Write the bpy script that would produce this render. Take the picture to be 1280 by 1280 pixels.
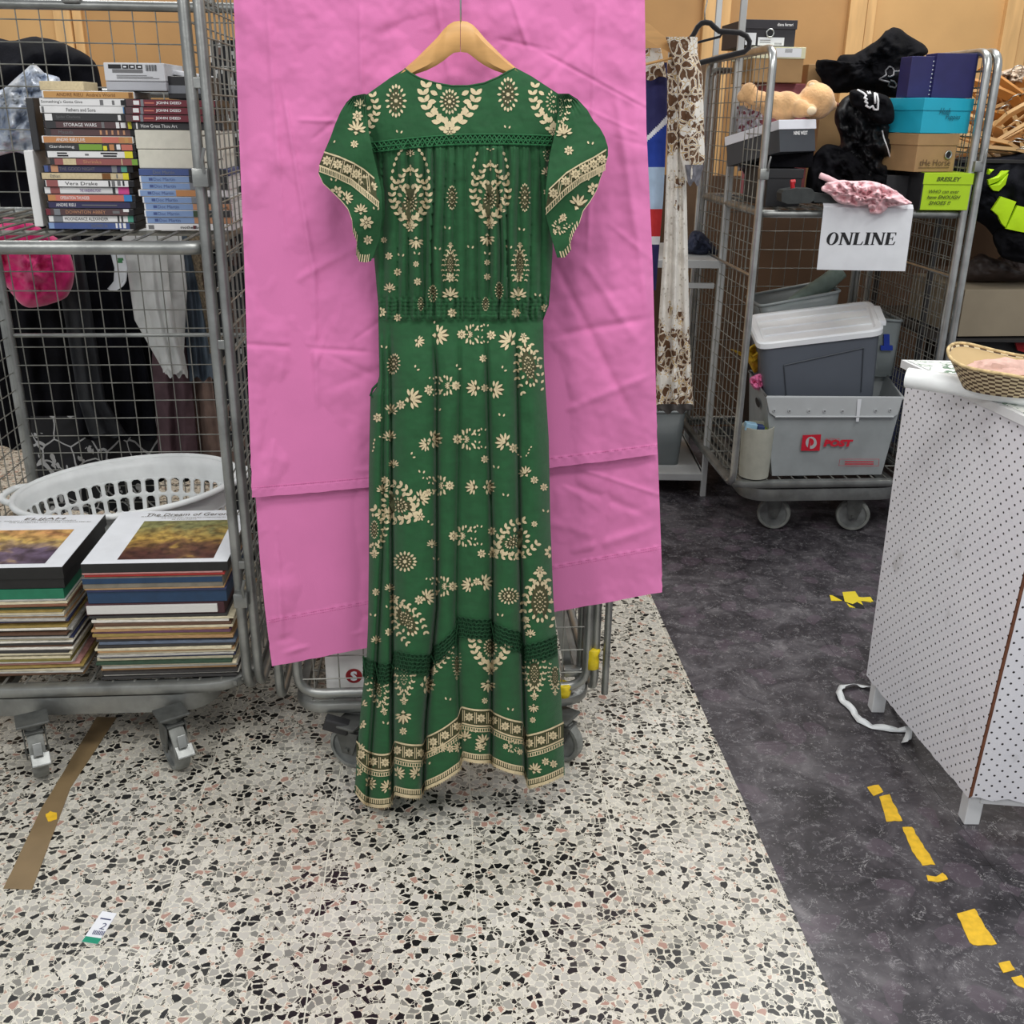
import bpy, bmesh, math, random
from mathutils import Vector, Matrix
for o in list(bpy.data.objects): bpy.data.objects.remove(o)
C = bpy.context.scene.collection
SC = bpy.context.scene
rnd = random.Random(7)
PI = math.pi
# ------------------------------------------------------------------ camera
FOC, PITCH, ROLL, H = 1273.0, math.radians(21.3), 0.0122, 1.45
F = Vector((0, math.cos(PITCH), -math.sin(PITCH)))
R0 = Vector((1, 0, 0)); U0 = Vector((0, math.sin(PITCH), math.cos(PITCH)))
RR = R0*math.cos(ROLL) + U0*math.sin(ROLL)
UU = U0*math.cos(ROLL) - R0*math.sin(ROLL)
CAM = Vector((0, 0, H))
cd = bpy.data.cameras.new('camera'); co = bpy.data.objects.new('camera', cd); C.objects.link(co)
cd.sensor_fit = 'HORIZONTAL'; cd.sensor_width = 36; cd.lens = 36*FOC/1280
cd.clip_start = 0.02; cd.clip_end = 60
M3 = Matrix((RR, UU, -F)).transposed()
co.matrix_world = Matrix.Translation(CAM) @ M3.to_4x4()
SC.camera = co
def ray(px, py): return F*FOC + RR*(px-640) + UU*(640-py)
def P(px, py, Y):
    r = ray(px, py); return CAM + r*(Y/r.y)
def PZ(px, py, z):
    r = ray(px, py); return CAM + r*((z-H)/r.z)
def PX(px, py, x):
    r = ray(px, py); return CAM + r*(x/r.x)
# ------------------------------------------------------------------ world, lights, exposure
SC.view_settings.view_transform = 'Standard'; SC.view_settings.look = 'None'
SC.view_settings.gamma = 1; SC.view_settings.use_curve_mapping = False
SC.view_settings.exposure = 0.0
w = bpy.data.worlds.new('world'); SC.world = w; w.use_nodes = True
w.node_tree.nodes['Background'].inputs[0].default_value = (0.93, 0.96, 1.0, 1)
w.node_tree.nodes['Background'].inputs[1].default_value = 0.44
def area(x, y, z, sx, sy, power, rot=0, col=(1.0, 0.985, 0.95)):
    l = bpy.data.lights.new('ceiling_or_fill_light', 'AREA'); l.shape = 'RECTANGLE'; l.size = sx; l.size_y = sy
    l.energy = power; l.color = col
    o = bpy.data.objects.new('ceiling_or_fill_light', l); C.objects.link(o); o.location = (x, y, z); o.rotation_euler = (0, 0, rot)
area(0.3, 0.75, 3.0, 1.3, 0.5, 38)
area(-1.9, -0.8, 3.0, 0.5, 1.3, 66)
area(1.9, -2.4, 3.0, 0.6, 1.3, 50)  # unseen front fill, added and moved sideways to shade the dress folds
area(1.7, 1.9, 3.0, 0.5, 1.3, 26)
area(-1.7, 3.7, 3.0, 1.3, 0.3, 26)
area(1.5, 3.9, 3.0, 1.3, 0.3, 30)
# ------------------------------------------------------------------ materials
def s2l(c):
    return tuple((v/255/12.92 if v/255 <= 0.04045 else ((v/255+0.055)/1.055)**2.4) for v in c)
MATS = {}
def mat(name, col, rough=0.6, metal=0.0, var=0.0, vscale=20, bump=0.0, bscale=200, alpha=1.0, trans=0.0, sheen=0.0, spec=0.5, col2=None, emit=0, stretch=None, sss=0):
    if name in MATS: return MATS[name]
    m = bpy.data.materials.new(name); m.use_nodes = True; MATS[name] = m
    nt = m.node_tree; N = nt.nodes; L = nt.links; b = N['Principled BSDF']
    c = s2l(col)
    b.inputs['Base Color'].default_value = (*c, 1); b.inputs['Roughness'].default_value = rough
    b.inputs['Metallic'].default_value = metal; b.inputs['Alpha'].default_value = alpha
    b.inputs['Transmission Weight'].default_value = trans; b.inputs['Specular IOR Level'].default_value = spec
    b.inputs['Sheen Weight'].default_value = sheen
    m.diffuse_color = (*c, 1)
    tc = N.new('ShaderNodeTexCoord'); mp = N.new('ShaderNodeMapping'); L.new(tc.outputs['Object'], mp.inputs[0])
    if stretch: mp.inputs['Scale'].default_value = stretch
    n = N.new('ShaderNodeTexNoise'); n.inputs['Scale'].default_value = vscale; n.inputs['Detail'].default_value = 5
    L.new(mp.outputs[0], n.inputs[0])
    mx = N.new('ShaderNodeMix'); mx.data_type = 'RGBA'
    v = max(var, 0.03)
    c2 = s2l(col2) if col2 else tuple(min(1, x*(1+v)) for x in c)
    c1 = c if col2 else tuple(x*(1-v) for x in c)
    mx.inputs[6].default_value = (*c1, 1); mx.inputs[7].default_value = (*c2, 1)
    rp = N.new('ShaderNodeValToRGB'); rp.color_ramp.elements[0].position = 0.35; rp.color_ramp.elements[1].position = 0.65
    L.new(n.outputs[0], rp.inputs[0]); L.new(rp.outputs[0], mx.inputs[0]); L.new(mx.outputs[2], b.inputs['Base Color'])
    if bump > 0:
        n2 = N.new('ShaderNodeTexNoise'); n2.inputs['Scale'].default_value = bscale; n2.inputs['Detail'].default_value = 4
        L.new(mp.outputs[0], n2.inputs[0])
        bp = N.new('ShaderNodeBump'); bp.inputs['Strength'].default_value = bump; bp.inputs['Distance'].default_value = 0.003
        L.new(n2.outputs[0], bp.inputs['Height']); L.new(bp.outputs[0], b.inputs['Normal'])
    return m
def nodes(name, col=(128, 128, 128), rough=0.6):
    m = bpy.data.materials.new(name); m.use_nodes = True; MATS[name] = m
    b = m.node_tree.nodes['Principled BSDF']; b.inputs['Roughness'].default_value = rough
    m.diffuse_color = (*s2l(col), 1)
    return m, m.node_tree.nodes, m.node_tree.links, b
def ramp(N, stops, interp='CONSTANT'):
    r = N.new('ShaderNodeValToRGB'); cr = r.color_ramp; cr.interpolation = interp
    while len(cr.elements) < len(stops): cr.elements.new(0.5)
    for e, (p, c) in zip(cr.elements, stops):
        e.position = p; e.color = (*s2l(c), 1)
    return r
def mixc(N, L, fac, a, b, mode='MIX'):
    m = N.new('ShaderNodeMix'); m.data_type = 'RGBA'; m.blend_type = mode
    for k, v in ((0, fac), (6, a), (7, b)):
        if isinstance(v, (int, float)): m.inputs[k].default_value = v
        elif isinstance(v, tuple): m.inputs[k].default_value = (*v, 1)
        else: L.new(v, m.inputs[k])
    return m.outputs[2]
def mth(N, L, op, a, b=None, c=None):
    m = N.new('ShaderNodeMath'); m.operation = op
    for k, v in enumerate((a, b, c)):
        if v is None: continue
        if isinstance(v, (int, float)): m.inputs[k].default_value = v
        else: L.new(v, m.inputs[k])
    return m.outputs[0]
# ------------------------------------------------------------------ mesh builder
class MB:
    def __init__(s): s.v = []; s.f = []; s.m = []; s.uv = None
    def add(s, vs, fs, mi=0, T=None):
        k = len(s.v)
        s.v += [tuple(T @ Vector(v)) if T is not None else tuple(v) for v in vs]
        s.f += [tuple(i+k for i in f) for f in fs]; s.m += [mi]*len(fs) if isinstance(mi, int) else list(mi)
        return s
    def box(s, c, d, T=None, mi=0, bev=0.0):
        x, y, z = (q/2 for q in d)
        if bev > 0:
            b = min(bev, x*.9, y*.9, z*.9)
            bm = bmesh.new(); bmesh.ops.create_cube(bm, size=1)
            for v in bm.verts: v.co = Vector((v.co.x*d[0], v.co.y*d[1], v.co.z*d[2])) + Vector(c)
            bmesh.ops.bevel(bm, geom=list(bm.edges), offset=b, segments=2, affect='EDGES', profile=0.5)
            bm.verts.index_update()
            s.add([v.co.copy() for v in bm.verts], [[v.index for v in f.verts] for f in bm.faces], mi, T); bm.free(); return s
        vs = [(c[0]+i*x, c[1]+j*y, c[2]+k*z) for i in (-1, 1) for j in (-1, 1) for k in (-1, 1)]
        return s.add(vs, [(0,1,3,2),(4,6,7,5),(0,4,5,1),(2,3,7,6),(0,2,6,4),(1,5,7,3)], mi, T)
    def tube(s, pts, r, n=8, mi=0, closed=False, cap=True, rs=None, T=None):
        pts = [Vector(p) for p in pts]; m = len(pts); vs = []; up = None
        for i, p in enumerate(pts):
            if closed: d = pts[(i+1) % m] - pts[i-1]
            else: d = pts[min(i+1, m-1)] - pts[max(i-1, 0)]
            if d.length < 1e-9: d = Vector((0, 0, 1))
            d.normalize()
            if up is None:
                a = Vector((0, 0, 1)) if abs(d.z) < .9 else Vector((1, 0, 0)); up = d.cross(a).normalized()
            else:
                up = up - d*up.dot(d)
                up = up.normalized() if up.length > 1e-6 else d.orthogonal().normalized()
            w_ = d.cross(up); rr = rs[i] if rs else r
            for k in range(n):
                a = 2*PI*k/n; vs.append(p + up*(math.cos(a)*rr) + w_*(math.sin(a)*rr))
        fs = []
        for i in range(m if closed else m-1):
            j = (i+1) % m
            for k in range(n): fs.append((i*n+k, i*n+(k+1) % n, j*n+(k+1) % n, j*n+k))
        if cap and not closed: fs += [tuple(range(n))[::-1], tuple(range((m-1)*n, m*n))]
        return s.add(vs, fs, mi, T)
    def lathe(s, prof, n=24, T=None, mi=0, cap=True):
        vs = []
        for r, z in prof:
            for k in range(n): vs.append((r*math.cos(2*PI*k/n), r*math.sin(2*PI*k/n), z))
        fs = []
        for i in range(len(prof)-1):
            for k in range(n): fs.append((i*n+k, i*n+(k+1) % n, (i+1)*n+(k+1) % n, (i+1)*n+k))
        if cap: fs += [tuple(range(n))[::-1], tuple(range((len(prof)-1)*n, len(prof)*n))]
        return s.add(vs, fs, mi, T)
    def grid(s, g, mi=0, flip=False, matfn=None):
        nr, nc = len(g), len(g[0]); vs = [p for row in g for p in row]; fs = []; ms = []
        for i in range(nr-1):
            for j in range(nc-1):
                f = (i*nc+j, (i+1)*nc+j, (i+1)*nc+j+1, i*nc+j+1)
                fs.append(f[::-1] if flip else f); ms.append(matfn(i, j) if matfn else mi)
        return s.add(vs, fs, ms)
    def prism(s, poly, a, b, mi=0, T=None):
        n = len(poly); vs = [(p[0], p[1], a) for p in poly]+[(p[0], p[1], b) for p in poly]
        fs = [tuple(range(n))[::-1], tuple(range(n, 2*n))]+[(i, (i+1) % n, n+(i+1) % n, n+i) for i in range(n)]
        return s.add(vs, fs, mi, T)
    def ell(s, c, r, T=None, mi=0, nu=16, nv=10, fn=None):
        vs = []; fs = []
        for i in range(nv+1):
            th = PI*i/nv
            for k in range(nu):
                a = 2*PI*k/nu; d = Vector((math.sin(th)*math.cos(a), math.sin(th)*math.sin(a), math.cos(th)))
                q = fn(d) if fn else 1
                vs.append((c[0]+d.x*r[0]*q, c[1]+d.y*r[1]*q, c[2]+d.z*r[2]*q))
        for i in range(nv):
            for k in range(nu): fs.append((i*nu+k, (i+1)*nu+k, (i+1)*nu+(k+1) % nu, i*nu+(k+1) % nu))
        return s.add(vs, fs, mi, T)
def wloc(o):
    v = Vector((0, 0, 0))
    while o is not None: v += Vector(o.location); o = o.parent
    return v
def build(name, mb, mats, parent=None, smooth=False, local=False, kind=None, label=None, cat=None, group=None, origin=None, weld=False):
    me = bpy.data.meshes.new(name)
    off = Vector((0, 0, 0))
    if parent is not None and not local: off = wloc(parent)
    if parent is None and origin is not None: off = Vector(origin)
    vs = [(x-off.x, y-off.y, z-off.z) for x, y, z in mb.v] if off.length > 0 else mb.v
    me.from_pydata(vs, [], mb.f)
    mats = mats if isinstance(mats, (list, tuple)) else [mats]
    for m in mats: me.materials.append(m)
    if len(mats) > 1: me.polygons.foreach_set('material_index', mb.m)
    if weld:
        bm = bmesh.new(); bm.from_mesh(me); bmesh.ops.remove_doubles(bm, verts=bm.verts, dist=1e-5); bm.to_mesh(me); bm.free()
    if smooth:
        me.polygons.foreach_set('use_smooth', [True]*len(me.polygons))
        if smooth != True:
            bm = bmesh.new(); bm.from_mesh(me)
            for e in bm.edges:
                if len(e.link_faces) == 2 and e.calc_face_angle(0) > smooth: e.smooth = False
            bm.to_mesh(me); bm.free()
    me.update()
    o = bpy.data.objects.new(name, me); C.objects.link(o)
    if parent is not None: o.parent = parent
    elif origin is not None: o.location = origin
    if kind: o['kind'] = kind
    if label: o['label'] = label
    if cat: o['category'] = cat
    if group: o['group'] = group
    return o
def thing(name, label, cat, loc, group=None):
    o = bpy.data.objects.new(name, None); o.empty_display_size = 0.05; C.objects.link(o); o.location = loc
    o['label'] = label; o['category'] = cat
    if group: o['group'] = group
    return o
# lettering: glyph outlines from the built-in font as flat mesh
_tc = {}
def text2d(s, size=1.0, bold=0.0, shear=0.0, res=2):
    key = (s, bold, shear)
    if key not in _tc:
        cu = bpy.data.curves.new('t', 'FONT'); cu.body = s; cu.size = 1; cu.offset = bold; cu.shear = shear
        cu.resolution_u = res; cu.align_x = 'LEFT'
        o = bpy.data.objects.new('t', cu); C.objects.link(o)
        dg = bpy.context.evaluated_depsgraph_get(); me = o.evaluated_get(dg).to_mesh()
        vs = [(v.co.x, v.co.y) for v in me.vertices]; fs = [tuple(p.vertices) for p in me.polygons]
        o.evaluated_get(dg).to_mesh_clear(); bpy.data.objects.remove(o); bpy.data.curves.remove(cu)
        _tc[key] = (vs, fs)
    vs, fs = _tc[key]
    return vs, fs
def put_text(mb, s, org, ux, uy, w=None, h=None, mi=1, bold=0.0, shear=0.0, lift=0.0005, centre=False, warp=None):
    vs, fs = text2d(s, 1, bold, shear)
    if not vs: return
    x0 = min(v[0] for v in vs); x1 = max(v[0] for v in vs); y0 = min(v[1] for v in vs); y1 = max(v[1] for v in vs)
    ux = Vector(ux).normalized(); uy = Vector(uy).normalized(); nrm = ux.cross(uy).normalized()
    if h is None: sx = sy = w/(x1-x0)
    elif w is None: sx = sy = h/(y1-y0)
    else: sx = w/(x1-x0); sy = h/(y1-y0)
    org = Vector(org)
    if centre: org = org - ux*((x1-x0)*sx/2) - uy*((y1-y0)*sy/2)
    mb.add([org + ux*((v[0]-x0)*sx) + uy*((v[1]-y0)*sy) + nrm*lift for v in vs], fs, mi)
def rect(mb, org, ux, uy, x0, y0, x1, y1, mi, lift=0.0004):
    ux = Vector(ux).normalized(); uy = Vector(uy).normalized(); n = ux.cross(uy).normalized(); org = Vector(org)+n*lift
    mb.add([org+ux*a+uy*b for a, b in ((x0, y0), (x1, y0), (x1, y1), (x0, y1))], [(0, 1, 2, 3)], mi)
def lerp(a, b, t): return a+(b-a)*t
def interp(tab, x):
    if x <= tab[0][0]: return tab[0][1]
    for (a, b), (c, d) in zip(tab, tab[1:]):
        if x <= c: return b+(d-b)*(x-a)/(c-a) if c > a else d
    return tab[-1][1]
def sstep(a, b, x):
    t = max(0, min(1, (x-a)/(b-a))); return t*t*(3-2*t)
from mathutils import noise as MN
def nz(x, y, z=0.0): return MN.noise(Vector((x, y, z)))
def fbm(x, y, z=0.0, o=3): return MN.fractal(Vector((x, y, z)), 1.0, 2.0, o)
def arc(c, r, a0, a1, n, ax, ay):
    c = Vector(c); ax = Vector(ax); ay = Vector(ay)
    return [c+ax*(r*math.cos(a0+(a1-a0)*i/n))+ay*(r*math.sin(a0+(a1-a0)*i/n)) for i in range(n+1)]
def rounded_path(pts, r, n=5, closed=False):
    pts = [Vector(p) for p in pts]; out = []; m = len(pts)
    for i in range(m):
        if not closed and i in (0, m-1): out.append(pts[i]); continue
        a, b, c = pts[i-1], pts[i], pts[(i+1) % m]
        d1 = (a-b); d2 = (c-b); rr = min(r, d1.length*.49, d2.length*.49); p0 = b+d1.normalized()*rr; p2 = b+d2.normalized()*rr
        for k in range(n+1):
            t = k/n; out.append(p0*(1-t)**2+b*2*t*(1-t)+p2*t*t)
    return out
YAW = math.radians(4.3)
UX = Vector((math.cos(YAW), math.sin(YAW), 0)); VY = Vector((-math.sin(YAW), math.cos(YAW), 0)); ZZ = Vector((0, 0, 1))
# shared materials
STEEL = mat('galvanised_steel', (150, 152, 150), 0.42, 0.85, 0.22, 14, 0.25, 60)
STEEL_D = mat('worn_zinc_wire', (138, 138, 132), 0.5, 0.5, 0.25, 25)
BRIGHT = mat('bright_zinc', (190, 192, 190), 0.3, 0.9, 0.15, 18)
RUBBER = mat('grey_wheel_rubber', (124, 126, 122), 0.7, 0, 0.25, 30, 0.2, 80)
WHEEL = mat('wheel_hub_grey', (120, 123, 122), 0.5, 0.2, 0.2, 30)
BLACKP = mat('black_plastic', (22, 22, 24), 0.45)
BLACKC = mat('black_cloth', (13, 13, 17), .95, 0, .4, 14, .5, 120, spec=.15)
WHITEP = mat('white_plastic', (240, 243, 243), 0.4, 0, 0.05)
CARD = mat('brown_cardboard', (168, 134, 92), 0.8, 0, 0.08, 12, 0.1, 150)
PAPER = mat('white_paper', (228, 231, 236), 0.7, 0, 0.03)
INK = mat('black_ink', (24, 24, 28), 0.6)
INKG = mat('grey_ink', (110, 110, 112), 0.6)
# ------------------------------------------------------------------ the setting
def terrazzo():
    m, N, L, b = nodes('terrazzo', (200, 198, 190), 0.33)
    tc = N.new('ShaderNodeTexCoord'); oi = N.new('ShaderNodeObjectInfo')
    geo = N.new('ShaderNodeNewGeometry')
    nn = N.new('ShaderNodeTexNoise'); nn.inputs['Scale'].default_value = 60; L.new(geo.outputs['Position'], nn.inputs[0])
    vm = N.new('ShaderNodeVectorMath'); vm.operation = 'MULTIPLY_ADD'; L.new(nn.outputs['Color'], vm.inputs[0])
    vm.inputs[1].default_value = (.011, .011, 0); L.new(geo.outputs['Position'], vm.inputs[2])
    vec = vm.outputs[0]
    def vor(scale, feat, z):
        mp = N.new('ShaderNodeMapping'); mp.inputs['Location'].default_value = (z, z*.7, 0); L.new(vec, mp.inputs[0])
        v = N.new('ShaderNodeTexVoronoi'); v.voronoi_dimensions = '2D'; v.feature = feat; v.inputs['Scale'].default_value = scale
        L.new(mp.outputs[0], v.inputs['Vector']); return v
    def layer(scale, z, stops):
        f1 = vor(scale, 'F1', z); de = vor(scale, 'DISTANCE_TO_EDGE', z)
        sp = N.new('ShaderNodeSeparateColor'); L.new(f1.outputs['Color'], sp.inputs[0])
        r = ramp(N, stops); L.new(sp.outputs[0], r.inputs[0]); return r.outputs[0], de.outputs['Distance'], sp
    cols = [(0, (20, 21, 24)), (.22, (50, 51, 50)), (.29, (192, 190, 184)), (.44, (168, 166, 160)), (.60, (200, 197, 190)), (.77, (134, 133, 128)), (.895, (176, 140, 128)), (.94, (204, 201, 193))]
    small = [(0, (38, 37, 38)), (.20, (104, 102, 97)), (.38, (184, 181, 173)), (.55, (212, 209, 201)), (.86, (186, 158, 144)), (.93, (205, 202, 194))]
    c1, d1, s1 = layer(66, 0, cols); c2, d2, s2 = layer(135, 3.1, small)
    matrix = s2l((230, 226, 212))
    e2 = mth(N, L, 'LESS_THAN', d2, .07)
    base = mixc(N, L, e2, c2, matrix)
    e1 = mth(N, L, 'GREATER_THAN', d1, .10)
    pick = mth(N, L, 'LESS_THAN', s1.outputs[1], .74)
    m1 = mth(N, L, 'MULTIPLY', e1, pick)
    near = mth(N, L, 'MULTIPLY', pick, mth(N, L, 'GREATER_THAN', d1, .04))
    base = mixc(N, L, near, base, matrix)
    col = mixc(N, L, m1, base, c1)
    n3 = N.new('ShaderNodeTexNoise'); n3.inputs['Scale'].default_value = 2.5; n3.inputs['Detail'].default_value = 3; L.new(geo.outputs['Position'], n3.inputs[0])
    rr = ramp(N, [(.3, (226, 224, 218)), (.7, (255, 255, 255))], 'LINEAR'); L.new(n3.outputs[0], rr.inputs[0])
    col = mixc(N, L, 1.0, col, rr.outputs[0], 'MULTIPLY')
    L.new(col, b.inputs['Base Color'])
    return m
def vinyl():
    m, N, L, b = nodes('dark_stone_vinyl', (70, 68, 74), 0.42)
    geo = N.new('ShaderNodeNewGeometry'); pos = geo.outputs['Position']
    def noi(s, d, dist=0, off=0):
        mp = N.new('ShaderNodeMapping'); mp.inputs['Location'].default_value = (off, off, 0); L.new(pos, mp.inputs[0])
        n = N.new('ShaderNodeTexNoise'); n.inputs['Scale'].default_value = s; n.inputs['Detail'].default_value = d; n.inputs['Distortion'].default_value = dist
        n.inputs['Roughness'].default_value = .65
        L.new(mp.outputs[0], n.inputs[0]); return n.outputs[0]
    r1 = ramp(N, [(.33, (46, 44, 48)), (.45, (66, 63, 68)), (.58, (92, 89, 93)), (.72, (124, 121, 124))], 'LINEAR'); L.new(noi(7, 9, 1.2), r1.inputs[0])
    r2 = ramp(N, [(.35, (120, 112, 122)), (.65, (255, 255, 255))], 'LINEAR'); L.new(noi(2.6, 4, .5, 5), r2.inputs[0])
    col = mixc(N, L, .8, r1.outputs[0], r2.outputs[0], 'MULTIPLY')
    # mauve stones
    v = N.new('ShaderNodeTexVoronoi'); v.voronoi_dimensions = '2D'; v.inputs['Scale'].default_value = 13
    mp = N.new('ShaderNodeMapping'); nd = N.new('ShaderNodeTexNoise'); nd.inputs['Scale'].default_value = 9; L.new(pos, nd.inputs[0])
    va = N.new('ShaderNodeVectorMath'); va.operation = 'MULTIPLY_ADD'; L.new(nd.outputs['Color'], va.inputs[0]); va.inputs[1].default_value = (.09, .09, 0); L.new(pos, va.inputs[2])
    L.new(va.outputs[0], v.inputs['Vector'])
    sp = N.new('ShaderNodeSeparateColor'); L.new(v.outputs['Color'], sp.inputs[0])
    st = mth(N, L, 'MULTIPLY', mth(N, L, 'GREATER_THAN', sp.outputs[0], .7), mth(N, L, 'LESS_THAN', v.outputs['Distance'], .42))
    st = mth(N, L, 'MULTIPLY', st, .38)
    col = mixc(N, L, st, col, s2l((98, 84, 96)))
    # thin pale scratches and veins
    for sc, off, th, cc, am in ((19, 2, .016, (150, 148, 150), .45), (37, 7, .022, (134, 132, 136), .45), (8, 11, .004, (185, 183, 183), .5)):
        q = mth(N, L, 'ABSOLUTE', mth(N, L, 'SUBTRACT', noi(sc, 6, 1.5, off), .5))
        q = mth(N, L, 'LESS_THAN', q, th)
        k = mth(N, L, 'GREATER_THAN', noi(sc*1.7, 3, 0, off+20), .56)
        q = mth(N, L, 'MULTIPLY', mth(N, L, 'MULTIPLY', q, k), am)
        col = mixc(N, L, q, col, s2l(cc))
    sk = mth(N, L, 'GREATER_THAN', noi(55, 3, 0, 31), .70)
    col = mixc(N, L, mth(N, L, 'MULTIPLY', sk, .5), col, s2l((160, 158, 158)))
    L.new(col, b.inputs['Base Color'])
    L.new(mth(N, L, 'MULTIPLY_ADD', noi(14, 4, 0, 3), .4, .22), b.inputs['Roughness'])
    return m
TERR = terrazzo(); VIN = vinyl()
TS = 0.305
T0 = PZ(603, 1280, 0); 
# phase of the cross joints: one joint passes through pixel (596,1164)
q = PZ(596, 1164, 0); ph = (q-T0).dot(VY)
BND = (PZ(884, 900, 0)-T0).dot(UX)          # edge between terrazzo and vinyl, in tile coordinates
bmf = MB()
def tp(a, b, z=0): return T0+UX*a+VY*b+ZZ*z
bmf.add([tp(-12*TS, ph-3*TS, -.05), tp(BND-.004, ph-3*TS, -.05), tp(BND-.004, ph+14*TS, -.05), tp(-12*TS, ph+14*TS, -.05),
         tp(-12*TS, ph-3*TS, -.0012), tp(BND-.004, ph-3*TS, -.0012), tp(BND-.004, ph+14*TS, -.0012), tp(-12*TS, ph+14*TS, -.0012)],
        [(4, 5, 6, 7), (0, 1, 5, 4), (1, 2, 6, 5), (2, 3, 7, 6), (3, 0, 4, 7)])
GROUT = mat('pale_tile_grout', (214, 211, 198), 0.7)
fl = build('floor', bmf, GROUT, kind='structure')
ncol = int(math.ceil(BND/TS-.03)); GW = .0014
for i in range(-8, ncol):
    x0, x1 = i*TS+GW, (min((i+1)*TS, BND) if i < ncol-1 else BND)-(GW if i < ncol-1 else 0)
    me0 = None
    for j in range(-3, 13):
        if me0 is None:
            mb = MB(); y0 = ph+j*TS+GW; y1 = ph+(j+1)*TS-GW; z = 0.0
            top = [tp(a, b, z) for a, b in ((x0, y0), (x1, y0), (x1, y1), (x0, y1))]; bot = [p-ZZ*.0012 for p in top]
            mb.add(top+bot, [(0, 1, 2, 3), (4, 5, 1, 0), (5, 6, 2, 1), (6, 7, 3, 2), (7, 4, 0, 3)])
            o = build('tile', mb, TERR, fl); me0 = o.data; o0 = o
        else:
            o = o0.copy(); C.objects.link(o); o.location = o0.location + VY*((j+3)*TS)
# vinyl
JOINT = mat('vinyl_joint_dark', (34, 32, 35), 0.7)
mb = MB(); mb.add([tp(BND-.004, ph-3*TS, -.05), tp(BND+9.9*TS*1.2, ph-3*TS, -.05), tp(BND+9.9*TS*1.2, ph+14*TS, -.05), tp(BND-.004, ph+14*TS, -.05),
        tp(BND-.004, ph-3*TS, -.0012), tp(BND+9.9*TS*1.2, ph-3*TS, -.0012), tp(BND+9.9*TS*1.2, ph+14*TS, -.0012), tp(BND-.004, ph+14*TS, -.0012)],
        [(4, 5, 6, 7), (0, 1, 5, 4), (1, 2, 6, 5), (2, 3, 7, 6), (3, 0, 4, 7)])
fv = build('floor', mb, JOINT, kind='structure')
VS = 0.457; phv = (PZ(1150, 1085, 0)-T0).dot(VY)
o0 = None
for j in range(-4, 8):
    for i in range(0, 7):
        if o0 is None:
            mb = MB(); x0, x1, y0, y1 = BND+.0004, BND+VS-.0003, phv+j*VS+.0003, phv+(j+1)*VS-.0003
            top = [tp(a, b, 0) for a, b in ((x0, y0), (x1, y0), (x1, y1), (x0, y1))]; bot = [p-ZZ*.0012 for p in top]
            mb.add(top+bot, [(0, 1, 2, 3), (4, 5, 1, 0), (5, 6, 2, 1), (6, 7, 3, 2), (7, 4, 0, 3)])
            o0 = build('vinyl_tile', mb, VIN, fv); j0 = j
        else:
            o = o0.copy(); C.objects.link(o); o.location = o0.location + VY*((j-j0)*VS)+UX*(i*VS)
# back wall of painted hardboard between timber battens
WY = 5.0
WALL = mat('tan_hardboard', (208, 164, 107), 0.6, 0, 0.07, 3, 0.1, 90)
BAT = mat('pale_pine_batten', (220, 176, 118), 0.6, 0, 0.12, 5, 0.1, 90, stretch=(6, 6, .7))
mb = MB(); mb.box((0, WY+.06, 1.5), (7.4, .1, 3.1))
wb = build('wall_back', mb, WALL, kind='structure')
def xw(px, py): return P(px, py, WY).x
edges = [-3.2, xw(82, 30), xw(455, 30), xw(888, 30), xw(1068, 30), xw(1262, 30), 3.2]
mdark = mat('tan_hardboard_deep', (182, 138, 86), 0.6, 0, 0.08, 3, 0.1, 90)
for k, (a, b) in enumerate(zip(edges, edges[1:])):
    mb = MB(); mb.box(((a+b)/2, WY+.004, 1.52), (b-a-.02, .012, 3.0))
    build('wall_panel', mb, [mdark if k in (1, 2, 3) else WALL][0], wb)
for k, x in enumerate(edges[1:-1]):
    mb = MB(); mb.box((x, WY-.018, 1.52), (.075, .034, 3.0), bev=.003); mb.box((x+.062, WY-.012, 1.52), (.04, .022, 3.0), bev=.002)
    build('batten', mb, BAT, wb)
mb = MB(); mb.box((1.4, WY-.052, .60), (2.4, .03, 1.20), None, 0, .003)  # darker brown slab across the lower right of the wall
build('lower_wall_dark', mb, mat('dark_brown_lower_wall', (84, 60, 40), .75, 0, .12, 4, .1, 60), wb)
mb = MB(); mb.box((0, WY-.012, .07), (6.6, .02, .14), bev=.003)
build('baseboard_back', mb, mat('dark_skirting', (70, 58, 48), 0.6), kind='structure')
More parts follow.
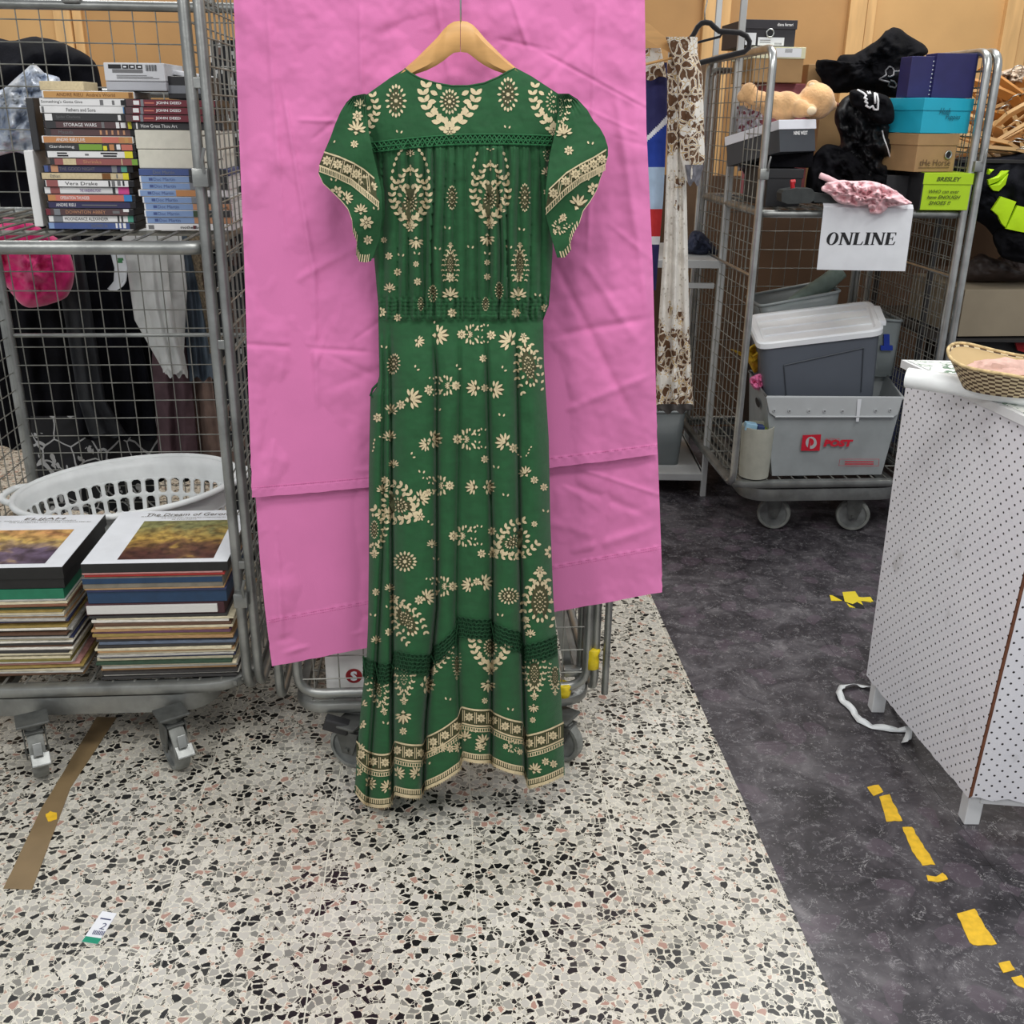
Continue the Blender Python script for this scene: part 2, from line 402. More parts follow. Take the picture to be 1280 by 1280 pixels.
# ------------------------------------------------------------------ roll cages
WR = 0.0017
def caster(parent, base, mir=1, rot=0.0, wheel_r=.06, brake=False, ztop=.15, tw=.013):
    # base: point on the floor below the wheel; rot: direction the wheel points
    T = Matrix.Translation(Vector((base[0], base[1], 0))) @ Matrix.Rotation(rot, 4, 'Z')
    mb = MB()
    mb.box((0, 0, ztop-.004), (.07, .06, .007), T, 0, .002)
    mb.lathe([(.018, ztop-.025), (.024, ztop-.02), (.024, ztop-.008)], 14, T)
    for s_ in (-1, 1):
        poly = [(-.030, ztop-.022), (.030, ztop-.022), (.024, wheel_r+.025), (.014, wheel_r-.012), (-.014, wheel_r-.012), (-.026, wheel_r+.025)]
        TT = T @ Matrix.Translation(Vector(((tw+.006)*s_, 0, 0))) @ Matrix(((0, 0, 1, 0), (1, 0, 0, 0), (0, 1, 0, 0), (0, 0, 0, 1)))
        mb.prism(poly, -.0015, .0015, 0, TT)
    mb.box((0, 0, ztop-.024), (.04, .062, .005), T, 0, .001)
    TT = T @ Matrix.Translation(Vector((0, 0, wheel_r))) @ Matrix.Rotation(PI/2, 4, 'Y')
    mb.lathe([(.006, -.026), (.006, .026)], 10, TT)
    c = build('caster', mb, mat('dull_fork_steel', (104, 106, 104), .5, .7, .2, 30), parent)
    mb = MB()
    r = wheel_r
    mb.lathe([(r*.80, -tw), (r*.94, -tw), (r, -tw*.55), (r, tw*.55), (r*.94, tw), (r*.80, tw)], 28, TT, 0, cap=False)
    mb.lathe([(.012, -tw-.0005), (r*.3, -tw*.7), (r*.80, -tw*.6), (r*.81, -tw)], 28, TT, 1, cap=False)
    mb.lathe([(.012, tw+.0005), (r*.3, tw*.7), (r*.80, tw*.6), (r*.81, tw)], 28, TT, 1, cap=False)
    build('wheel', mb, [RUBBER, WHEEL], c, smooth=.6)
    if brake:
        mb = MB(); TB = T @ Matrix.Translation(Vector((.004, -wheel_r*1.05, wheel_r*1.22))) @ Matrix.Rotation(.75, 4, 'X')
        mb.box((0, 0, 0), (.040, .030, .004), TB, 0, .0018); mb.box((-.003, .024, .006), (.020, .030, .004), TB @ Matrix.Rotation(.45, 4, 'X'), 0, .0015)
        mb.box((0, -.014, -.005), (.040, .004, .012), TB, 0, .001)
        build('brake_pedal', mb, STEEL, c)
def mesh_wires(mb, org, ax, ay, la, lb, pa, pb, r=WR, n=5, oa=0, ob=0):
    org = Vector(org); k = oa or pa/2
    nrm = ax.cross(ay).normalized()*r
    while k < la:
        mb.tube([org+ax*k, org+ax*k+ay*lb], r, n); k += pa
    k = ob or pb/2
    while k < lb:
        mb.tube([org+ay*k+nrm*2, org+ay*k+ax*la+nrm*2], r, n); k += pb
def panel_frame(mb, org, ax, la, z0, z1, r=.0115, rad=.06, closed=True):
    org = Vector(org)
    pts = [org+ZZ*z0, org+ZZ*z1, org+ax*la+ZZ*z1, org+ax*la+ZZ*z0]
    path = rounded_path(pts, rad, 6, closed=closed)
    if closed: mb.tube(path, r, 10, closed=True)
    else: mb.tube(path, r, 10)
def L_(base, a, b, z): return Vector(base)+UX*a+VY*b+ZZ*z
def sweep(mb, path, prof):
    n = len(path); vs = []
    for i, p in enumerate(path):
        dr = (path[(i+1) % n]-path[i-1]).normalized(); out = dr.cross(ZZ)
        for (o_, h_) in prof: vs.append(p+out*o_+ZZ*h_)
    m = len(prof); fs = [(i*m+k, i*m+(k+1) % m, ((i+1) % n)*m+(k+1) % m, ((i+1) % n)*m+k) for i in range(n) for k in range(m)]
    mb.add(vs, fs)
def deck(cage, base, w_, d, z=.19, chas=(.10, .12), wires=.05, rad=.07):
    mb = MB(); path = rounded_path([L_(base, 0, 0, z), L_(base, w_, 0, z), L_(base, w_, d, z), L_(base, 0, d, z)], rad, 8, True)
    sweep(mb, path, [(-.010, -.013), (.010, -.014), (.0135, -.009), (.0145, 0), (.0125, .009), (.006, .013), (-.010, .013)])
    mb.box((0, 0, 0), (w_-.06, .02, .012), Matrix.Translation(L_(base, w_/2, .016, z)) @ Matrix.Rotation(YAW, 4, 'Z'))
    df = build('deck_frame', mb, STEEL, cage, smooth=.7)
    mb = MB(); k = .03
    while k < w_: mb.tube([L_(base, k, .005, z+.012), L_(base, k, d-.005, z+.012)], .003, 5); k += wires
    for q in (.2, .45, .7): mb.tube([L_(base, .01, d*q, z+.006), L_(base, w_-.01, d*q, z+.006)], .004, 5)
    build('deck_wires', mb, STEEL_D, df, kind='stuff')
    # pressed chassis rail below
    a, b = chas; pts = [L_(base, a, .01, z-.046), L_(base, w_-a, .01, z-.046), L_(base, w_-a, d-b*.2, z-.046), L_(base, a, d-b*.2, z-.046)]
    path = rounded_path(pts, .09, 7, True); mb = MB(); n = len(path)
    prof = [(-.012, -.026), (.010, -.023), (.013, 0), (.010, .023), (-.012, .026)]
    cen = sum(path, Vector())/n; vs = []
    for i, p in enumerate(path):
        dr = (path[(i+1) % n]-path[i-1]).normalized(); out = dr.cross(ZZ)
        for (o_, h_) in prof: vs.append(p+out*o_+ZZ*h_)
    m = len(prof); fs = [(i*m+k, i*m+k+1, ((i+1) % n)*m+k+1, ((i+1) % n)*m+k) for i in range(n) for k in range(m-1)]
    fs += [(i*m+m-1, i*m, ((i+1) % n)*m, ((i+1) % n)*m+m-1) for i in range(n)]
    mb.add(vs, fs)
    for t in (a+.02, w_-a-.06): mb.box((0, 0, 0), (.05, d-.06, .02), Matrix.Translation(L_(base, t+.03, d/2, z-.03)) @ Matrix.Rotation(YAW, 4, 'Z'))
    build('chassis_rail', mb, STEEL, cage, smooth=.7)
def latch(cage, p, s_=1):
    mb = MB(); T = Matrix.Translation(Vector(p)) @ Matrix.Rotation(YAW, 4, 'Z')
    mb.box((-.004, 0, 0), (.030, .028, .034), T, 0, .002); mb.tube([T @ Vector((.006, -.016, .01)), T @ Vector((.004, -.02, .03)), T @ Vector((.010, -.018, .055))], .0032, 6)
    build('latch', mb, STEEL, cage, smooth=.6)
def shelf(cage, base, w_, y0, y1, z, rr=.014, sp=.05, bars=(.35, .7)):
    mb = MB()
    path = rounded_path([L_(base, .012, y0, z), L_(base, w_-.012, y0, z), L_(base, w_-.012, y1, z), L_(base, .012, y1, z)], .04, 5, True)
    mb.tube(path, rr, 10, closed=True)
    sh = build('shelf', mb, STEEL, cage, smooth=.7)
    mb = MB(); k = .035
    while k < w_-.02: mb.tube([L_(base, k, y0, z+rr*.6), L_(base, k, y1, z+rr*.6)], .003, 5); k += sp
    for q in bars: mb.tube([L_(base, .02, lerp(y0, y1, q), z), L_(base, w_-.02, lerp(y0, y1, q), z)], .006, 6)
    build('shelf_wires', mb, STEEL_D, sh, kind='stuff')
# ---- left cage, full of discs and records
LCW, LCD = .745, .80
FRc = Vector((-.605, 2.095, 0)); LB = FRc-UX*LCW-UX*.012
lc = thing('roll_cage', 'galvanised roll cage at left holding the disc shelf and record stacks', 'trolley', LB)
deck(lc, LB, LCW, LCD, .188, (.095, .1), rad=.12)
for nm, a in (('side_panel', LCW-.002), ('side_panel', .0)):
    mb = MB(); panel_frame(mb, L_(LB, a, 0, 0), VY, LCD-.01, .215 if a == 0 else .165, 1.71, rad=.07)
    mb.tube([L_(LB, a, .02, .95), L_(LB, a, LCD-.03, .95)], .006, 6)
    sp_ = build(nm, mb, STEEL, lc, smooth=.7)
    mb = MB(); mesh_wires(mb, L_(LB, a, .012, .23), VY, ZZ, LCD-.034, 1.46, .05, .05)
    build('wire_mesh', mb, STEEL_D, sp_, kind='stuff')
mb = MB(); panel_frame(mb, L_(LB, .01, LCD-.012, 0), UX, LCW-.03, .215, 1.695, r=.0125, rad=.03)
mb.tube([L_(LB, .012, LCD-.012, .86), L_(LB, LCW-.02, LCD-.012, .86)], .006, 6)
bp = build('back_panel', mb, STEEL, lc, smooth=.7)
mb = MB(); mesh_wires(mb, L_(LB, .012, LCD-.014, .23), UX, ZZ, LCW-.035, 1.455, .0575, .052)
build('wire_mesh', mb, STEEL_D, bp, kind='stuff')
for x in (.3, .63):
    mb = MB(); mb.box((0, 0, 0), (.045, .03, .035), Matrix.Translation(L_(LB, x, LCD-.02, 1.715)) @ Matrix.Rotation(YAW, 4, 'Z'), 0, .006)
    build('top_clip', mb, STEEL, lc)
# hinged gate folded against the right front post
mb = MB(); g0 = L_(LB, LCW+.026, -.004, 0)
panel_frame(mb, g0, VY, LCD-.06, .18, 1.70, r=.011, rad=.06)
gt = build('gate_panel', mb, STEEL, lc, smooth=.7)
mb = MB(); mesh_wires(mb, g0+VY*.01+ZZ*.24, VY, ZZ, LCD-.08, 1.45, .05, .05, ob=.04)
build('wire_mesh', mb, STEEL_D, gt, kind='stuff')
for z in (.42, .60, 1.33, 1.36): latch(lc, L_(LB, LCW+.008, -.016, z)) if z in (.42, 1.33) else None
for z in (.5, 1.0, 1.5):
    mb = MB(); mb.box((0, 0, z), (.04, .018, .02), Matrix.Translation(L_(LB, LCW+.012, .0, 0)) @ Matrix.Rotation(YAW, 4, 'Z'), 0, .002)
    build('hinge_strap', mb, STEEL, lc)
shelf(lc, LB, LCW, .01, LCD-.03, 1.193)
q1 = PZ(52, 966, 0); q2 = PZ(222, 957, 0)
caster(lc, q1, rot=.50, brake=True, tw=.017, wheel_r=.064); caster(lc, q2, rot=.62, brake=True, tw=.017, wheel_r=.064)
for q in (q1, q2): caster(lc, q+VY*.62, rot=.1)
# ---- middle cage behind the pink sheet
MW, MD = .675, .78
MLc = Vector((-.492, 2.06, 0))
mc = thing('roll_cage', 'roll cage mostly hidden behind the pink sheet and green dress', 'trolley', MLc)
deck(mc, MLc, MW, MD, .150, (.06, .1))
mb = MB(); panel_frame(mb, MLc+UX*.0+VY*.0, UX, MW, .185, 1.70, r=.0115, rad=.055)
fp = build('front_panel', mb, STEEL, mc, smooth=.7)
mb = MB(); mesh_wires(mb, MLc+UX*.008+ZZ*.19, UX, ZZ, MW-.016, 1.5, .058, .06, ob=.035)
build('wire_mesh', mb, STEEL_D, fp, kind='stuff')
for a, zt9 in ((-.044, .90), (MW+.02, 1.69)):
    mb = MB(); panel_frame(mb, L_(MLc, a, .006, 0), VY, MD-.02, .165, zt9, r=.0105, rad=.05)
    s2 = build('side_panel', mb, STEEL, mc, smooth=.7)
    mb = MB(); mesh_wires(mb, L_(MLc, a, .02, .19), VY, ZZ, MD-.05, zt9-.21, .05, .05)
    build('wire_mesh', mb, STEEL_D, s2, kind='stuff')
mb = MB(); mb.tube([L_(MLc, MW+.045, -.004, .165), L_(MLc, MW+.045, -.004, 1.69)], .0085, 10)
mb.tube([L_(MLc, MW-.012, .03, .21), L_(MLc, MW-.012, .03, 1.6)], .009, 10)
mb.box((0, 0, 0), (.02, .006, .30), Matrix.Translation(L_(MLc, MW-.06, .05, .33)) @ Matrix.Rotation(YAW, 4, 'Z') @ Matrix.Rotation(-.18, 4, 'Y'))
mb.box((0, 0, 0), (.045, .025, .02), Matrix.Translation(L_(MLc, MW-.03, .02, .215)) @ Matrix.Rotation(YAW, 4, 'Z'), 0, .002)
build('corner_post', mb, STEEL, mc, smooth=.7)
YT = mat('yellow_tape', (222, 196, 30), 0.5, 0, .15, 60, .3, 90)
for (a, z, s_) in ((MW+.012, .26, (.030, .030, .052)), (MW-.055, .178, (.034, .032, .030))):
    mb = MB(); mb.lathe([(s_[0]*.42, -s_[2]*.5), (s_[0]*.52, -s_[2]*.46), (s_[0]*.56, -s_[2]*.1), (s_[0]*.50, s_[2]*.15), (s_[0]*.58, s_[2]*.44), (s_[0]*.44, s_[2]*.5)], 14, Matrix.Translation(L_(MLc, a, 0, z))); mb.v = [(x+.004*nz(x*90, y*90, z_*90), y+.004*nz(y*90, z_*90, x*80), z_+.004*nz(z_*70, x*80, y*90)) for x, y, z_ in mb.v]
    build('yellow_tape_wrap', mb, YT, mc, smooth=True)
c1_ = PZ(441, 956, 0)
caster(mc, c1_, rot=1.15, wheel_r=.055, ztop=.125)
mb = MB(); mb.box((0, 0, 0), (.06, .03, .03), Matrix.Translation(c1_+Vector((-.03, -.01, .118))) @ Matrix.Rotation(.3, 4, 'Y'), 0, .004)
build('brake_lever', mb, mat('black_lever', (40, 40, 42), .5), mc)
for p in (c1_+UX*.5, c1_+UX*.5+VY*.6, c1_+VY*.6): caster(mc, p, rot=1.0, wheel_r=.055, ztop=.125)
# boxed goods inside
def flatface(px0, px1, py0, py1, Y): return P(px0, py1, Y), P(px1, py1, Y).x-P(px0, py1, Y).x, P(px0, py0, Y).z-P(px0, py1, Y).z
def boxobj(name, label, cat, px0, px1, py0, py1, Y, depth, mats, yaw=None, group=None, pitch=0, roll=0, bev=.002, rest=None, noparent=True, taper=0):
    """box whose front face spans the given pixels at depth Y; returns object and a function giving points on its front face"""
    o, w_, h_ = flatface(px0, px1, py0, py1, Y)
    if rest is not None: h_ = max(.004, o.z+h_-rest); o.z = rest
    R = Matrix.Translation(o) @ Matrix.Rotation(YAW if yaw is None else yaw, 4, 'Z') @ Matrix.Rotation(pitch, 4, 'X') @ Matrix.Rotation(roll, 4, 'Y')
    mb = MB(); mb.box((w_/2, depth/2, h_/2), (w_, depth, h_), R, 0, bev)
    return mb, R, w_, h_, depth
def lab(o, label, cat, group=None):
    o['label'] = label; o['category'] = cat
    if group: o['group'] = group
    return o
mb, R, w_, h_, d_ = boxobj('', '', '', 408, 470, 790, 858, 2.10, .2, None, rest=.172)
ob = build('carton', mb, mat('white_carton', (232, 232, 230), .6), None); lab(ob, 'white carton with red round S logo in the cage behind the green dress', 'box')
mb = MB(); RED = mat('logo_red', (150, 24, 34), .5)
def fpt(R, x, z, l=.0006): return R @ Vector((x, -l, z))
cx, cz = w_*.56, (P(435, 846, 2.10)-R.translation).z
mb.add([fpt(R, cx+.0195*math.cos(a), cz+.0195*math.sin(a)) for a in [2*PI*k/24 for k in range(24)]], [tuple(range(24))], 0)
put_text(mb, 'S', fpt(R, cx, cz, .001), R.to_3x3() @ Vector((1, 0, 0)), (0, 0, 1), h=.026, mi=1, bold=.05, centre=True)
build('printed_logo', mb, [RED, PAPER, INKG], ob)
mb = MB(); mb.add([fpt(R, w_*.35+.03*math.cos(a), h_*.98+.04*math.sin(a)) for a in [PI+PI*k/12 for k in range(13)]], [tuple(range(13))], 0)
build('printed_disc', mb, INKG, ob)
# ---- right cage marked ONLINE
RCW, RCD = .70, .82
RB = Vector((.803, 3.50, 0))
rc = thing('roll_cage', 'galvanised roll cage holding shoe boxes and grey tubs on the vinyl floor', 'trolley', RB)
deck(rc, RB, RCW, RCD, .205, (.06, .1))
for k, a in enumerate((0, RCW-.0)):
    mb = MB(); panel_frame(mb, L_(RB, a, 0, 0), VY, RCD-.01, .20, 1.655, r=.0135, rad=.06)
    if k: panel_frame(mb, L_(RB, a+.034, 0, 0), VY, RCD-.05, .22, 1.655, r=.0135, rad=.06)
    mb.tube([L_(RB, a, .02, .95), L_(RB, a, RCD-.03, .95)], .006, 6)
    s2 = build('side_panel', mb, BRIGHT, rc, smooth=.7)
    mb = MB(); mesh_wires(mb, L_(RB, a, .014, .225), VY, ZZ, RCD-.04, 1.42, .05, .05)
    if k: mesh_wires(mb, L_(RB, a+.034, .014, .225), VY, ZZ, RCD-.07, 1.42, .05, .05)
    build('wire_mesh', mb, STEEL_D, s2, kind='stuff')
mb = MB(); panel_frame(mb, L_(RB, .012, RCD-.012, 0), UX, RCW-.03, .22, 1.62, r=.0115, rad=.03)
bp = build('back_panel', mb, STEEL, rc, smooth=.7)
mb = MB(); mesh_wires(mb, L_(RB, .012, RCD-.014, .23), UX, ZZ, RCW-.035, .92, .0575, .075)
build('wire_mesh', mb, STEEL_D, bp, kind='stuff')
shelf(rc, RB, RCW, .0, RCD-.03, 1.155, rr=.013)
latch(rc, L_(RB, RCW+.017, -.016, 1.31)); latch(rc, L_(RB, .004, -.012, 1.28))
q1 = PZ(965, 660, 0); q2 = PZ(1063, 662, 0)
caster(rc, q1, rot=1.25, wheel_r=.062, ztop=.155); caster(rc, q2, rot=1.35, wheel_r=.062, ztop=.155)
for q in (q1, q2): caster(rc, q+VY*.6, rot=1.0, wheel_r=.062, ztop=.155)
# ------------------------------------------------------------------ pink sheet, hanger, green dress
PINK = mat('pink_cotton', (215, 120, 175), .85, 0, .03, 7, .12, 500, sheen=.1)
PINKS = mat('pink_seam_thread', (184, 90, 142), .9)
def ridge(px, py, x0, y0, x1, y1, w_, a):
    dx, dy = x1-x0, y1-y0; L2 = dx*dx+dy*dy; t = ((px-x0)*dx+(py-y0)*dy)/L2
    if t < -.15 or t > 1.15: return 0
    d = ((px-x0)*dy-(py-y0)*dx)/math.sqrt(L2)
    f = sstep(-.15, .1, t)*(1-sstep(.85, 1.15, t))
    return a*f*math.exp(-(d/w_)**2)
RID = [(335, 20, 355, 300, 4, -.004), (355, 120, 392, 340, 3, -.005), (392, 340, 398, 600, 4, -.004), (450, 10, 452, 120, 2.5, -.004), (375, 150, 440, 152, 3, -.003),
       (300, 430, 460, 440, 3, .003), (370, 350, 460, 300, 5, -.004), (330, 560, 420, 380, 6, .004), (730, 330, 800, 430, 6, -.004), (690, 420, 800, 400, 5, .004),
       (745, 20, 735, 300, 3, -.004), (640, 0, 660, 60, 3, -.004), (770, 120, 812, 400, 6, -.005), (700, 340, 790, 520, 5, .004), (690, 520, 810, 470, 5, -.003),
       (345, 640, 352, 800, 4, -.004), (352, 800, 455, 770, 4, .005), (360, 815, 450, 790, 3, -.005), (400, 640, 430, 800, 6, .004), (700, 600, 800, 640, 5, .004), (720, 690, 815, 660, 6, -.004), (760, 600, 740, 740, 5, .004),
       (545, 0, 560, 90, 3, -.004), (480, 40, 545, 20, 8, .004), (480, 60, 700, 55, 20, .005)]
for k in range(38):
    x = rnd.uniform(300, 815); y = rnd.uniform(0, 800); a = rnd.uniform(0, PI); l = rnd.uniform(40, 150)
    RID.append((x, y, x+l*math.cos(a), y+l*math.sin(a), rnd.uniform(2, 6), rnd.choice((-1, 1))*rnd.uniform(.001, .0028)))
def Ypink(px, py):
    base = 2.035+(px-560)/1273*2.0*.075
    f = .012*fbm(px/95, py/160, 1.3, 3)+.004*fbm(px/34, py/40, 5.3, 3)
    f += .010*math.sin(px/47+.4*math.sin(py/130))*sstep(0, 500, py)
    for r_ in RID: f += ridge(px, py, *r_)
    return min(base+f, base+.008)
PL = [(-60, 290), (0, 292), (320, 305), (622, 315)]; PR_ = [(-60, 803), (0, 806), (160, 808), (330, 816), (568, 822)]
BLt = [(480, 316), (600, 318), (700, 325), (760, 331), (833, 340)]; BRt = [(480, 818), (560, 822), (700, 827), (740, 828)]
def sheet(nr, nc, top, bot, lt, rt, off, hem):
    g = []
    for i in range(nr+1):
        row = []
        for j in range(nc+1):
            s_ = j/nc; t = i/nr; y = lerp(top(s_), bot(s_), t); x = lerp(interp(lt, y), interp(rt, y), s_)
            if t > .9: x += 1.2*nz(y/9, 2.2)*(1 if s_ in (0, 1) else 0)
            b = bot(s_)-y; e = 0
            if b < hem: e = -.0012+.0012*math.sin(x*.55+2*nz(x/20, 3.3))*max(0, 1-abs(b-hem)/6)
            ed = min(s_, 1-s_); e2 = .012*math.exp(-(ed*60)**2)*(1 if s_ > .5 else .6)
            row.append(P(x, y+.8*nz(x/13, 7.7)*(b < 1), Ypink(x, y)+off+e+e2))
        g.append(row)
    return g
sh_ = thing('bedsheet', 'pink cotton sheet hung over a cage behind the green dress', 'sheet', P(560, 620, 2.05))
b1 = lambda s_: 622-40*s_-14*s_*s_; b2 = lambda s_: 833-93*s_
mb = MB(); mb.grid(sheet(330, 240, lambda s_: -55, b1, PL, PR_, 0, 12))
# fold over the rail and the back of the top
g = []
for i in range(9):
    row = []
    for j in range(61):
        p0 = P(lerp(290, 803, j/60), -55, Ypink(lerp(290, 803, j/60), -55)); a = PI*i/8
        row.append(p0+Vector((0, .022*(1-math.cos(a)), .022*math.sin(a))))
    g.append(row)
g.append([p+Vector((0, 0, -.3)) for p in g[-1]])
mb.grid(g, flip=True)
fr = build('front_fold', mb, PINK, sh_, smooth=True, weld=True)
mb = MB(); mb.grid(sheet(150, 240, lambda s_: 470, b2, BLt, BRt, .014, 58)); bk = build('back_fold', mb, PINK, sh_, smooth=True)
def seam(bot, lt, rt, up, off, par):
    mb = MB(); k = 0.0
    while k < 1:
        y = bot(k)-up; x = lerp(interp(lt, y), interp(rt, y), k)
        y2 = bot(k+.004)-up; x2 = lerp(interp(lt, y2), interp(rt, y2), k+.004)
        mb.tube([P(x, y, Ypink(x, y)+off-.0012), P(x2, y2, Ypink(x2, y2)+off-.0012)], .0006, 4); k += .006
    build('hem_stitching', mb, PINKS, par, kind='stuff')
seam(b1, PL, PR_, 12, 0, fr); seam(b2, BLt, BRt, 57, .014, bk); seam(b2, BLt, BRt, 54, .014, bk)
# wooden hanger
WOOD = mat('beech_wood', (206, 158, 98), .45, 0, .10, 9, 0, 0, stretch=(1, 1, 6))
YH = 1.955
hg = thing('clothes_hanger', 'pale wooden hanger with steel hook inside the green dress', 'hanger', P(576, 40, YH))
def hanger_arm(mb, pts, thick):
    # pts: list of (px, py_top, py_bot)
    n = len(pts); vs = []
    for x, a, b in pts:
        m_ = (a+b)/2
        for (y_, q) in ((a, 0), (a+(b-a)*.2, -1), (b-(b-a)*.2, -1), (b, 0), (b-(b-a)*.2, 1), (a+(b-a)*.2, 1)):
            vs.append(P(x, y_, YH)+Vector((0, q*thick/2, 0)))
    fs = [(i*6+k, i*6+(k+1) % 6, (i+1)*6+(k+1) % 6, (i+1)*6+k) for i in range(n-1) for k in range(6)]
    fs += [tuple(range(6)), tuple(range((n-1)*6, n*6))[::-1]]
    mb.add(vs, fs)
mb = MB(); hp = [(576, 26, 65), (584, 27, 66), (591, 31, 71), (597, 37, 76), (606, 48, 82), (618, 60, 88), (630, 72, 92), (645, 85, 99), (665, 101, 112), (686, 117, 126), (694, 123, 130)]
hanger_arm(mb, hp, .013); build('hanger_arm', mb, WOOD, hg, smooth=.7)
mb = MB(); hanger_arm(mb, [(1152-x-.6, a, b) for x, a, b in hp], .013); build('hanger_arm', mb, WOOD, hg, smooth=.7)
mb = MB(); z0 = P(576, 30, YH)
pth = [z0, z0+Vector((0, 0, .045))] + [z0+Vector((0, .028*(1-math.cos(a)), .075+.03*math.sin(a))) for a in [PI*k/10 for k in range(0, 12)]]
mb.tube(pth, .0017, 8); build('hanger_hook', mb, BRIGHT, hg, smooth=True)
# ---- dress
GREEN = mat('green_cotton', (19, 78, 39), .8, 0, .08, 30, .22, 700, sheen=.1, stretch=(1, 1, 3))
GREEND = mat('green_lace', (12, 62, 32), .9, 0, .2, 120, .5, 400)
BEI = mat('print_cream', (205, 188, 152), .8, 0, .08, 200)
BRO = mat('print_brown', (62, 64, 36), .8, 0, .25, 150)
DL = [(86, 506), (96, 488), (120, 456), (150, 457), (190, 459), (240, 466), (312, 467), (360, 471), (382, 473), (400, 473), (470, 474), (486, 470), (494, 463), (579, 461), (672, 461), (735, 460), (780, 458), (830, 452), (880, 448), (955, 443)]
DR = [(86, 646), (96, 664), (120, 699), (150, 697), (190, 691), (250, 689), (312, 691), (360, 688), (382, 686), (400, 679), (454, 680), (547, 686), (641, 688), (735, 692), (780, 696), (830, 700), (880, 703), (955, 706)]
LINES = [[(400, 478), (480, 480), (700, 478), (850, 470), (1000, 459.5)], [(400, 487), (480, 489), (700, 490.5), (1000, 491)],
         [(400, 541), (480, 546), (760, 546), (900, 532), (1000, 528)], [(400, 574), (480, 575), (760, 570), (960, 577)],
         [(400, 607), (700, 616), (1000, 614)], [(400, 645), (700, 650), (1000, 658)]]
AMP = [.016, .008, .036, .022, .020, .028, .026]
DEEP = [.012, .026, .022, .006, .018, .022]
DROP = [(37, 52), (52, 52), (37, 42), (33, 6), (-6, -2), (1, 14), (31, 14)]
BL = [(185, 0), (0, 0)]
BFOLD = [467, 478, 497, 511, 530, 541, 556, 569, 583, 597, 611, 624, 634, 648, 663, 676, 690]
def skirt_lines(py): return [interp(l, py) for l in LINES]
def dedge(v): return interp(DL, v), interp(DR, v)
def dropf(px, py, v=None):
    ls = [445]+skirt_lines(py)+[705]; d = None
    for i in range(7):
        a, b = ls[i], ls[i+1]; t = max(0, min(1, (px-a)/(b-a))); di = lerp(*DROP[i], t)+2.5*math.sin(PI*t)
        d = di if d is None else lerp(d, di, sstep(a-2.6, a+2.6, px))
    return d
def dw(v): return sstep(500, 780, v)
def Ybody(px, py, v=None):
    if v is None:
        v = py
        for _ in range(3): v = py-dropf(px, py)*dw(v)
    xl, xr = dedge(min(v, 955)); s_ = max(0, min(1, (px-xl)/(xr-xl)))
    Y = interp([(80, 1.945), (180, 1.925), (390, 1.930), (480, 1.91), (1000, 1.845)], py)
    Y += (.008+.037*sstep(150, 230, py))*abs(2*s_-1)**4
    sk = sstep(396, 470, py)
    if sk > 0:
        ls = [xl]+skirt_lines(py)+[xr]; f = 0
        for i in range(7):
            if ls[i] <= px <= ls[i+1] or (i == 6 and px > ls[i+1]) or (i == 0 and px < ls[0]):
                t = max(0, min(1, (px-ls[i])/max(ls[i+1]-ls[i], 1))); f = -AMP[i]*math.sin(PI*t)**.7; break
        for i, x in enumerate(ls[1:-1]): f += DEEP[i]*math.exp(-((px-x)/2.6)**2)
        flare = lerp(.55, 1.15, sstep(420, 900, py))
        Y += f*sk*flare + sk*.0022*math.sin(px/5.1+3*nz(px/40, py/160))*(1-sstep(420, 800, py)*.5)+ .003*fbm(px/22, py/120, 4.4, 2)*sk
    if 176 < py < 404:
        w2 = sstep(176, 186, py)*(1-sstep(396, 404, py)); f = 0
        gat = math.exp(-((py-178)/22)**2)+math.exp(-((py-388)/26)**2)
        for i in range(len(BFOLD)-1):
            a, b = BFOLD[i], BFOLD[i+1]
            sh2 = 5*nz(i*3.1, py/130)
            if a+sh2 <= px <= b+5*nz((i+1)*3.1, py/130):
                t = (px-a-sh2)/max(1, b-a); f = -.021*max(0, math.sin(PI*max(0, min(1, t))))**.8*(.4+.6*math.sin(i*2.7)**2); break
        Y += w2*f*(1-.45*gat)+w2*gat*.0018*math.sin(px*1.15+2*nz(px/9, py/30))
    if 372 < py < 400:      # shirred waist
        Y += .0008*math.sin(py*1.3+nz(px/9, 1)*3)+.0026*math.sin(px*.8+3*nz(px/12, py/12))
    Y += .0015*fbm(px/14, py/20, 8.8, 3)
    return Y
def neck(s_):       # top edge of the back panel
    return 0
dr = thing('maxi_dress', 'long green cap-sleeved maxi dress with cream floral print', 'dress', P(575, 1000, 1.9))
mats_d = [GREEN, BEI, BRO, GREEND]
# motif shapes, in local units
def petal(x, y, a, l, w_):
    ca, sa = math.cos(a), math.sin(a); q = [(0, 0), (.3, .42), (.62, .46), (.86, .25), (1, 0), (.86, -.25), (.62, -.46), (.3, -.42)]
    return [(x+ca*l*u-sa*w_*v, y+sa*l*u+ca*w_*v) for u, v in q]
def M_medal(w_, h_):
    o = [([(w_*.34*math.cos(t), h_*.37*math.sin(t)) for t in [2*PI*k/16 for k in range(16)]], 2)]
    n = 16
    for k in range(n):
        t = 2*PI*k/n; x, y = w_*.33*math.cos(t), h_*.34*math.sin(t)*(1+.15*abs(math.sin(t))); a = math.atan2(y, x)
        o.append((petal(x, y, a, w_*.22, w_*.13), 1))
    for k in range(10):
        t = 2*PI*(k+.5)/10; x, y = w_*.17*math.cos(t), h_*.2*math.sin(t); o.append((petal(x, y, math.atan2(y, x), w_*.12, w_*.09), 1))
    for k in range(6):
        t = 2*PI*k/6; o.append((petal(0, 0, t, w_*.11, w_*.09), 1))
    return o
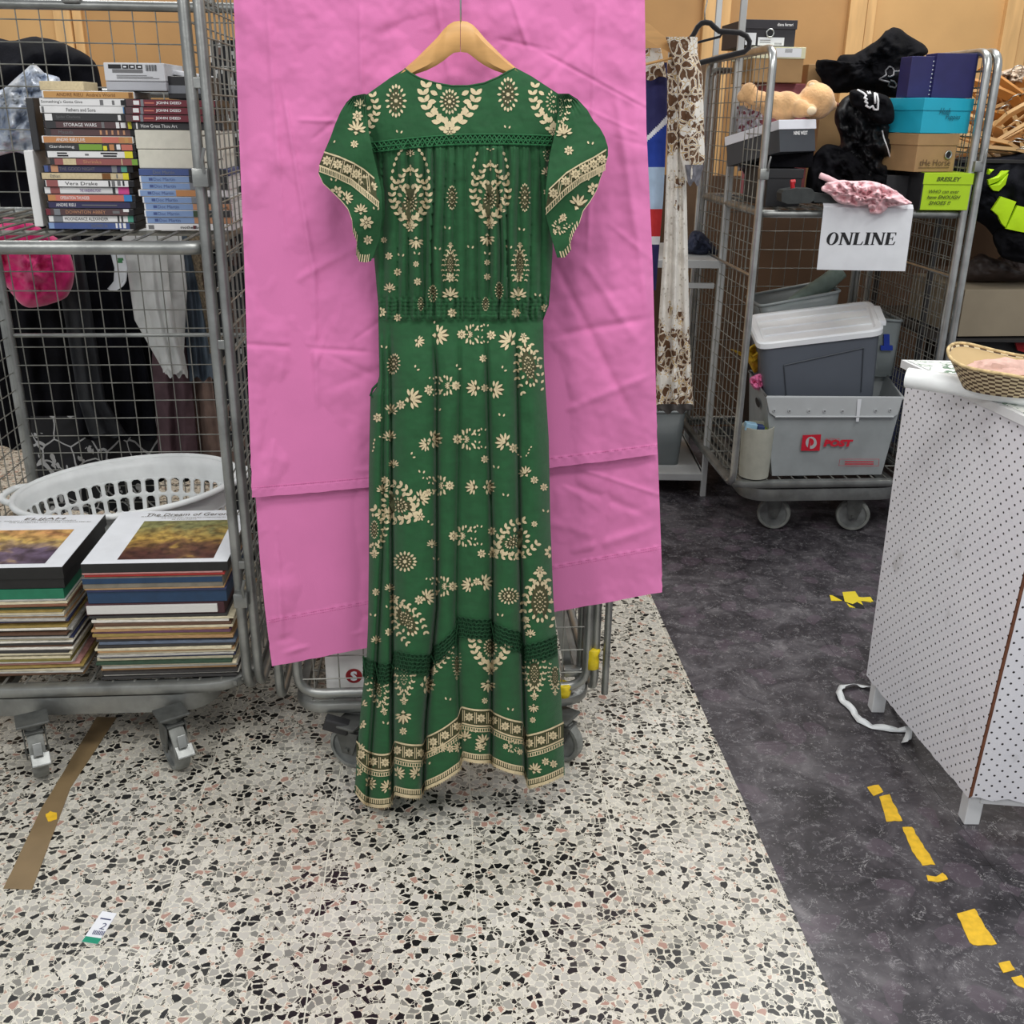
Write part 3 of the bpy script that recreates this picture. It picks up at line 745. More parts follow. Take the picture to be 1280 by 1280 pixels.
def M_flower(r, n=7):
    o = [([(r*.5*math.cos(t), r*.5*math.sin(t)) for t in [2*PI*k/8 for k in range(8)]], 2)]
    for k in range(n): o.append((petal(r*.22*math.cos(2*PI*k/n), r*.22*math.sin(2*PI*k/n), 2*PI*k/n, r*.8, r*.5), 1))
    o.append(([(r*.2*math.cos(t), r*.2*math.sin(t)) for t in [2*PI*k/6 for k in range(6)]], 1))
    return o
def M_lotus(r):      # opens upward (-y)
    o = [([(0, r*.55), (r*.6, 0), (r*.35, -r*.6), (0, -r*.8), (-r*.35, -r*.6), (-r*.6, 0)], 2)]
    for a, l in ((-90, 1.05), (-60, 1.0), (-120, 1.0), (-30, .95), (-150, .95), (-2, .8), (-178, .8)):
        t = math.radians(a); o.append((petal(.3*r*math.cos(t), r*.25+.3*r*math.sin(t), t, r*l*.8, r*.27), 1))
    for a in (-75, -105, -45, -135): t = math.radians(a); o.append((petal(0, r*.25, t, r*.55, r*.14), 1))
    o.append((petal(0, r*.25, -PI/2, r*.6, r*.18), 2)); o.append((petal(-r*.25, r*.5, PI, -r*.5, r*.25), 1))
    o.append((petal(0, r*.4, PI/2, r*.35, r*.25), 1))
    return o
def M_dots(r): return [(petal(-r*.5, 0, -PI/2-.4, r, r*.6), 1), (petal(r*.5, r*.2, -PI/2+.5, r, r*.6), 1)]
def xf(sh, dx, dy, a=0, s_=1):
    ca, sa = math.cos(a)*s_, math.sin(a)*s_
    return [([(dx+ca*x-sa*y, dy+sa*x+ca*y) for x, y in p], m) for p, m in sh]
def M_vase(w_, h_):   # point at the bottom
    o = [([(0, h_*.34), (w_*.2, h_*.1), (w_*.27, -h_*.12), (w_*.16, -h_*.38), (-w_*.16, -h_*.38), (-w_*.27, -h_*.12), (-w_*.2, h_*.1)], 2)]
    for k in range(14):
        t = 2*PI*k/14; x, y = w_*.25*math.cos(t), -h_*.1+h_*.27*math.sin(t); o.append((petal(x, y, math.atan2(y+h_*.1, x), w_*.16, w_*.1), 1))
    o += xf(M_medal(w_*.36, h_*.40), 0, -h_*.10)
    for s_ in (-1, 1):
        for k in range(8):
            t = k/7; x = s_*w_*.5*math.sin(t*PI*.62+.1)*(1 if t < .8 else .93); y = h_*.40-h_*.88*t**1.05
            dx = s_*math.cos(t*PI*.62+.1); a = math.atan2(-1, dx*.7)
            o.append((petal(x, y, a-.7, w_*.165, w_*.095), 1)); o.append((petal(x, y, a+.7, w_*.165, w_*.095), 1))
        for k in range(6):
            t = k/5; o.append((petal(s_*w_*(.06+.27*t), h_*(.36-.4*t), -PI/2+s_*.4, w_*.07, w_*.045), 1))
        for k in range(3): o.append((petal(s_*w_*.1*(k+1)*.7, h_*(.24-.05*k), -PI/2+s_*.9, w_*.14, w_*.07), 1))
    o += xf(M_flower(w_*.12, 6), 0, h_*.44); o += [(petal(0, h_*.36, -PI/2, h_*.12, w_*.08), 1)]
    return o
def M_tall(w_, h_):   # tall crest with arching dots above
    o = xf(M_vase(w_*.95, h_*.55), 0, h_*.2)
    for s_ in (-1, 1):
        for k in range(9):
            t = k/8; o.append((petal(s_*w_*.5*math.cos(t*1.35)*(1 if t > .1 else .96), h_*(-.02-.46*math.sin(t*1.5)), -PI/2-s_*t*.8, w_*.12, w_*.08), 1))
        for k in range(5):
            t = k/4; x = s_*w_*.25*math.sin(.3+t*2.4); y = h_*(.05-.25*t)
            o.append((petal(x, y, -PI/2-s_*.6, w_*.16, w_*.085), 1)); o.append((petal(x, y, -PI/2+s_*.8, w_*.14, w_*.08), 1))
    o += xf(M_lotus(w_*.12), 0, -h_*.42); o += [(petal(0, -h_*.25+k*5, -PI/2, 4.5, 2.6), 1) for k in range(3)]
    return o
def M_vdots(r):      # V of small leaves opening to +x
    o = []
    for s_ in (-1, 1):
        for k in range(4): o.append((petal(r*(.2+.42*k), s_*r*(.35+.3*k), s_*(.5+.5*(k % 2)), r*.36, r*.24), 1))
    return o
def M_cluster(r):    # flower, side leaves, V of leaves opening to +x
    o = M_flower(r*.75, 8)+xf(M_lotus(r*.62), r*1.25, 0, PI/2)
    for s_ in (-1, 1):
        for k, (dx, dy, a, l) in enumerate(((.95, .55, 1.9, .75), (1.35, .75, 1.5, .85), (1.0, .95, 2.3, .6), (2.0, .55, .7, .8), (2.35, .95, 1.0, .55), (2.9, 1.15, .6, .5), (1.75, 1.15, 1.4, .5))): o.append((petal(r*dx, s_*r*dy, s_*a, r*l, r*.34), 1))
        for k in range(2): o += xf(M_dots(r*.42), r*(2.9+.9*k), s_*r*(.55+.75*k))
    return o
def stamp(mb, sh, cx, cy, ang, fY, lift=.0012, clip=None, lim=None):
    for p, m in xf(sh, cx, cy, math.radians(ang)):
        mx_ = sum(q[0] for q in p)/len(p); my = sum(q[1] for q in p)/len(p)
        if lim and not lim(mx_, my): continue
        if lim and m == 2 and not all(lim(*q) for q in p): continue
        l = lift if m == 1 else lift*.5
        c_ = P(mx_, my, fY(mx_, my)-l)
        ring = [P(x, y, fY(x, y)-l) for x, y in p]; n = len(ring)
        if m == 2 and max(abs(q[0]-mx_)+abs(q[1]-my) for q in p) > 5:
            rings = [[P(mx_+(x-mx_)*q, my+(y-my)*q, fY(mx_+(x-mx_)*q, my+(y-my)*q)-l) for x, y in p] for q in (.33, .67)]
            vs = [c_]+rings[0]+rings[1]+ring; fs = [(0, k+1, (k+1) % n+1) for k in range(n)]
            for r_ in range(2): fs += [(1+r_*n+k, 1+(r_+1)*n+k, 1+(r_+1)*n+(k+1) % n, 1+r_*n+(k+1) % n) for k in range(n)]
            mb.add(vs, fs, m)
        else: mb.add([c_]+ring, [(0, k+1, (k+1) % n+1) for k in range(n)], m)
# bodice and skirt grids
def dress_grid(v0, v1, nv, nc, fv=None):
    g = []
    for i in range(nv+1):
        v = lerp(v0, v1, i/nv); row = []
        xl, xr = dedge(v)
        for j in range(nc+1):
            s_ = j/nc; x = lerp(xl, xr, s_); y = v
            if v > 500:
                for _ in range(2): y = v+dropf(x, y)*dw(v)
                if v > 950: y += 1.6*nz(x/7, 3.1)*(v-950)/5
            if v < 124:    # shoulders and scooped back neck
                pass
            if fv: y = fv(x, v, s_, y)
            row.append(P(x, y, Ybody(x, y, v)))
        g.append(row)
    return g
def necktop(x):
    if x < 506: return interp([(456, 120), (488, 97), (506, 86)], x)
    if x > 645: return interp([(645, 85), (664, 95), (699, 118)], x)
    return interp([(506, 86), (512, 91), (525, 98), (545, 104), (565, 107.5), (585, 107.5), (605, 104), (622, 97), (636, 89), (645, 85)], x)
def yoke_grid(off, nr=60, nc=200):
    g = []
    for i in range(nr+1):
        t = i/nr; row = []
        for j in range(nc+1):
            s_ = j/nc; xt = lerp(456, 699, s_); yt = necktop(xt); yb = lerp(187, 178, s_)-6*math.sin(PI*s_)
            y = lerp(yt, yb, t); xb = lerp(*dedge(yb), s_); x = lerp(xt, xb, t)
            row.append((x, y))
        g.append(row)
    return g
inb = lambda v0, v1: (lambda x, y: v0 < y < v1 and dedge(min(y, 955))[0]+1 < x < dedge(min(y, 955))[1]-1)
# yoke
mb = MB(); yg = yoke_grid(0); mb.grid([[P(x, y, Ybody(x, y)-.001) for x, y in r] for r in yg])
lim = lambda x, y: y > necktop(x)+2.5 and y < 180 and 460 < x < 695
for sh, x, y, a in ((M_vase(66, 70), 562, 134, 0), (M_medal(25, 40), 495, 126, 0), (M_medal(25, 42), 635, 118, 0), (M_vase(52, 70), 692, 134, 0), (M_vase(46, 60), 448, 150, 0),
                    (M_dots(4), 499, 166, 0), (M_dots(4), 634, 160, 0)):
    stamp(mb, sh, x, y, a, Ybody, .0022, lim=lim)
yo = build('yoke', mb, mats_d, dr, smooth=True)
# neck binding
mb = MB(); mb.tube([P(x, necktop(x), Ybody(x, necktop(x))-.001) for x in range(506, 646, 3)], .0016, 6)
build('neck_binding', mb, GREEN, yo, smooth=True)
# bodice below the yoke
def fvb(x, v, s_, y):
    top = lerp(187, 178, s_)-6*math.sin(PI*s_)
    return lerp(top, 402, (v-180)/(402-180))
mb = MB(); mb.grid(dress_grid(180, 402, 150, 200, fvb))
lim = inb(186, 404)
for sh, x, y, a in ((M_tall(48, 108), 513, 237, 0), (M_tall(46, 112), 613, 232, 0), (M_lotus(10), 520, 303, 180), (M_lotus(10), 609, 299, 180),
                    (M_medal(14, 32), 565, 247, 0), (M_medal(15, 38), 656, 247, 0), (M_flower(4), 520, 330, 0), (M_flower(5), 522, 352, 0), (M_flower(4), 609, 328, 0), (M_flower(4.5), 609, 346, 0),
                    (M_dots(4), 521, 318, 0), (M_dots(4), 609, 318, 0), (M_vase(19, 48), 563, 326, 180), (M_lotus(11), 563, 368, 0), (M_flower(6), 563, 347, 0), (M_vase(19, 48), 650, 326, 180), (M_lotus(11), 648, 368, 0), (M_flower(6), 648, 347, 0),
                    (M_medal(12, 22), 541, 367, 0), (M_medal(11, 22), 624, 363, 0), (M_dots(4), 559, 286, 0), (M_dots(4), 652, 288, 0), (M_dots(4), 501, 320, 0), (M_dots(4), 547, 312, 0), (M_dots(4), 636, 310, 0), (M_dots(4), 588, 310, 0),
                    (M_flower(6), 565, 391, 0), (M_flower(6), 645, 391, 0), (M_medal(8, 18), 526, 380, 0), (M_medal(9, 18), 607, 380, 0), (M_flower(5), 497, 397, 0), (M_flower(5), 497, 340, 0), (M_lotus(8), 487, 360, 0), (M_flower(5), 486, 320, 0), (M_flower(6), 477, 390, 0),
                    (M_flower(5), 681, 385, 0), (M_lotus(8), 684, 215, 0), (M_dots(4), 672, 370, 0), (M_flower(5), 684, 240, 0), (M_medal(10, 26), 684, 190, 0), (M_flower(5), 476, 250, 0), (M_flower(4), 480, 300, 0)):
    stamp(mb, sh, x, y, a, Ybody, .0016, lim=lim)
bo = build('bodice', mb, mats_d, dr, smooth=True)
# waist shirring cords
mb = MB()
for y in (377, 382, 387, 392, 397):
    mb.tube([P(x, y+1.2*nz(x/6, y), Ybody(x, y)-.0002+.0012*nz(x/3, y)) for x in [lerp(dedge(y)[0]+1, dedge(y)[1]-1, k/150) for k in range(151)]], .0007, 5)
build('waist_shirring', mb, GREEN, bo, smooth=True)
# skirt upper tier
mb = MB(); mb.grid(dress_grid(400, 795, 290, 240))
big = inb(402, 795)
def limS(x, y):
    v = y-dropf(x, y)*dw(y-20); a, b = dedge(min(max(v, 400), 955)); return a+1.5 < x < b-1.5 and v < 775
SK = [(M_lotus(13), 550, 419, 90), (M_lotus(8), 524, 427, 110), (M_cluster(8), 577, 418, 0), (M_flower(6), 614, 419, 0), (M_lotus(14), 635, 425, -60), (M_vase(34, 74), 660, 452, 170), (M_flower(5), 604, 448, 0),
      (M_dots(4), 544, 406, 40), (M_dots(4), 520, 461, 40), (M_dots(4), 629, 462, 40), (M_dots(4), 572, 460, 40), (M_dots(4), 480, 435, 0), (M_medal(16, 26), 492, 455, 10),
      (M_cluster(8), 570, 482, 180), (M_flower(5), 570, 482, 0), (M_lotus(11), 592, 485, -90), (M_lotus(12), 620, 487, 90), (M_flower(5), 606, 485, 0), (M_lotus(14), 516, 498, 75), (M_flower(6), 536, 487, 0), (M_flower(6), 501, 506, 0), (M_lotus(9), 489, 512, 30), (M_dots(4), 547, 513, 0), (M_dots(4), 627, 520, 0),
      (M_flower(6), 472, 522, 0), (M_lotus(9), 487, 545, 0), (M_vdots(9), 470, 545, 60), (M_lotus(12), 543, 549, 80), (M_lotus(9), 531, 556, 250), (M_cluster(8.5), 572, 549, 0), (M_lotus(12), 629, 552, -60), (M_flower(6), 642, 560, 0), (M_flower(5), 606, 574, 0),
      (M_dots(4), 515, 570, 50), (M_dots(4), 527, 591, 0), (M_dots(4), 620, 585, 0), (M_cluster(8), 562, 607, 180), (M_lotus(10), 590, 609, -90), (M_lotus(10), 611, 609, 90), (M_lotus(9), 656, 590, -30), (M_vdots(8), 655, 573, -100), (M_flower(5), 668, 600, 0), (M_flower(5), 481, 600, 60), (M_lotus(8), 478, 612, 0),
      (M_vase(46, 58), 503, 634, -62), (M_lotus(11), 528, 622, 60), (M_flower(5), 535, 616, 0), (M_vase(30, 60), 468, 668, 0), (M_dots(4), 537, 655, 30), (M_dots(4), 632, 620, 0), (M_lotus(7), 492, 580, 0), (M_flower(5), 680, 609, 0), (M_flower(4), 668, 655, 0), (M_dots(4), 682, 640, 0),
      (M_cluster(8.5), 567, 670, 0), (M_flower(5.5), 615, 664, 0), (M_flower(5.5), 602, 692, 0), (M_vase(42, 58), 637, 680, 60), (M_lotus(7), 540, 680, 0), (M_medal(24, 26), 506, 702, 90), (M_flower(8), 688, 690, 0), (M_lotus(8), 486, 640, 0),
      (M_cluster(8), 566, 733, 180), (M_lotus(10), 585, 731, -90), (M_lotus(11), 607, 728, 80), (M_flower(5), 596, 727, 0), (M_medal(20, 24), 636, 745, 90), (M_vase(42, 74), 675, 745, 180), (M_vase(34, 62), 505, 770, 150), (M_lotus(11), 535, 746, 60), (M_flower(6), 524, 750, 0),
      (M_lotus(7), 487, 735, 0), (M_flower(5), 470, 740, 0), (M_flower(5), 486, 790, 0), (M_dots(4), 486, 760, 0), (M_lotus(7), 470, 800, 0), (M_dots(4), 466, 770, 0), (M_flower(4.5), 658, 775, 0), (M_dots(4), 640, 700, 0), (M_lotus(7), 663, 792, 0), (M_dots(4), 545, 700, 0), (M_dots(4), 625, 770, 0)]
for sh, x, y, a in SK: stamp(mb, sh, x, y, a, Ybody, .0018, lim=limS)
sk_ = build('skirt', mb, mats_d, dr, smooth=True)
# side pocket lip
mb = MB(); mb.tube([P(474, 478, 1.955), P(466, 486, 1.95), P(463, 494, 1.95), P(471, 498, 1.94)], .0025, 6); build('pocket_edge', mb, GREEND, sk_, smooth=True)
# gathered bottom tier
def nom(x, v):
    y = v
    for _ in range(2): y = v+dropf(x, y)*dw(v)
    return y
def dress_tier():
    mb = MB(); mb.grid(dress_grid(795, 955, 130, 240)); return mb
mb = dress_tier()
def limT(x, y):
    v = y-dropf(x, y); a, b = dedge(min(v, 955)); return a+1.5 < x < b-1.5 and 796 < v < 945
TI = [(M_vase(30, 54), 547, 818, 15), (M_vase(46, 54), 613, 815, 0), (M_vase(10, 34), 571, 834, 0), (M_lotus(10), 610, 857, 180), (M_flower(4), 606, 876, 0), (M_vase(26, 62), 505, 851, 0), (M_lotus(11), 504, 896, 180), (M_flower(5), 504, 914, 0),
      (M_vase(24, 60), 474, 866, -15), (M_lotus(12), 534, 856, 90), (M_vase(26, 56), 668, 848, 0), (M_lotus(7), 667, 885, 180), (M_flower(4), 666, 900, 0), (M_lotus(8), 452, 880, 0), (M_flower(6), 452, 905, 0), (M_lotus(8), 449, 935, 0), (M_vase(16, 40), 694, 850, 0), (M_dots(4), 560, 875, 0), (M_dots(4), 638, 888, 0), (M_dots(4), 482, 905, 0),
      (M_lotus(9), 499, 966, 60), (M_lotus(9), 519, 966, -60), (M_lotus(9), 463, 979, 60), (M_lotus(9), 483, 983, -60), (M_lotus(9), 581, 920, 0), (M_lotus(10), 603, 926, -40), (M_flower(5), 563, 936, 0), (M_lotus(7), 553, 934, 80), (M_lotus(7), 572, 934, -80), (M_flower(5), 542, 937, 0), (M_cluster(5), 632, 933, 0), (M_lotus(9), 669, 961, 20), (M_flower(5), 682, 952, 0), (M_flower(5), 692, 955, 0), (M_lotus(7), 600, 935, 0), (M_flower(5), 448, 965, 0), (M_dots(4), 534, 955, 0), (M_dots(4), 592, 915, 0), (M_flower(4), 650, 940, 0)]
for sh, x, y, a in TI: stamp(mb, sh, x, y, a, Ybody, .0018, lim=limT)
def band_line(mb, pts_fn, x0, x1, v0, v1, fY, m=1, lift=.002, step=2.0):
    x = x0
    while x < x1:
        xb = min(x+step, x1)
        q = [(x, v0), (xb, v0), (xb, v1), (x, v1)]
        q = [pts_fn(*p) for p in q]; mb.add([P(a, b, fY(a, b)-lift) for a, b in q], [(0, 1, 2, 3)], m); x = xb
fn = lambda x, v: (x, nom(x, v))
XL, XR = 445.5, 704.5
band_line(mb, fn, XL, XR, 889.5, 909.5, Ybody, 2, .0012)
for a, b in ((888, 890.2), (908, 910), (911.2, 912.1), (915.6, 916.4)): band_line(mb, fn, XL, XR, a, b, Ybody, 1, .0022)
x = XL+1
while x < XR-2:
    q = [fn(x, 912), fn(x+1.3, 912), fn(x+1.3, 915.8), fn(x, 915.8)]; mb.add([P(a, b, Ybody(a, b)-.0022) for a, b in q], [(0, 1, 2, 3)], 1); x += 3
x = XL+6
while x < XR-3:
    stamp(mb, M_flower(5.6, 8), *fn(x, 899), 0, Ybody, .0024)
    for dx in (6.6, 8.6):
        q = [fn(x+dx, 892), fn(x+dx+.9, 892), fn(x+dx+.9, 906), fn(x+dx, 906)]; mb.add([P(a, b, Ybody(a, b)-.0022) for a, b in q], [(0, 1, 2, 3)], 1)
    x += 15
# cream scalloped hem edging
band_line(mb, fn, XL-1, XR, 944, 945.6, Ybody, 1, .0022); band_line(mb, fn, XL-1, XR, 951.6, 955.5, Ybody, 1, .0015)
band_line(mb, fn, XL-1, XR, 946, 955, Ybody, 2, .0009)
x = XL
while x < XR:
    q = [fn(x, 945), fn(x+1.4, 945), fn(x+1.4, 950.5), fn(x, 950.5)]; mb.add([P(a, b, Ybody(a, b)-.0022) for a, b in q], [(0, 1, 2, 3)], 1)
    a, b = fn(x, 954); mb.add([P(a, b, Ybody(a, b)-.002), P(a+1.6, b, Ybody(a+1.6, b)-.002), P(a+1.1, b+4+2*nz(x, 0), Ybody(a, b)+.001)], [(0, 1, 2)], 1); x += 2.6
ti = build('hem_tier', mb, mats_d, dr, smooth=True)
# lace bands: strip and crossed threads
def lace(name, par, x0, x1, va, vb, fn, step, dens, mats=GREEND):
    mb = MB(); n = int((x1-x0)/2)
    g = [[P(*(lambda q: (q[0], q[1], Ybody(*q)-.0016))(fn(lerp(x0, x1, j/n), lerp(va, vb, i/6)))) for j in range(n+1)] for i in range(7)]
    mb.grid(g)
    x = x0
    def pp(x, v): a, b = fn(x, v); return P(a, b, Ybody(a, b)-.0042)
    while x < x1-step:
        mb.tube([pp(x, va+1), pp(x+step, vb-1)], .0011, 4); mb.tube([pp(x, vb-1), pp(x+step, va+1)], .0011, 4); x += step
    for v in ([va, vb] if dens < 2 else [lerp(va, vb, k/dens) for k in range(dens+1)]):
        mb.tube([pp(lerp(x0, x1, k/120), v+(.8*math.sin(k*1.9) if dens > 1 else 0)) for k in range(121)], .0014, 5)
    build(name, mb, mats, par, smooth=.8)
LACED = mat('dark_green_openwork', (14, 58, 30), .9)
fy_ = lambda x, t: (x, (lambda s_: lerp(187, 178, s_)-6*math.sin(PI*s_))((x-459)/232)+t)
mb = MB(); n = 115
mb.grid([[P(*(lambda q: (q[0], q[1], Ybody(*q)-.0022))(fy_(lerp(462, 690, j/n), t))) for j in range(n+1)] for t in (-8, -4, 0, 4)]); ys = build('lace_backing', mb, mat('lace_gap_dark', (22, 62, 34), .9), yo, smooth=True)
mb = MB(); x = 462
def pq(x, t): a, b = fy_(x, t); return P(a, b, Ybody(a, b)-.0046)
while x < 686:
    mb.tube([pq(x, -7), pq(x+6, 3)], .0012, 4); mb.tube([pq(x, 3), pq(x+6, -7)], .0012, 4); x += 6
for t in (-8, -1.5, 4): mb.tube([pq(lerp(462, 690, k/120), t) for k in range(121)], .0015, 5)
build('lace_trim', mb, mat('green_lace_thread', (24, 92, 50), .8), yo, smooth=.8)
lace('lace_trim', ti, XL+8, XR-8, 776, 800, fn, 5.0, 5)
# far side of the garment
mb = MB(); g = []
for i in range(61):
    v = lerp(125, 948, i/60); row = []
    for j in range(41):
        xl, xr = dedge(v); x = lerp(xl+1, xr-1, j/40); y = nom(x, v) if v > 500 else v
        Yb = interp([(80, 1.985), (390, 1.975), (1000, 1.965)], y); s_ = j/40
        e = abs(2*s_-1)**6; row.append(P(x, y, lerp(Yb+.006*math.sin(x/9), Ybody(x, y, v), e)))
    g.append(row)
mb.grid(g, flip=True); build('front_side', mb, GREEN, dr, smooth=True)
# sleeves
def bez(tab, t):
    n = len(tab)-1; k = min(int(t*n), n-1); f = t*n-k
    return (lerp(tab[k][0], tab[k+1][0], f), lerp(tab[k][1], tab[k+1][1], f))
SLO = [(441, 120), (433, 128), (426, 139), (419, 155), (413, 172), (406, 188), (400, 204), (398, 217)]
SLI = [(456, 117), (459, 140), (461, 165), (466, 190), (472, 215), (477, 240), (478, 270), (474, 300)]
SLH = [(398, 217), (404, 230), (416, 241), (427, 252), (435, 262), (440, 276), (441, 290), (446, 302), (445, 318), (449, 327), (458, 328), (464, 326), (474, 300)]
SRO = [(711, 117), (722, 124), (734, 137), (742, 151), (750, 160), (756, 171), (760, 184), (760, 195)]
SRI = [(697, 117), (697, 140), (694, 165), (688, 190), (685, 215), (682, 240), (682, 268), (690, 292)]
SRH = [(760, 195), (757, 206), (751, 222), (746, 238), (738, 252), (729, 264), (724, 280), (717, 292), (713, 304), (714, 312), (706, 322), (696, 322), (690, 292)]
def sleeve(side):
    O, I, Hh = (SLO, SLI, SLH) if side < 0 else (SRO, SRI, SRH)
    def fY(px, py):
        d = abs(px-575)/185
        f = .006*math.sin((px*.5+py*.6)/9+side)*sstep(130, 230, py)
        Y = 1.925-.022*math.sin(PI*max(0, min(1, (py-115)/215)))+.03*sstep(.72, 1.0, d)+f+.0012*fbm(px/9, py/9, 2, 2)
        return Y
    mb = MB(); g = []; NR, NC = 70, 46
    def mp(t, s_):
        a = bez(O, t); b = bez(I, t); x, y = lerp(a[0], b[0], s_), lerp(a[1], b[1], s_)
        h = bez(Hh, s_); w2 = sstep(0, 1, t)**1.5; ch = (lerp(O[-1][0], I[-1][0], s_), lerp(O[-1][1], I[-1][1], s_))
        return x+(h[0]-ch[0])*w2, y+(h[1]-ch[1])*w2
    for i in range(NR+1):
        row = []
        for j in range(NC+1):
            x, y = mp(i/NR, j/NC); puff = .006*math.exp(-(i/10)**2)*math.sin(j*1.3)
            row.append(P(x, y, fY(x, y)+puff))
        g.append(row)
    mb.grid(g, flip=False)
    def strip(top, bot, m, lift):
        n = 40
        for k in range(n):
            a, b, c, d = bez(top, k/n), bez(top, (k+1)/n), bez(bot, (k+1)/n), bez(bot, k/n)
            mb.add([P(x, y, fY(x, y)-lift) for x, y in (a, b, c, d)], [(0, 1, 2, 3)], m)
    if side < 0: T_, B_ = [(405, 189), (424, 195), (442, 203), (455, 211), (468, 222)], [(399, 208), (420, 216), (439, 225), (455, 238), (474, 254)]
    else: T_, B_ = [(758, 186), (742, 196), (726, 204), (708, 215), (686, 236)], [(757, 206), (742, 214), (726, 222), (706, 238), (682, 262)]
    off = lambda L, d: [(x, y+d) for x, y in L]
    strip(off(T_, 2), off(B_, -2), 2, .001); strip(T_, off(T_, 2.2), 1, .002); strip(off(B_, -2.2), B_, 1, .002); strip(off(B_, 5.5), off(B_, 6.8), 1, .002)
    for k in range(34):
        a = bez(B_, (k+.5)/34); mb.add([P(x, y, fY(x, y)-.002) for x, y in ((a[0]-.6, a[1]), (a[0]+.7, a[1]), (a[0]+.7, a[1]+6), (a[0]-.6, a[1]+6))], [(0, 1, 2, 3)], 1)
    for k in range(6):
        a, b = bez(T_, (k+.5)/6), bez(B_, (k+.5)/6); stamp(mb, M_flower(6.3, 8), (a[0]+b[0])/2, (a[1]+b[1])/2, 0, fY, .0022)
        if k < 5:
            for dd in (-1.2, 1.2):
                a, b = bez(T_, (k+1)/6), bez(B_, (k+1)/6); mb.add([P(x, y, fY(x, y)-.002) for x, y in ((a[0]+dd-.4, a[1]+3), (a[0]+dd+.5, a[1]+3), (b[0]+dd+.5, b[1]-3), (b[0]+dd-.4, b[1]-3))], [(0, 1, 2, 3)], 1)
    if side < 0: LS = [(M_lotus(12), 446, 160, 10), (M_flower(7), 447, 145, 0), (M_lotus(8), 450, 130, 0), (M_flower(5), 443, 180, 0), (M_dots(4), 415, 178, 0), (M_lotus(9), 434, 247, 70), (M_flower(8), 421, 240, 0), (M_flower(9), 458, 278, 0), (M_lotus(9), 451, 262, 0), (M_flower(6), 460, 300, 0), (M_dots(4), 417, 226, 0), (M_dots(4), 470, 262, 0)]
    else: LS = [(M_lotus(11), 705, 165, -10), (M_vase(24, 60), 700, 140, 0), (M_flower(6), 711, 188, 0), (M_dots(4), 738, 180, 0), (M_lotus(13), 724, 254, 30), (M_flower(8), 742, 236, 0), (M_cluster(6), 692, 290, -40), (M_flower(5), 704, 272, 0), (M_dots(4), 733, 225, 0), (M_flower(6), 750, 215, 0)]
    poly = O+Hh+I[::-1]
    def inside(x, y):
        c = False; n = len(poly)
        for i in range(n):
            (x1, y1), (x2, y2) = poly[i], poly[i-1]
            if (y1 > y) != (y2 > y) and x < (x2-x1)*(y-y1)/(y2-y1)+x1: c = not c
        return c
    def lim2(x, y): return inside(x-2.5, y) and inside(x+2.5, y) and inside(x, y-2.5) and inside(x, y+2.5)
    for sh, x, y, a in LS: stamp(mb, sh, x, y, a, fY, .0018, lim=lim2)
    # cream edging along the hem
    for k in range(70):
        if side < 0 and k/70 > .86 or side > 0 and k/70 > .86: continue
        if k/70 < .5: w2 = 1.3
        else: w2 = 6
        a, b = mp(1, k/70), mp(1, (k+1)/70); c, d = mp(1-w2*.008, (k+1)/70), mp(1-w2*.008, k/70)
        if k % 2 == 0 or w2 < 2: mb.add([P(x, y, fY(x, y)-.0018) for x, y in (a, b, c, d)], [(0, 1, 2, 3)], 1)
    s2 = build('sleeve', mb, mats_d, dr, smooth=True)
    mb = MB(); mb.grid([[p+Vector((0, .02+.02*min(1, i/20), 0)) for p in r[::2]] for i, r in enumerate(g[::2])], flip=True); build('sleeve_lining', mb, GREEN, s2, smooth=True)
sleeve(-1); sleeve(1)
# ------------------------------------------------------------------ contents of the left cage
CASEK = mat('clear_black_case', (30, 30, 33), .3)
def col(name, c): return mat('print_'+name, c, .4, 0, .03)
SHZ = 1.205
# each disc case: left px, right px, spine colour, title, (title start, title width), title colour, extra blocks, look
def disc(i, z, t, xl, wd, spine, title, tx, tw, tcol, blocks, label, group, Y=2.30, case=CASEK, bold=.0, shear=0):
    y_im = None
    p = Vector((xl, Y, z))
    jit = rnd.uniform(-.004, .004); R = Matrix.Translation(p+Vector((0, jit, 0))) @ Matrix.Rotation(YAW+rnd.uniform(-.02, .02), 4, 'Z')
    mb = MB(); mb.box((.095, .0675, t/2), (.19, .135, t*.97), R, 0, .0016)
    o = build('disc_case', mb, case, None, label=label, cat='disc case', group=group)
    mb = MB(); ux = R.to_3x3() @ Vector((1, 0, 0)); og = R @ Vector((0, 0, 0))
    mats = [spine, tcol]
    rect(mb, og, ux, ZZ, .004, .001, wd, t-.0012, 0, .0006)
    if title: put_text(mb, title, og+ux*tx+ZZ*(t*.27), ux, ZZ, w=tw, h=t*.46, mi=1, lift=.0012, bold=bold, shear=shear)
    for (a, b, c_, z0, z1) in blocks:
        if c_ not in mats: mats.append(c_)
        rect(mb, og, ux, ZZ, a, t*z0, b, t*z1, mats.index(c_), .0010)
    build('printed_spine', mb, mats, o)
    return o
W_ = col('white', (226, 226, 226)); GO = col('gold', (192, 146, 88)); DK = col('charcoal', (52, 52, 54)); BR = col('plum_brown', (84, 62, 64)); NV = col('navy', (52, 50, 84)); CR = col('cream', (226, 224, 216))
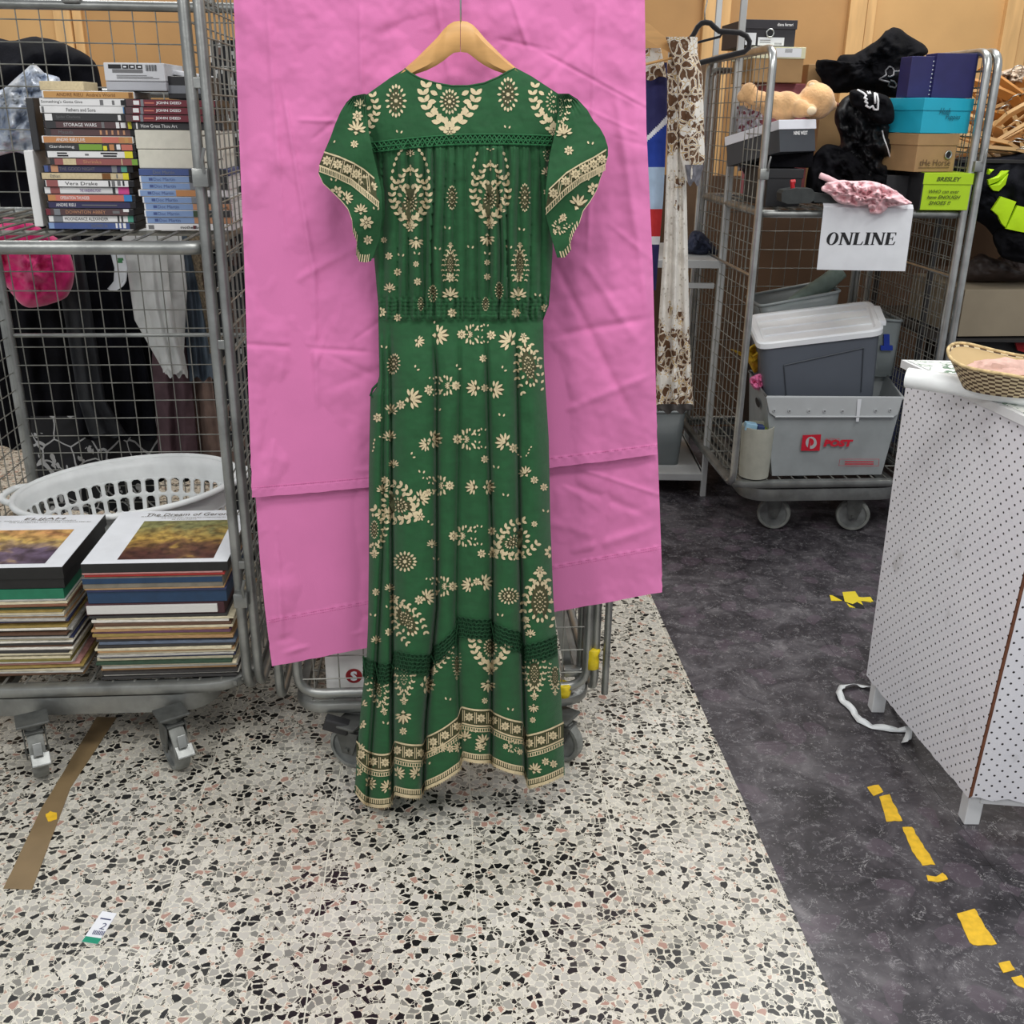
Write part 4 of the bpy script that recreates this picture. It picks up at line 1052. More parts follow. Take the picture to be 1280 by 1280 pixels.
YE = col('yellow', (224, 214, 50)); BL_ = col('sky', (60, 128, 190)); PK = col('magenta', (214, 78, 146)); SA = col('salmon', (196, 112, 96)); GR = col('leaf', (120, 160, 60)); OR = col('orange', (188, 132, 84)); ST = col('slate', (120, 124, 130)); RB_ = col('steelblue', (70, 88, 140)); RD = col('maroon', (112, 40, 52)); SK_ = col('tan', (190, 140, 105)); LB_ = col('paleblue', (128, 154, 196)); TL = col('teal', (80, 150, 130)); RO = col('rose', (146, 86, 84))
TB, TW = INK, col('text_white', (235, 235, 235)); TG = INKG; TO = col('text_brown', (120, 78, 34)); TP = col('text_purple', (110, 60, 140))
EX = [(.150, .158, TG, .2, .8), (.163, .170, TG, .2, .8)]
D = [ # top to bottom: px of left end, spine, title, start, width, colour, blocks, case, label
 (51.5, GO, "ANDRE RIEU  Andre's World", .03, .12, TO, [(.178, .186, TO, .15, .85)], W_, 'disc case with gold spine on top of the left disc pile'),
 (48, W_, "Something's Gotta Give", .004, .085, TB, [(.125, .132, TG, .15, .85), (.15, .155, TG, .2, .8), (.168, .176, TB, .15, .85)], W_, 'white disc case directly under the gold-spined topmost one'),
 (49, W_, 'Fathers and Sons', .055, .06, TB, [(.004, .009, TG, .1, .9), (.172, .184, BL_, .08, .92)], W_, 'white disc case with small blue square at its right end'),
 (53, DK, 'Spider Charlotte', .028, .05, TG, [(.005, .020, W_, .05, .95), (.155, .161, W_, .15, .85), (.173, .180, TO, .15, .85)], CASEK, 'charcoal disc case with white square at the left end of its spine'),
 (53.5, BR, 'STORAGE WARS', .042, .068, TW, [(.005, .026, DK, .02, .98), (.12, .126, TG, .1, .9), (.15, .157, W_, .1, .9), (.160, .170, W_, .15, .85), (.175, .186, YE, .05, .95)], CASEK, 'plum disc case with white capitals and yellow end square'),
 (54, BR, 'Masada', .03, .03, TG, [(.005, .014, DK, 0, 1)]+[(.115+.012*k, .119+.012*k, SK_, .2, .8) for k in range(5)], CASEK, 'plum disc case with a row of small tan marks'),
 (51.5, OR, 'ANDRE RIEU LIVE', .03, .06, TW, [(.125, .16, SA, .1, .9), (.172, .18, GO, .1, .9)], W_, 'orange disc case in the middle of the left pile'),
 (55, DK, 'Gardening', .01, .052, TW, [(.072, .12, GR, .1, .9), (.122, .13, YE, .1, .7), (.135, .145, OR, .1, .9), (.15, .158, W_, .2, .9), (.16, .183, SA, .1, .9)], CASEK, 'disc case with a bright green leafy patch on its spine'),
 (56, W_, '', 0, 0, TB, [(.024, .047, TB, .2, .42), (.024, .045, TB, .55, .75), (.082, .09, TG, .35, .6), (.115, .15, TB, .55, .78), (.12, .148, TB, .2, .42), (.165, .182, YE, .05, .95)], CASEK, 'white disc case with black block lettering and yellow end square'),
 (61.5, RO, 'Shrinks', .07, .038, SK_, [(.002, .01, DK, .1, .9), (.028, .055, CR, .08, .92), (.15, .152, CR, .1, .9), (.172, .184, GR, .1, .9)], CASEK, 'rose disc case set further right than its neighbours'),
 (51.5, NV, 'THE GOOD NIGHT', .035, .075, TG, [(.004, .012, RB_, .05, .95), (.018, .033, SK_, .05, .95), (.145, .156, ST, .05, .95), (.165, .177, TL, .1, .9)], CASEK, 'navy disc case with teal square near its right end'),
 (48.5, CR, 'Ethan', .022, .02, TG, [(.13, .148, TO, .1, .9), (.16, .163, TG, .2, .8), (.174, .186, YE, .05, .95)], CASEK, 'cream disc case with a small brown picture and yellow end square'),
 (54.5, W_, 'Vera Drake', .045, .068, TB, [(.006, .030, RO, .05, .95), (.136, .14, TB, .1, .9), (.143, .15, TG, .1, .9), (.155, .162, TG, .2, .9), (.166, .170, TB, .2, .9)], CASEK, 'white disc case titled in plain dark letters below the cream one'),
 (52, W_, 'THE VANISHING POINT', .078, .045, TP, [(.016, .036, RO, .05, .95), (.147, .153, DK, .1, .9), (.159, .182, PK, 0, 1)], CASEK, 'white disc case with a magenta block at its right end'),
 (58, SA, 'OPERATION THUNDER', .03, .062, TW, [(.004, .02, OR, .1, .9), (.165, .182, BL_, .05, .95)], CASEK, 'salmon disc case with blue disc mark at the right end'),
 (58, NV, 'ANDRE RIEU', .02, .042, TW, [(.075, .15, TG, .4, .55)], CASEK, 'navy disc case with thin pale title under the salmon one'),
 (56, BR, 'DOWNTON ABBEY', .045, .085, SK_, [(.003, .012, RD, .05, .95), (.02, .033, ST, .05, .95), (.145, .16, TG, .3, .7), (.168, .18, W_, .55, .95)], CASEK, 'brown disc case with red left tip, third from the shelf'),
 (58, W_, 'MOONDANCE ALEXANDER', .038, .092, TB, [(.014, .034, ST, .05, .95), (.15, .154, DK, .1, .9), (.158, .162, DK, .1, .9), (.172, .184, TL, .05, .95)], CASEK, 'white disc case with spaced capitals, second from the shelf'),
 (57.5, RB_, 'SNOWED IN', .095, .035, TG, [(.005, .016, LB_, .1, .9), (.148, .152, W_, .2, .9), (.156, .16, W_, .2, .9), (.164, .17, W_, .2, .9)], CASEK, 'steel-blue disc case lying on the shelf under the left pile')]
n = len(D); zb = P(60, 287, 2.30).z; zt = P(60, 113, 2.30).z; th = (zt-SHZ)/n
for i, (xl, sp, ti_, tx, tw, tc, bl, cs, lb) in enumerate(D):
    z = SHZ+th*(n-1-i)
    x = P(xl, 115+i*9.1, 2.30).x
    disc(i, z, th, x, .178 if cs is CASEK else .188, sp, ti_, tx, tw, tc, bl, lb, 'disc cases in the left pile', case=cs)
# right pile
XR0 = P(179, 250, 2.305).x
D2 = [('JD', 176), ('JD', 177), ('JD', 178), ('HG', 176)]
zr = SHZ; k8 = 9; t8 = .0143
lbls = ['white disc case at the foot of the right disc pile'] + ['pale blue disc case just above the white bottom one, peach patch at right', 'pale blue disc case with dark green patch, second above the white one', 'pale blue disc case with peach patch under the all-grey one', 'pale blue disc case with plain grey right half, mid right pile', 'pale blue disc case jutting left with a broad orange patch', 'pale blue disc case right above the jutting one', 'pale blue disc case second below the cream blocks', 'deeper blue disc case directly under the cream blocks']
for i in range(9):
    z = zr+i*t8; x = XR0+(.0 if i != 5 else -.006)+rnd.uniform(-.001, .001)
    if i == 0: disc(i, z, t8, x, .188, W_, 'mother&son', .075, .052, TB, [(.006, .018, TG, .2, .8), (.102, .108, RD, .25, .75)], lbls[i], 'disc cases in the right pile', case=W_, bold=.01)
    else:
        cc = {1: SK_, 2: col('darkgreen', (56, 74, 50)), 3: SK_, 4: ST, 5: OR, 6: ST, 7: DK, 8: DK}[i]
        bl = [(.02, .028, RB_, .3, .7), (.105 if i != 5 else .08, .14, cc, .05, .95), (.14, .188, {1: SK_, 2: DK, 3: SK_, 5: W_}.get(i, DK), .05, .95)]
        disc(i, z, t8, x, .188, LB_ if i < 8 else RB_, 'Doc Martin', .03, .045, RB_ if i < 8 else ST, bl, lbls[i], 'disc cases in the right pile', case=W_ if i < 8 else RB_)
zr += 9*t8
CREAMB = mat('cream_card_block', (214, 212, 198), .8, 0, .04, 60)
for k, lb in enumerate(('lower of two plain cream card boxes in the right disc pile', 'upper of two plain cream card boxes in the right disc pile')):
    mb = MB(); R = Matrix.Translation((XR0+.001-.002*k, 2.302, zr)) @ Matrix.Rotation(YAW, 4, 'Z'); mb.box((.09, .07, .0195), (.18, .14, .0385), R, 0, .002)
    o = build('card_box', mb, CREAMB, None, label=lb, cat='box', group='cream boxes in the right disc pile'); zr += .0392
    mb = MB(); og = R @ Vector((0, 0, 0)); ux = R.to_3x3() @ Vector((1, 0, 0))
    mb.box((.09, .07, .0005), (.178, .138, .0006), R, 0); build('lid_seam', mb, INKG, o)
nm = ['deep red disc case with white capitals at the top of the right pile', 'deep red disc case with white capitals, middle one of three alike', 'deep red disc case with white capitals, lowest one of three alike', 'black disc case resting on the cream boxes']
for i in (3, 2, 1, 0):
    if i == 3: disc(i, zr, .0148, XR0-.006, .188, DK, 'How Great Thou Art', .02, .075, TW, [(.010, .013, W_, .1, .9)], nm[3], 'disc cases in the right pile')
    else: disc(i, zr, .0150, XR0-.014-.002*i, .188, RD, 'JOHN DEED', .066, .052, TW, [(.004, .018, BR, .05, .95), (.019, .031, W_, .25, .8), (.034, .040, ST, .05, .95), (.042, .062, SA, .42, .6)], nm[i], 'disc cases in the right pile', bold=.02)
    zr += .0150
# grey appliance box on top of both piles, dark box beside it
ztop = SHZ+th*n
mb, R, w_, h_, d_ = boxobj('', '', '', 132, 207, 78, 106, 2.31, .14, None, rest=max(ztop, zr)+.020, yaw=YAW-.05)
mb0 = MB(); mb0.box((w_/2, .075, .0095), (w_, .15, .018), Matrix.Translation((R.translation.x, 2.312, max(ztop, zr)+.001)) @ Matrix.Rotation(YAW-.05, 4, 'Z'), 0, .002)
build('slip_case', mb0, mat('light_grey_card', (176, 178, 184), .6), None, label='plain light grey case lying under the printed white carton', cat='case')
o = build('small_carton', mb, mat('pale_grey_carton', (204, 206, 210), .6), None, label='small white carton with barcode and black panels on top of the discs', cat='box')
mb = MB(); og = R @ Vector((0, 0, 0)); ux = R.to_3x3() @ Vector((1, 0, 0)); H_ = h_
rect(mb, og, ux, ZZ, w_*.08, H_*.68, w_*.29, H_*.90, 0, .001)
for a in (.31, .42, .54): rect(mb, og, ux, ZZ, w_*a, H_*.68, w_*(a+.10), H_*.90, 0, .001)
rect(mb, og, ux, ZZ, w_*.14, H_*.46, w_*.64, H_*.64, 2, .001)
for k in range(13): rect(mb, og, ux, ZZ, w_*(.69+.015*k), H_*.56, w_*(.69+.015*k+(.009 if k % 3 else .004)), H_*.90, 0, .001)
for k in range(3): rect(mb, og, ux, ZZ, w_*.2, H_*(.14+.08*k), w_*(.9-.1*k), H_*(.17+.08*k), 2, .001)
for a in (.33, .45, .57): rect(mb, og, ux, ZZ, w_*a, H_*.74, w_*(a+.05), H_*.82, 1, .0016)
build('printed_label', mb, [INK, PAPER, INKG], o)
mb, R, w_, h_, d_ = boxobj('', '', '', 210, 262, 95, 116, 2.33, .13, None, rest=zr+.001)
o = build('dark_case', mb, mat('dark_case', (34, 34, 37), .4), None, label='black case with grey band right of the printed white carton', cat='case')
mb = MB(); rect(mb, R @ Vector((0, 0, 0)), R.to_3x3() @ Vector((1, 0, 0)), ZZ, 0, h_*.25, w_, h_*.6, 0, .001); build('grey_band', mb, ST, o)
mb = MB(); T = Matrix.Translation((R.translation.x+.005, 2.36, R.translation.z+h_+.002)); mb.box((.03, .05, .006), (.075, .08, .010), T @ Matrix.Rotation(.15, 4, 'Y'), 0, .002)
build('folded_leaflet', mb, PAPER, None, label='white folded leaflet on the black case beside the cage post', cat='leaflet')
# cream box and upright cases at the left of the pile
mb, R, w_, h_, d_ = boxobj('', '', '', 50, 104, 101, 114, 2.36, .10, None, rest=ztop+.001)
build('cream_box', mb, CR, None, label='shallow cream box on the gold-spined case', cat='box')
mb, R, w_, h_, d_ = boxobj('', '', '', 41, 50, 122, 188, 2.34, .13, None)
z_mid = R.translation.z
build('upright_case', mb, DK, None, label='dark disc case standing upright left of the disc pile', cat='disc case')
mb, R, w_, h_, d_ = boxobj('', '', '', 44, 55, 188, 287, 2.33, .14, None, rest=SHZ+.001)
mb2 = MB(); mb2.box((w_/2, .07, (z_mid-SHZ)/2), (w_, .14, z_mid-SHZ-.002), R, 0, .002)
build('upright_case', mb2, W_, None, label='white case standing upright on the shelf left of the disc pile', cat='disc case')
# ---- record stacks on the deck
DZ = .2045
def lp(x, y, z, t, spine, label, group, w_=.312, d_=.312, yaw=0, parent=None, sag=0):
    R = Matrix.Translation((x, y, z)) @ Matrix.Rotation(YAW+yaw, 4, 'Z')
    mb = MB(); mb.box((w_/2, d_/2, t/2), (w_, d_, t), R, 0, min(.0008, t*.2))
    return build('record_sleeve' if t < .008 else 'record_box', mb, spine, None, label=label, cat='record', group=group), R
PALC = [('cream', (206, 196, 168)), ('tan', (168, 132, 92)), ('brown', (92, 66, 50)), ('charcoal', (50, 48, 48)), ('slate blue', (92, 104, 122)), ('pale grey', (176, 174, 168)), ('plum', (98, 64, 84)), ('olive', (120, 112, 58)), ('rust', (132, 88, 66)), ('dark green', (48, 72, 56)), ('dusty pink', (176, 128, 124)), ('white', (222, 218, 208)), ('navy', (44, 50, 84)), ('mustard', (150, 128, 70))]
LPM = {k: mat('sleeve_'+k.replace(' ', '_'), c, .6, 0, .25, 60, stretch=(1, 1, 20)) for k, c in PALC}
def stack(x, y, seq, side, grp):
    z = DZ; prev = None; used = set()
    for i, (cn, t) in enumerate(seq):
        jx = rnd.uniform(-.007, .007)+(.016 if i < 7 and side == 'left' else 0); jy = rnd.uniform(-.008, .004)
        up = seq[i+1][0] if i+1 < len(seq) else 'box'
        dn = seq[i-1][0] if i else None
        lb = ('%s record sleeve in the %s record stack between %s above and %s below' % (cn, side, up, dn)) if dn else '%s record sleeve lying on the deck under the %s stack' % (cn, side)
        lp(x+jx, y+jy, z, t*.93, LPM[cn], lb, grp, yaw=rnd.uniform(-.02, .02)); z += t
    return z
def seqr(n, seed):
    r = random.Random(seed); out = []; last = None; pairs = set()
    names = [k for k, c in PALC]; wts = [5, 5, 5, 3, 1.2, 5, .7, 1.5, 1.2, 1.2, 1.2, 3.5, .8, .5]
    while len(out) < n:
        c = r.choices(names, wts)[0]
        if c == last: continue
        if len(out) > 1 and (out[-2][0], out[-1][0], c) in pairs: continue
        if len(out) > 1: pairs.add((out[-2][0], out[-1][0], c))
        out.append((c, r.uniform(.0034, .0062))); last = c
    return out
XL_ = P(75, 713, 2.08).x-.32; YL_ = 2.075
sq = seqr(37, 3); tot = sum(t for _, t in sq); zt_ = P(40, 756, YL_).z; sq = [(c, t*(zt_-DZ)/tot) for c, t in sq]
z = stack(XL_, YL_, sq, 'left', 'record sleeves in the left stack')
GRB = mat('green_record_box', (30, 112, 82), .5, 0, .08, 40); BKB = mat('black_record_box', (26, 26, 26), .5, 0, .2, 40); BLB = mat('blue_record_box', (30, 58, 88), .5, 0, .1, 40); GYB = mat('tan_record_box', (118, 112, 100), .6, 0, .15, 40); MRB = mat('maroon_record_box', (62, 30, 36), .5); WSB = mat('grey_page_edges', (206, 204, 200), .8, 0, .06, 80, stretch=(1, 1, 30)); RDB = mat('red_record_sleeve', (196, 62, 58), .5)
zB = P(75, 713, YL_).z-.002
hs = (zB-z-.004)/3.1
LBL = 'boxed records on the left stack'
lp(XL_+.004, YL_-.002, z+.001, .004, LPM['pale grey'], 'pale grey record sleeve directly under the green record box', LBL); z += .005
o, R = lp(XL_+.0, YL_, z, hs*.95, GRB, 'green record box second below the landscape-covered box', LBL); z += hs
o, R = lp(XL_+.004, YL_+.002, z, hs*.97, BKB, 'worn black record box between green box and landscape-covered box', LBL); z += hs
def art(name, c1, c2, c3, c4, sc, th1):
    m, N, L, b = nodes(name, c1, .35)
    tc = N.new('ShaderNodeTexCoord'); sx = N.new('ShaderNodeSeparateXYZ'); L.new(tc.outputs['Object'], sx.inputs[0])
    n = N.new('ShaderNodeTexNoise'); n.inputs['Scale'].default_value = sc; n.inputs['Detail'].default_value = 8; n.inputs['Distortion'].default_value = 1.2
    L.new(tc.outputs['Object'], n.inputs[0])
    f = mth(N, L, 'ADD', mth(N, L, 'MULTIPLY', sx.outputs[1], 3.6), mth(N, L, 'MULTIPLY', mth(N, L, 'SUBTRACT', n.outputs[0], .5), 1.1))
    r = ramp(N, [(.05, c1), (.22, c2), (th1, c3), (.75, c4)], 'LINEAR'); L.new(f, r.inputs[0])
    n2 = N.new('ShaderNodeTexNoise'); n2.inputs['Scale'].default_value = sc*4; n2.inputs['Detail'].default_value = 6; L.new(tc.outputs['Object'], n2.inputs[0])
    r2 = ramp(N, [(.35, (120, 110, 110)), (.62, (255, 255, 255))], 'LINEAR'); L.new(n2.outputs[0], r2.inputs[0])
    L.new(mixc(N, L, .8, r.outputs[0], r2.outputs[0], 'MULTIPLY'), b.inputs['Base Color']); return m
def cover(o, R, w_, d_, t, artm, ax0, ax1, ay0, ay1, title, tx, tw, th_, sub):
    base = R @ Vector((0, 0, t)); T = Matrix.Translation(base) @ R.to_3x3().to_4x4()
    mb = MB(); mb.box((w_/2, d_/2, .0004), (w_-.002, d_-.002, .0008), T); cv = build('cover_sheet', mb, PAPER, o)
    mb = MB(); mb.add([(ax0, ay0, 0), (ax1, ay0, 0), (ax1, ay1, 0), (ax0, ay1, 0)], [(0, 1, 2, 3)])
    me = bpy.data.meshes.new('landscape_print'); me.from_pydata([(x-ax0, y-ay0, z) for x, y, z in mb.v], [], mb.f); me.materials.append(artm)
    a = bpy.data.objects.new('landscape_print', me); C.objects.link(a); a.parent = cv; a.location = (T @ Vector((ax0, ay0, .0012)))-wloc(cv); a.rotation_euler = (0, 0, YAW)
    mb = MB(); ux = T.to_3x3() @ Vector((1, 0, 0)); uy = T.to_3x3() @ Vector((0, 1, 0))
    put_text(mb, title, T @ Vector((tx, d_*.90-th_*.3, .0012)), ux, uy, w=tw, h=th_, mi=0, shear=.15)
    for k, (s_, a0, a1) in enumerate(sub): put_text(mb, s_, T @ Vector((a0, d_*.868-.011*k, .0012)), ux, uy, w=a1-a0, h=.0055, mi=0)
    build('title_text', mb, [mat('sepia_ink', (96, 88, 78), .6)], cv)
ART1 = art('stormy_landscape', (92, 78, 100), (120, 104, 130), (224, 190, 110), (230, 170, 110), 9, .42)
ART2 = art('golden_landscape', (96, 58, 50), (128, 90, 62), (206, 168, 84), (150, 150, 96), 11, .38)
o, R = lp(XL_, YL_-.004, z, hs*1.1, BKB, 'record box with a stormy landscape cover on top of left stack', LBL, w_=.32, d_=.325)
cover(o, R, .32, .325, hs*1.1, ART1, .0, .275, .02, .225, 'ELIJAH', .13, .10, .018, [('MENDELSSOHN   SOPRANO CONTRALTO TENOR BASS CHORUS', .02, .26), ('THE ORCHESTRA AND CHOIR CONDUCTED BY', .1, .30)])
# right stack
XR_ = P(101, 706, 2.085).x; YR_ = 2.085
sq = seqr(24, 11); tot = sum(t for _, t in sq); zt_ = P(150, 774, YR_).z; sq = [(c, t*(zt_-DZ)/tot) for c, t in sq]
z = stack(XR_+.008, YR_, sq, 'right', 'record sleeves in the right stack')
zT = P(101, 705, YR_).z; u = (zT-z)/68.0; LBR = 'boxed records on the right stack'
def rb(h_, m, lb, dx=0, **k):
    global z
    o, R = lp(XR_+dx, YR_+rnd.uniform(-.004, .004), z, h_*u*.97, m, lb, LBR, **k); z += h_*u; return o, R
rb(3, LPM['charcoal'], 'thin charcoal sleeve under the maroon book-like record box')
o, R = rb(15, MRB, 'maroon record box with grey page edges showing', -.006)
mb = MB(); mb.box((.15, -.0015, 15*u*.5), (.294, .006, 15*u*.68), R, 0, .001); build('page_edges', mb, WSB, o)
rb(15, BLB, 'plain dark blue record box above the maroon one', .002)
rb(3, LPM['navy'], 'thin navy sleeve between the two blue record boxes', .004)
rb(2, LPM['tan'], 'thin tan sleeve under the blue and tan record box')
o, R = rb(13, GYB, 'record box with blue upper and tan lower spine', -.002)
mb = MB(); mb.box((.156, -.0002, 13*u*.7), (.311, .003, 13*u*.5), R, 0, .0006); build('blue_spine_band', mb, BLB, o)
rb(4, RDB, 'bright red record sleeve below the golden landscape box', .002)
rb(2, LPM['dusty pink'], 'warped thin dusty pink sleeve on the bright red one')
h_ = 11*u; o, R = lp(XR_, YR_-.002, z, h_, BKB, 'record box with a golden landscape cover on top of right stack', LBR, w_=.325, d_=.325)
cover(o, R, .325, .325, h_, ART2, .075, .29, .02, .255, 'The Dream of Gerontius', .07, .235, .020, [('ELGAR     MEZZO SOPRANO', .06, .16), ('THE CHOIR AND ORCHESTRA CONDUCTED BY', .11, .27), ('IN TWO PARTS', .14, .2)])
# ---- oval laundry basket behind the stacks
def basket():
    cx, cy = P(152, 620, 2.60).x, 2.635; zr_, zb_ = .486, .222
    o = thing('laundry_basket', 'white oval plastic laundry basket with slotted sides behind the records', 'basket', (cx, cy, zb_))
    A, B_ = .300, .190; A0, B0 = .245, .150; tilt = -.05
    def pt(a, t, out=0):
        ra, rb_ = lerp(A0, A, t**.8)+out, lerp(B0, B_, t**.8)+out
        x = ra*math.cos(a); return Vector((cx+x, cy+rb_*math.sin(a), lerp(zb_, zr_, t)+.03*t*(x/A)+.018*t*math.sin(a)))
    mb = MB(); NA = 46; rows = [(.0, .06), (.08, .26), (.30, .48), (.52, .70)]; 
    ts = [0, .06, .26, .48, .70, 1.0]
    def quad(a0, a1, t0, t1): mb.add([pt(a0, t0), pt(a1, t0), pt(a1, t1), pt(a0, t1)], [(0, 1, 2, 3)])
    for k in range(NA):
        a0, a1 = 2*PI*k/NA, 2*PI*(k+1)/NA; am = (a0+a1)/2
        quad(a0, a1, 0, .05); quad(a0, a1, .80, .90); quad(a0, a1, .90, 1)
        for (t0, t1) in ((.05, .24), (.24, .43), (.43, .62), (.62, .80)):
            h = (a1-a0)*.37; tm = (t0+t1)/2; th_ = (t1-t0)*.43
            inner = [(am+h*math.cos(q)*(1), tm+(th_-.04)*(1 if math.sin(q) > 0 else -1)*(abs(math.sin(q)) > .3)+.04*math.sin(q)) for q in [PI/8+PI/4*j for j in range(8)]]
            outer = [(a1, tm+.3*(t1-t0)), (a1-h*.2, t1), (a0+h*.2, t1), (a0, tm+.3*(t1-t0)), (a0, tm-.3*(t1-t0)), (a0+h*.2, t0), (a1-h*.2, t0), (a1, tm-.3*(t1-t0))]
            vs = [pt(*q) for q in inner]+[pt(*q) for q in outer]
            mb.add(vs, [(j, 8+j, 8+(j+1) % 8, (j+1) % 8) for j in range(8)])
            mb.add([pt(a1, tm+.3*(t1-t0)), pt(a1, t1), pt(a1-h*.2, t1)], [(0, 1, 2)]); mb.add([pt(a0, tm+.3*(t1-t0)), pt(a0+h*.2, t1), pt(a0, t1)], [(0, 1, 2)])
            mb.add([pt(a1, tm-.3*(t1-t0)), pt(a1-h*.2, t0), pt(a1, t0)], [(0, 1, 2)]); mb.add([pt(a0, tm-.3*(t1-t0)), pt(a0, t0), pt(a0+h*.2, t0)], [(0, 1, 2)])
    w = build('slotted_wall', mb, WHITEP, o, smooth=.6, weld=True); md = w.modifiers.new('s', 'SOLIDIFY'); md.thickness = .003
    mb = MB(); mb.tube([pt(2*PI*k/60, 1.0, .006) for k in range(60)], .009, 8, closed=True)
    build('rim', mb, WHITEP, o, smooth=True)
    mb = MB(); mb.add([pt(2*PI*k/40, .0) for k in range(40)], [tuple(range(40))]); build('base', mb, WHITEP, o)
    for s_ in (0, PI):
        mb = MB(); pts = [pt(s_-.28, 1.0, .008), pt(s_-.2, 1.0, .032)+ZZ*.004, pt(s_, 1.0, .042)+ZZ*.006, pt(s_+.2, 1.0, .032)+ZZ*.004, pt(s_+.28, 1.0, .008)]
        mb.tube(rounded_path(pts, .03, 4), .009, 8); build('handle', mb, WHITEP, o, smooth=True)
basket()
# ------------------------------------------------------------------ cloth helpers
def garment(name, label, cat, Lp, Rp, Y, mats, amp=.012, folds=4, thick=.02, matfn=None, nr=60, nc=44, seed=0, group=None, ns=1.0, parent=None, tilt=0):
    y0 = Lp[0][0]; y1 = Lp[-1][0]; fg = []; bg = []
    for i in range(nr+1):
        y = lerp(y0, y1, i/nr); r1 = []; r2 = []
        for j in range(nc+1):
            s_ = j/nc; x = lerp(interp(Lp, y), interp(Rp, y), s_)
            e = math.sqrt(max(0, 1-(2*s_-1)**2)); ff = amp*math.sin(s_*folds*2*PI+seed+1.6*nz(s_*2, i/nr*1.5, seed))*min(1, .25+i/nr*1.2)
            ff += amp*.7*ns*fbm(x/18, y/26, seed, 3)
            yy = y+(3*math.sin(s_*folds*2*PI+seed) if i == nr else 0)
            r1.append(P(x, yy, Y-thick*e+ff*e)); r2.append(P(x, yy, Y+thick*e+ff*e*.5))
        fg.append(r1); bg.append(r2)
    mb = MB(); f = None
    if matfn: f = lambda i, j: matfn(lerp(interp(Lp, lerp(y0, y1, (i+.5)/nr)), interp(Rp, lerp(y0, y1, (i+.5)/nr)), (j+.5)/nc), lerp(y0, y1, (i+.5)/nr), (j+.5)/nc)
    mb.grid(fg, matfn=f); mb.grid(bg, flip=True, matfn=f)
    return build(name, mb, mats, parent, smooth=True, label=label, cat=cat, group=group, weld=True)
def blob(name, label, cat, poly, Y, depth, mats, seed=0, amp=.01, rings=22, sc=25, jt=2.2, parent=None, group=None, centre=None, front_only=False, matfn=None, p_=.42, sub=6):
    pts = []
    n = len(poly)
    for i in range(n):      # catmull-rom through the outline
        p0, p1, p2, p3 = (Vector(poly[(i+k) % n]) for k in (-1, 0, 1, 2))
        for k in range(sub):
            t = k/sub; pts.append(Vector((jt*nz(p1.x/7+t, p1.y/7, seed), jt*nz(p1.y/7, p1.x/7+t, seed+2)))+.5*((2*p1)+(-p0+p2)*t+(2*p0-5*p1+4*p2-p3)*t*t+(-p0+3*p1-3*p2+p3)*t**3))
    c_ = Vector(centre) if centre else sum(pts, Vector((0, 0)))/len(pts); m = len(pts); fr, bk = [], []
    for r in range(rings+1):
        q = 1-r/rings; a, b = [], []
        for p in pts+[pts[0]]:
            x, y = c_+(p-c_)*q; e = (1-q**2)**p_
            wx, wy = x/sc+.6*nz(x/sc, y/sc, seed+9), y/sc+.6*nz(y/sc, x/sc, seed+4)
            rg = 1-abs(nz(wx*.9+wy*.35, wy*.5-wx*.2, seed))*3; rg2 = 1-abs(nz(wx*1.9, wy*1.3, seed+3))*3
            d = depth*e+amp*e*(1.1*fbm(x/sc, y/sc, seed, 4)+.32*rg+.16*rg2)
            a.append(P(x, y, Y-d)); b.append(P(x, y, Y+d*.8))
        fr.append(a); bk.append(b)
    mb = MB(); f = (lambda i, j: matfn(*(c_+(pts[j % m]-c_)*(1-(i+.5)/rings)))) if matfn else None
    mb.grid(fr, matfn=f, flip=True)
    if not front_only: mb.grid(bk, matfn=f)
    return build(name, mb, mats, parent, smooth=True, label=label, cat=cat, group=group, weld=True)
# ------------------------------------------------------------------ clothes rail behind the left cage
YB = 3.22
rl = thing('clothes_rail', 'steel clothes rail behind the left cage carrying dark coats', 'rail', (-1.5, 3.45, 0))
for nm_, pts in (('top_rail', [(-1.9, 3.45, 1.50), (-.62, 3.45, 1.50)]), ('upright', [(-.66, 3.45, .02), (-.66, 3.45, 1.50)]), ('upright', [(-1.88, 3.45, .02), (-1.88, 3.45, 1.50)]), ('foot', [(-.66, 3.2, .02), (-.66, 3.7, .02)]), ('foot', [(-1.88, 3.2, .02), (-1.88, 3.7, .02)])):
    mb = MB(); mb.tube(pts, .014, 10); build(nm_, mb, STEEL, rl, smooth=.7)
GC = 'clothes on the rail behind the left cage'
DKN = mat('navy_black_cloth', (16, 17, 24), .95, 0, .4, 12, .4, 160, spec=.2); CHA = mat('charcoal_cloth', (40, 42, 46), .9, 0, .3, 14, .4, 260)
WHC = mat('white_shirt_cloth', (214, 216, 214), .8, 0, .05, 20, .2, 300); DEN = mat('grey_blue_cloth', (92, 106, 120), .85, 0, .15, 24, .2, 300); MAU = mat('mauve_cloth', (92, 70, 76), .9, 0, .2, 16, .3, 260); TAUP = mat('taupe_cloth', (128, 106, 96), .9, 0, .2, 16, .3, 260); FUR = mat('speckled_fur', (126, 112, 92), .95, 0, .5, 120, .8, 200); HPK = mat('hot_pink_fleece', (206, 34, 110), .9, 0, .08, 20, .3, 300, sheen=.3)
blob('black_coat', 'puffy black coat hanging highest, behind the upper mesh at left', 'coat', [(-30, 70), (20, 50), (50, 46), (90, 58), (118, 78), (128, 110), (134, 200), (120, 300), (40, 330), (-30, 300)], 3.30, .10, DKN, 1, .05, sc=40, group=GC)
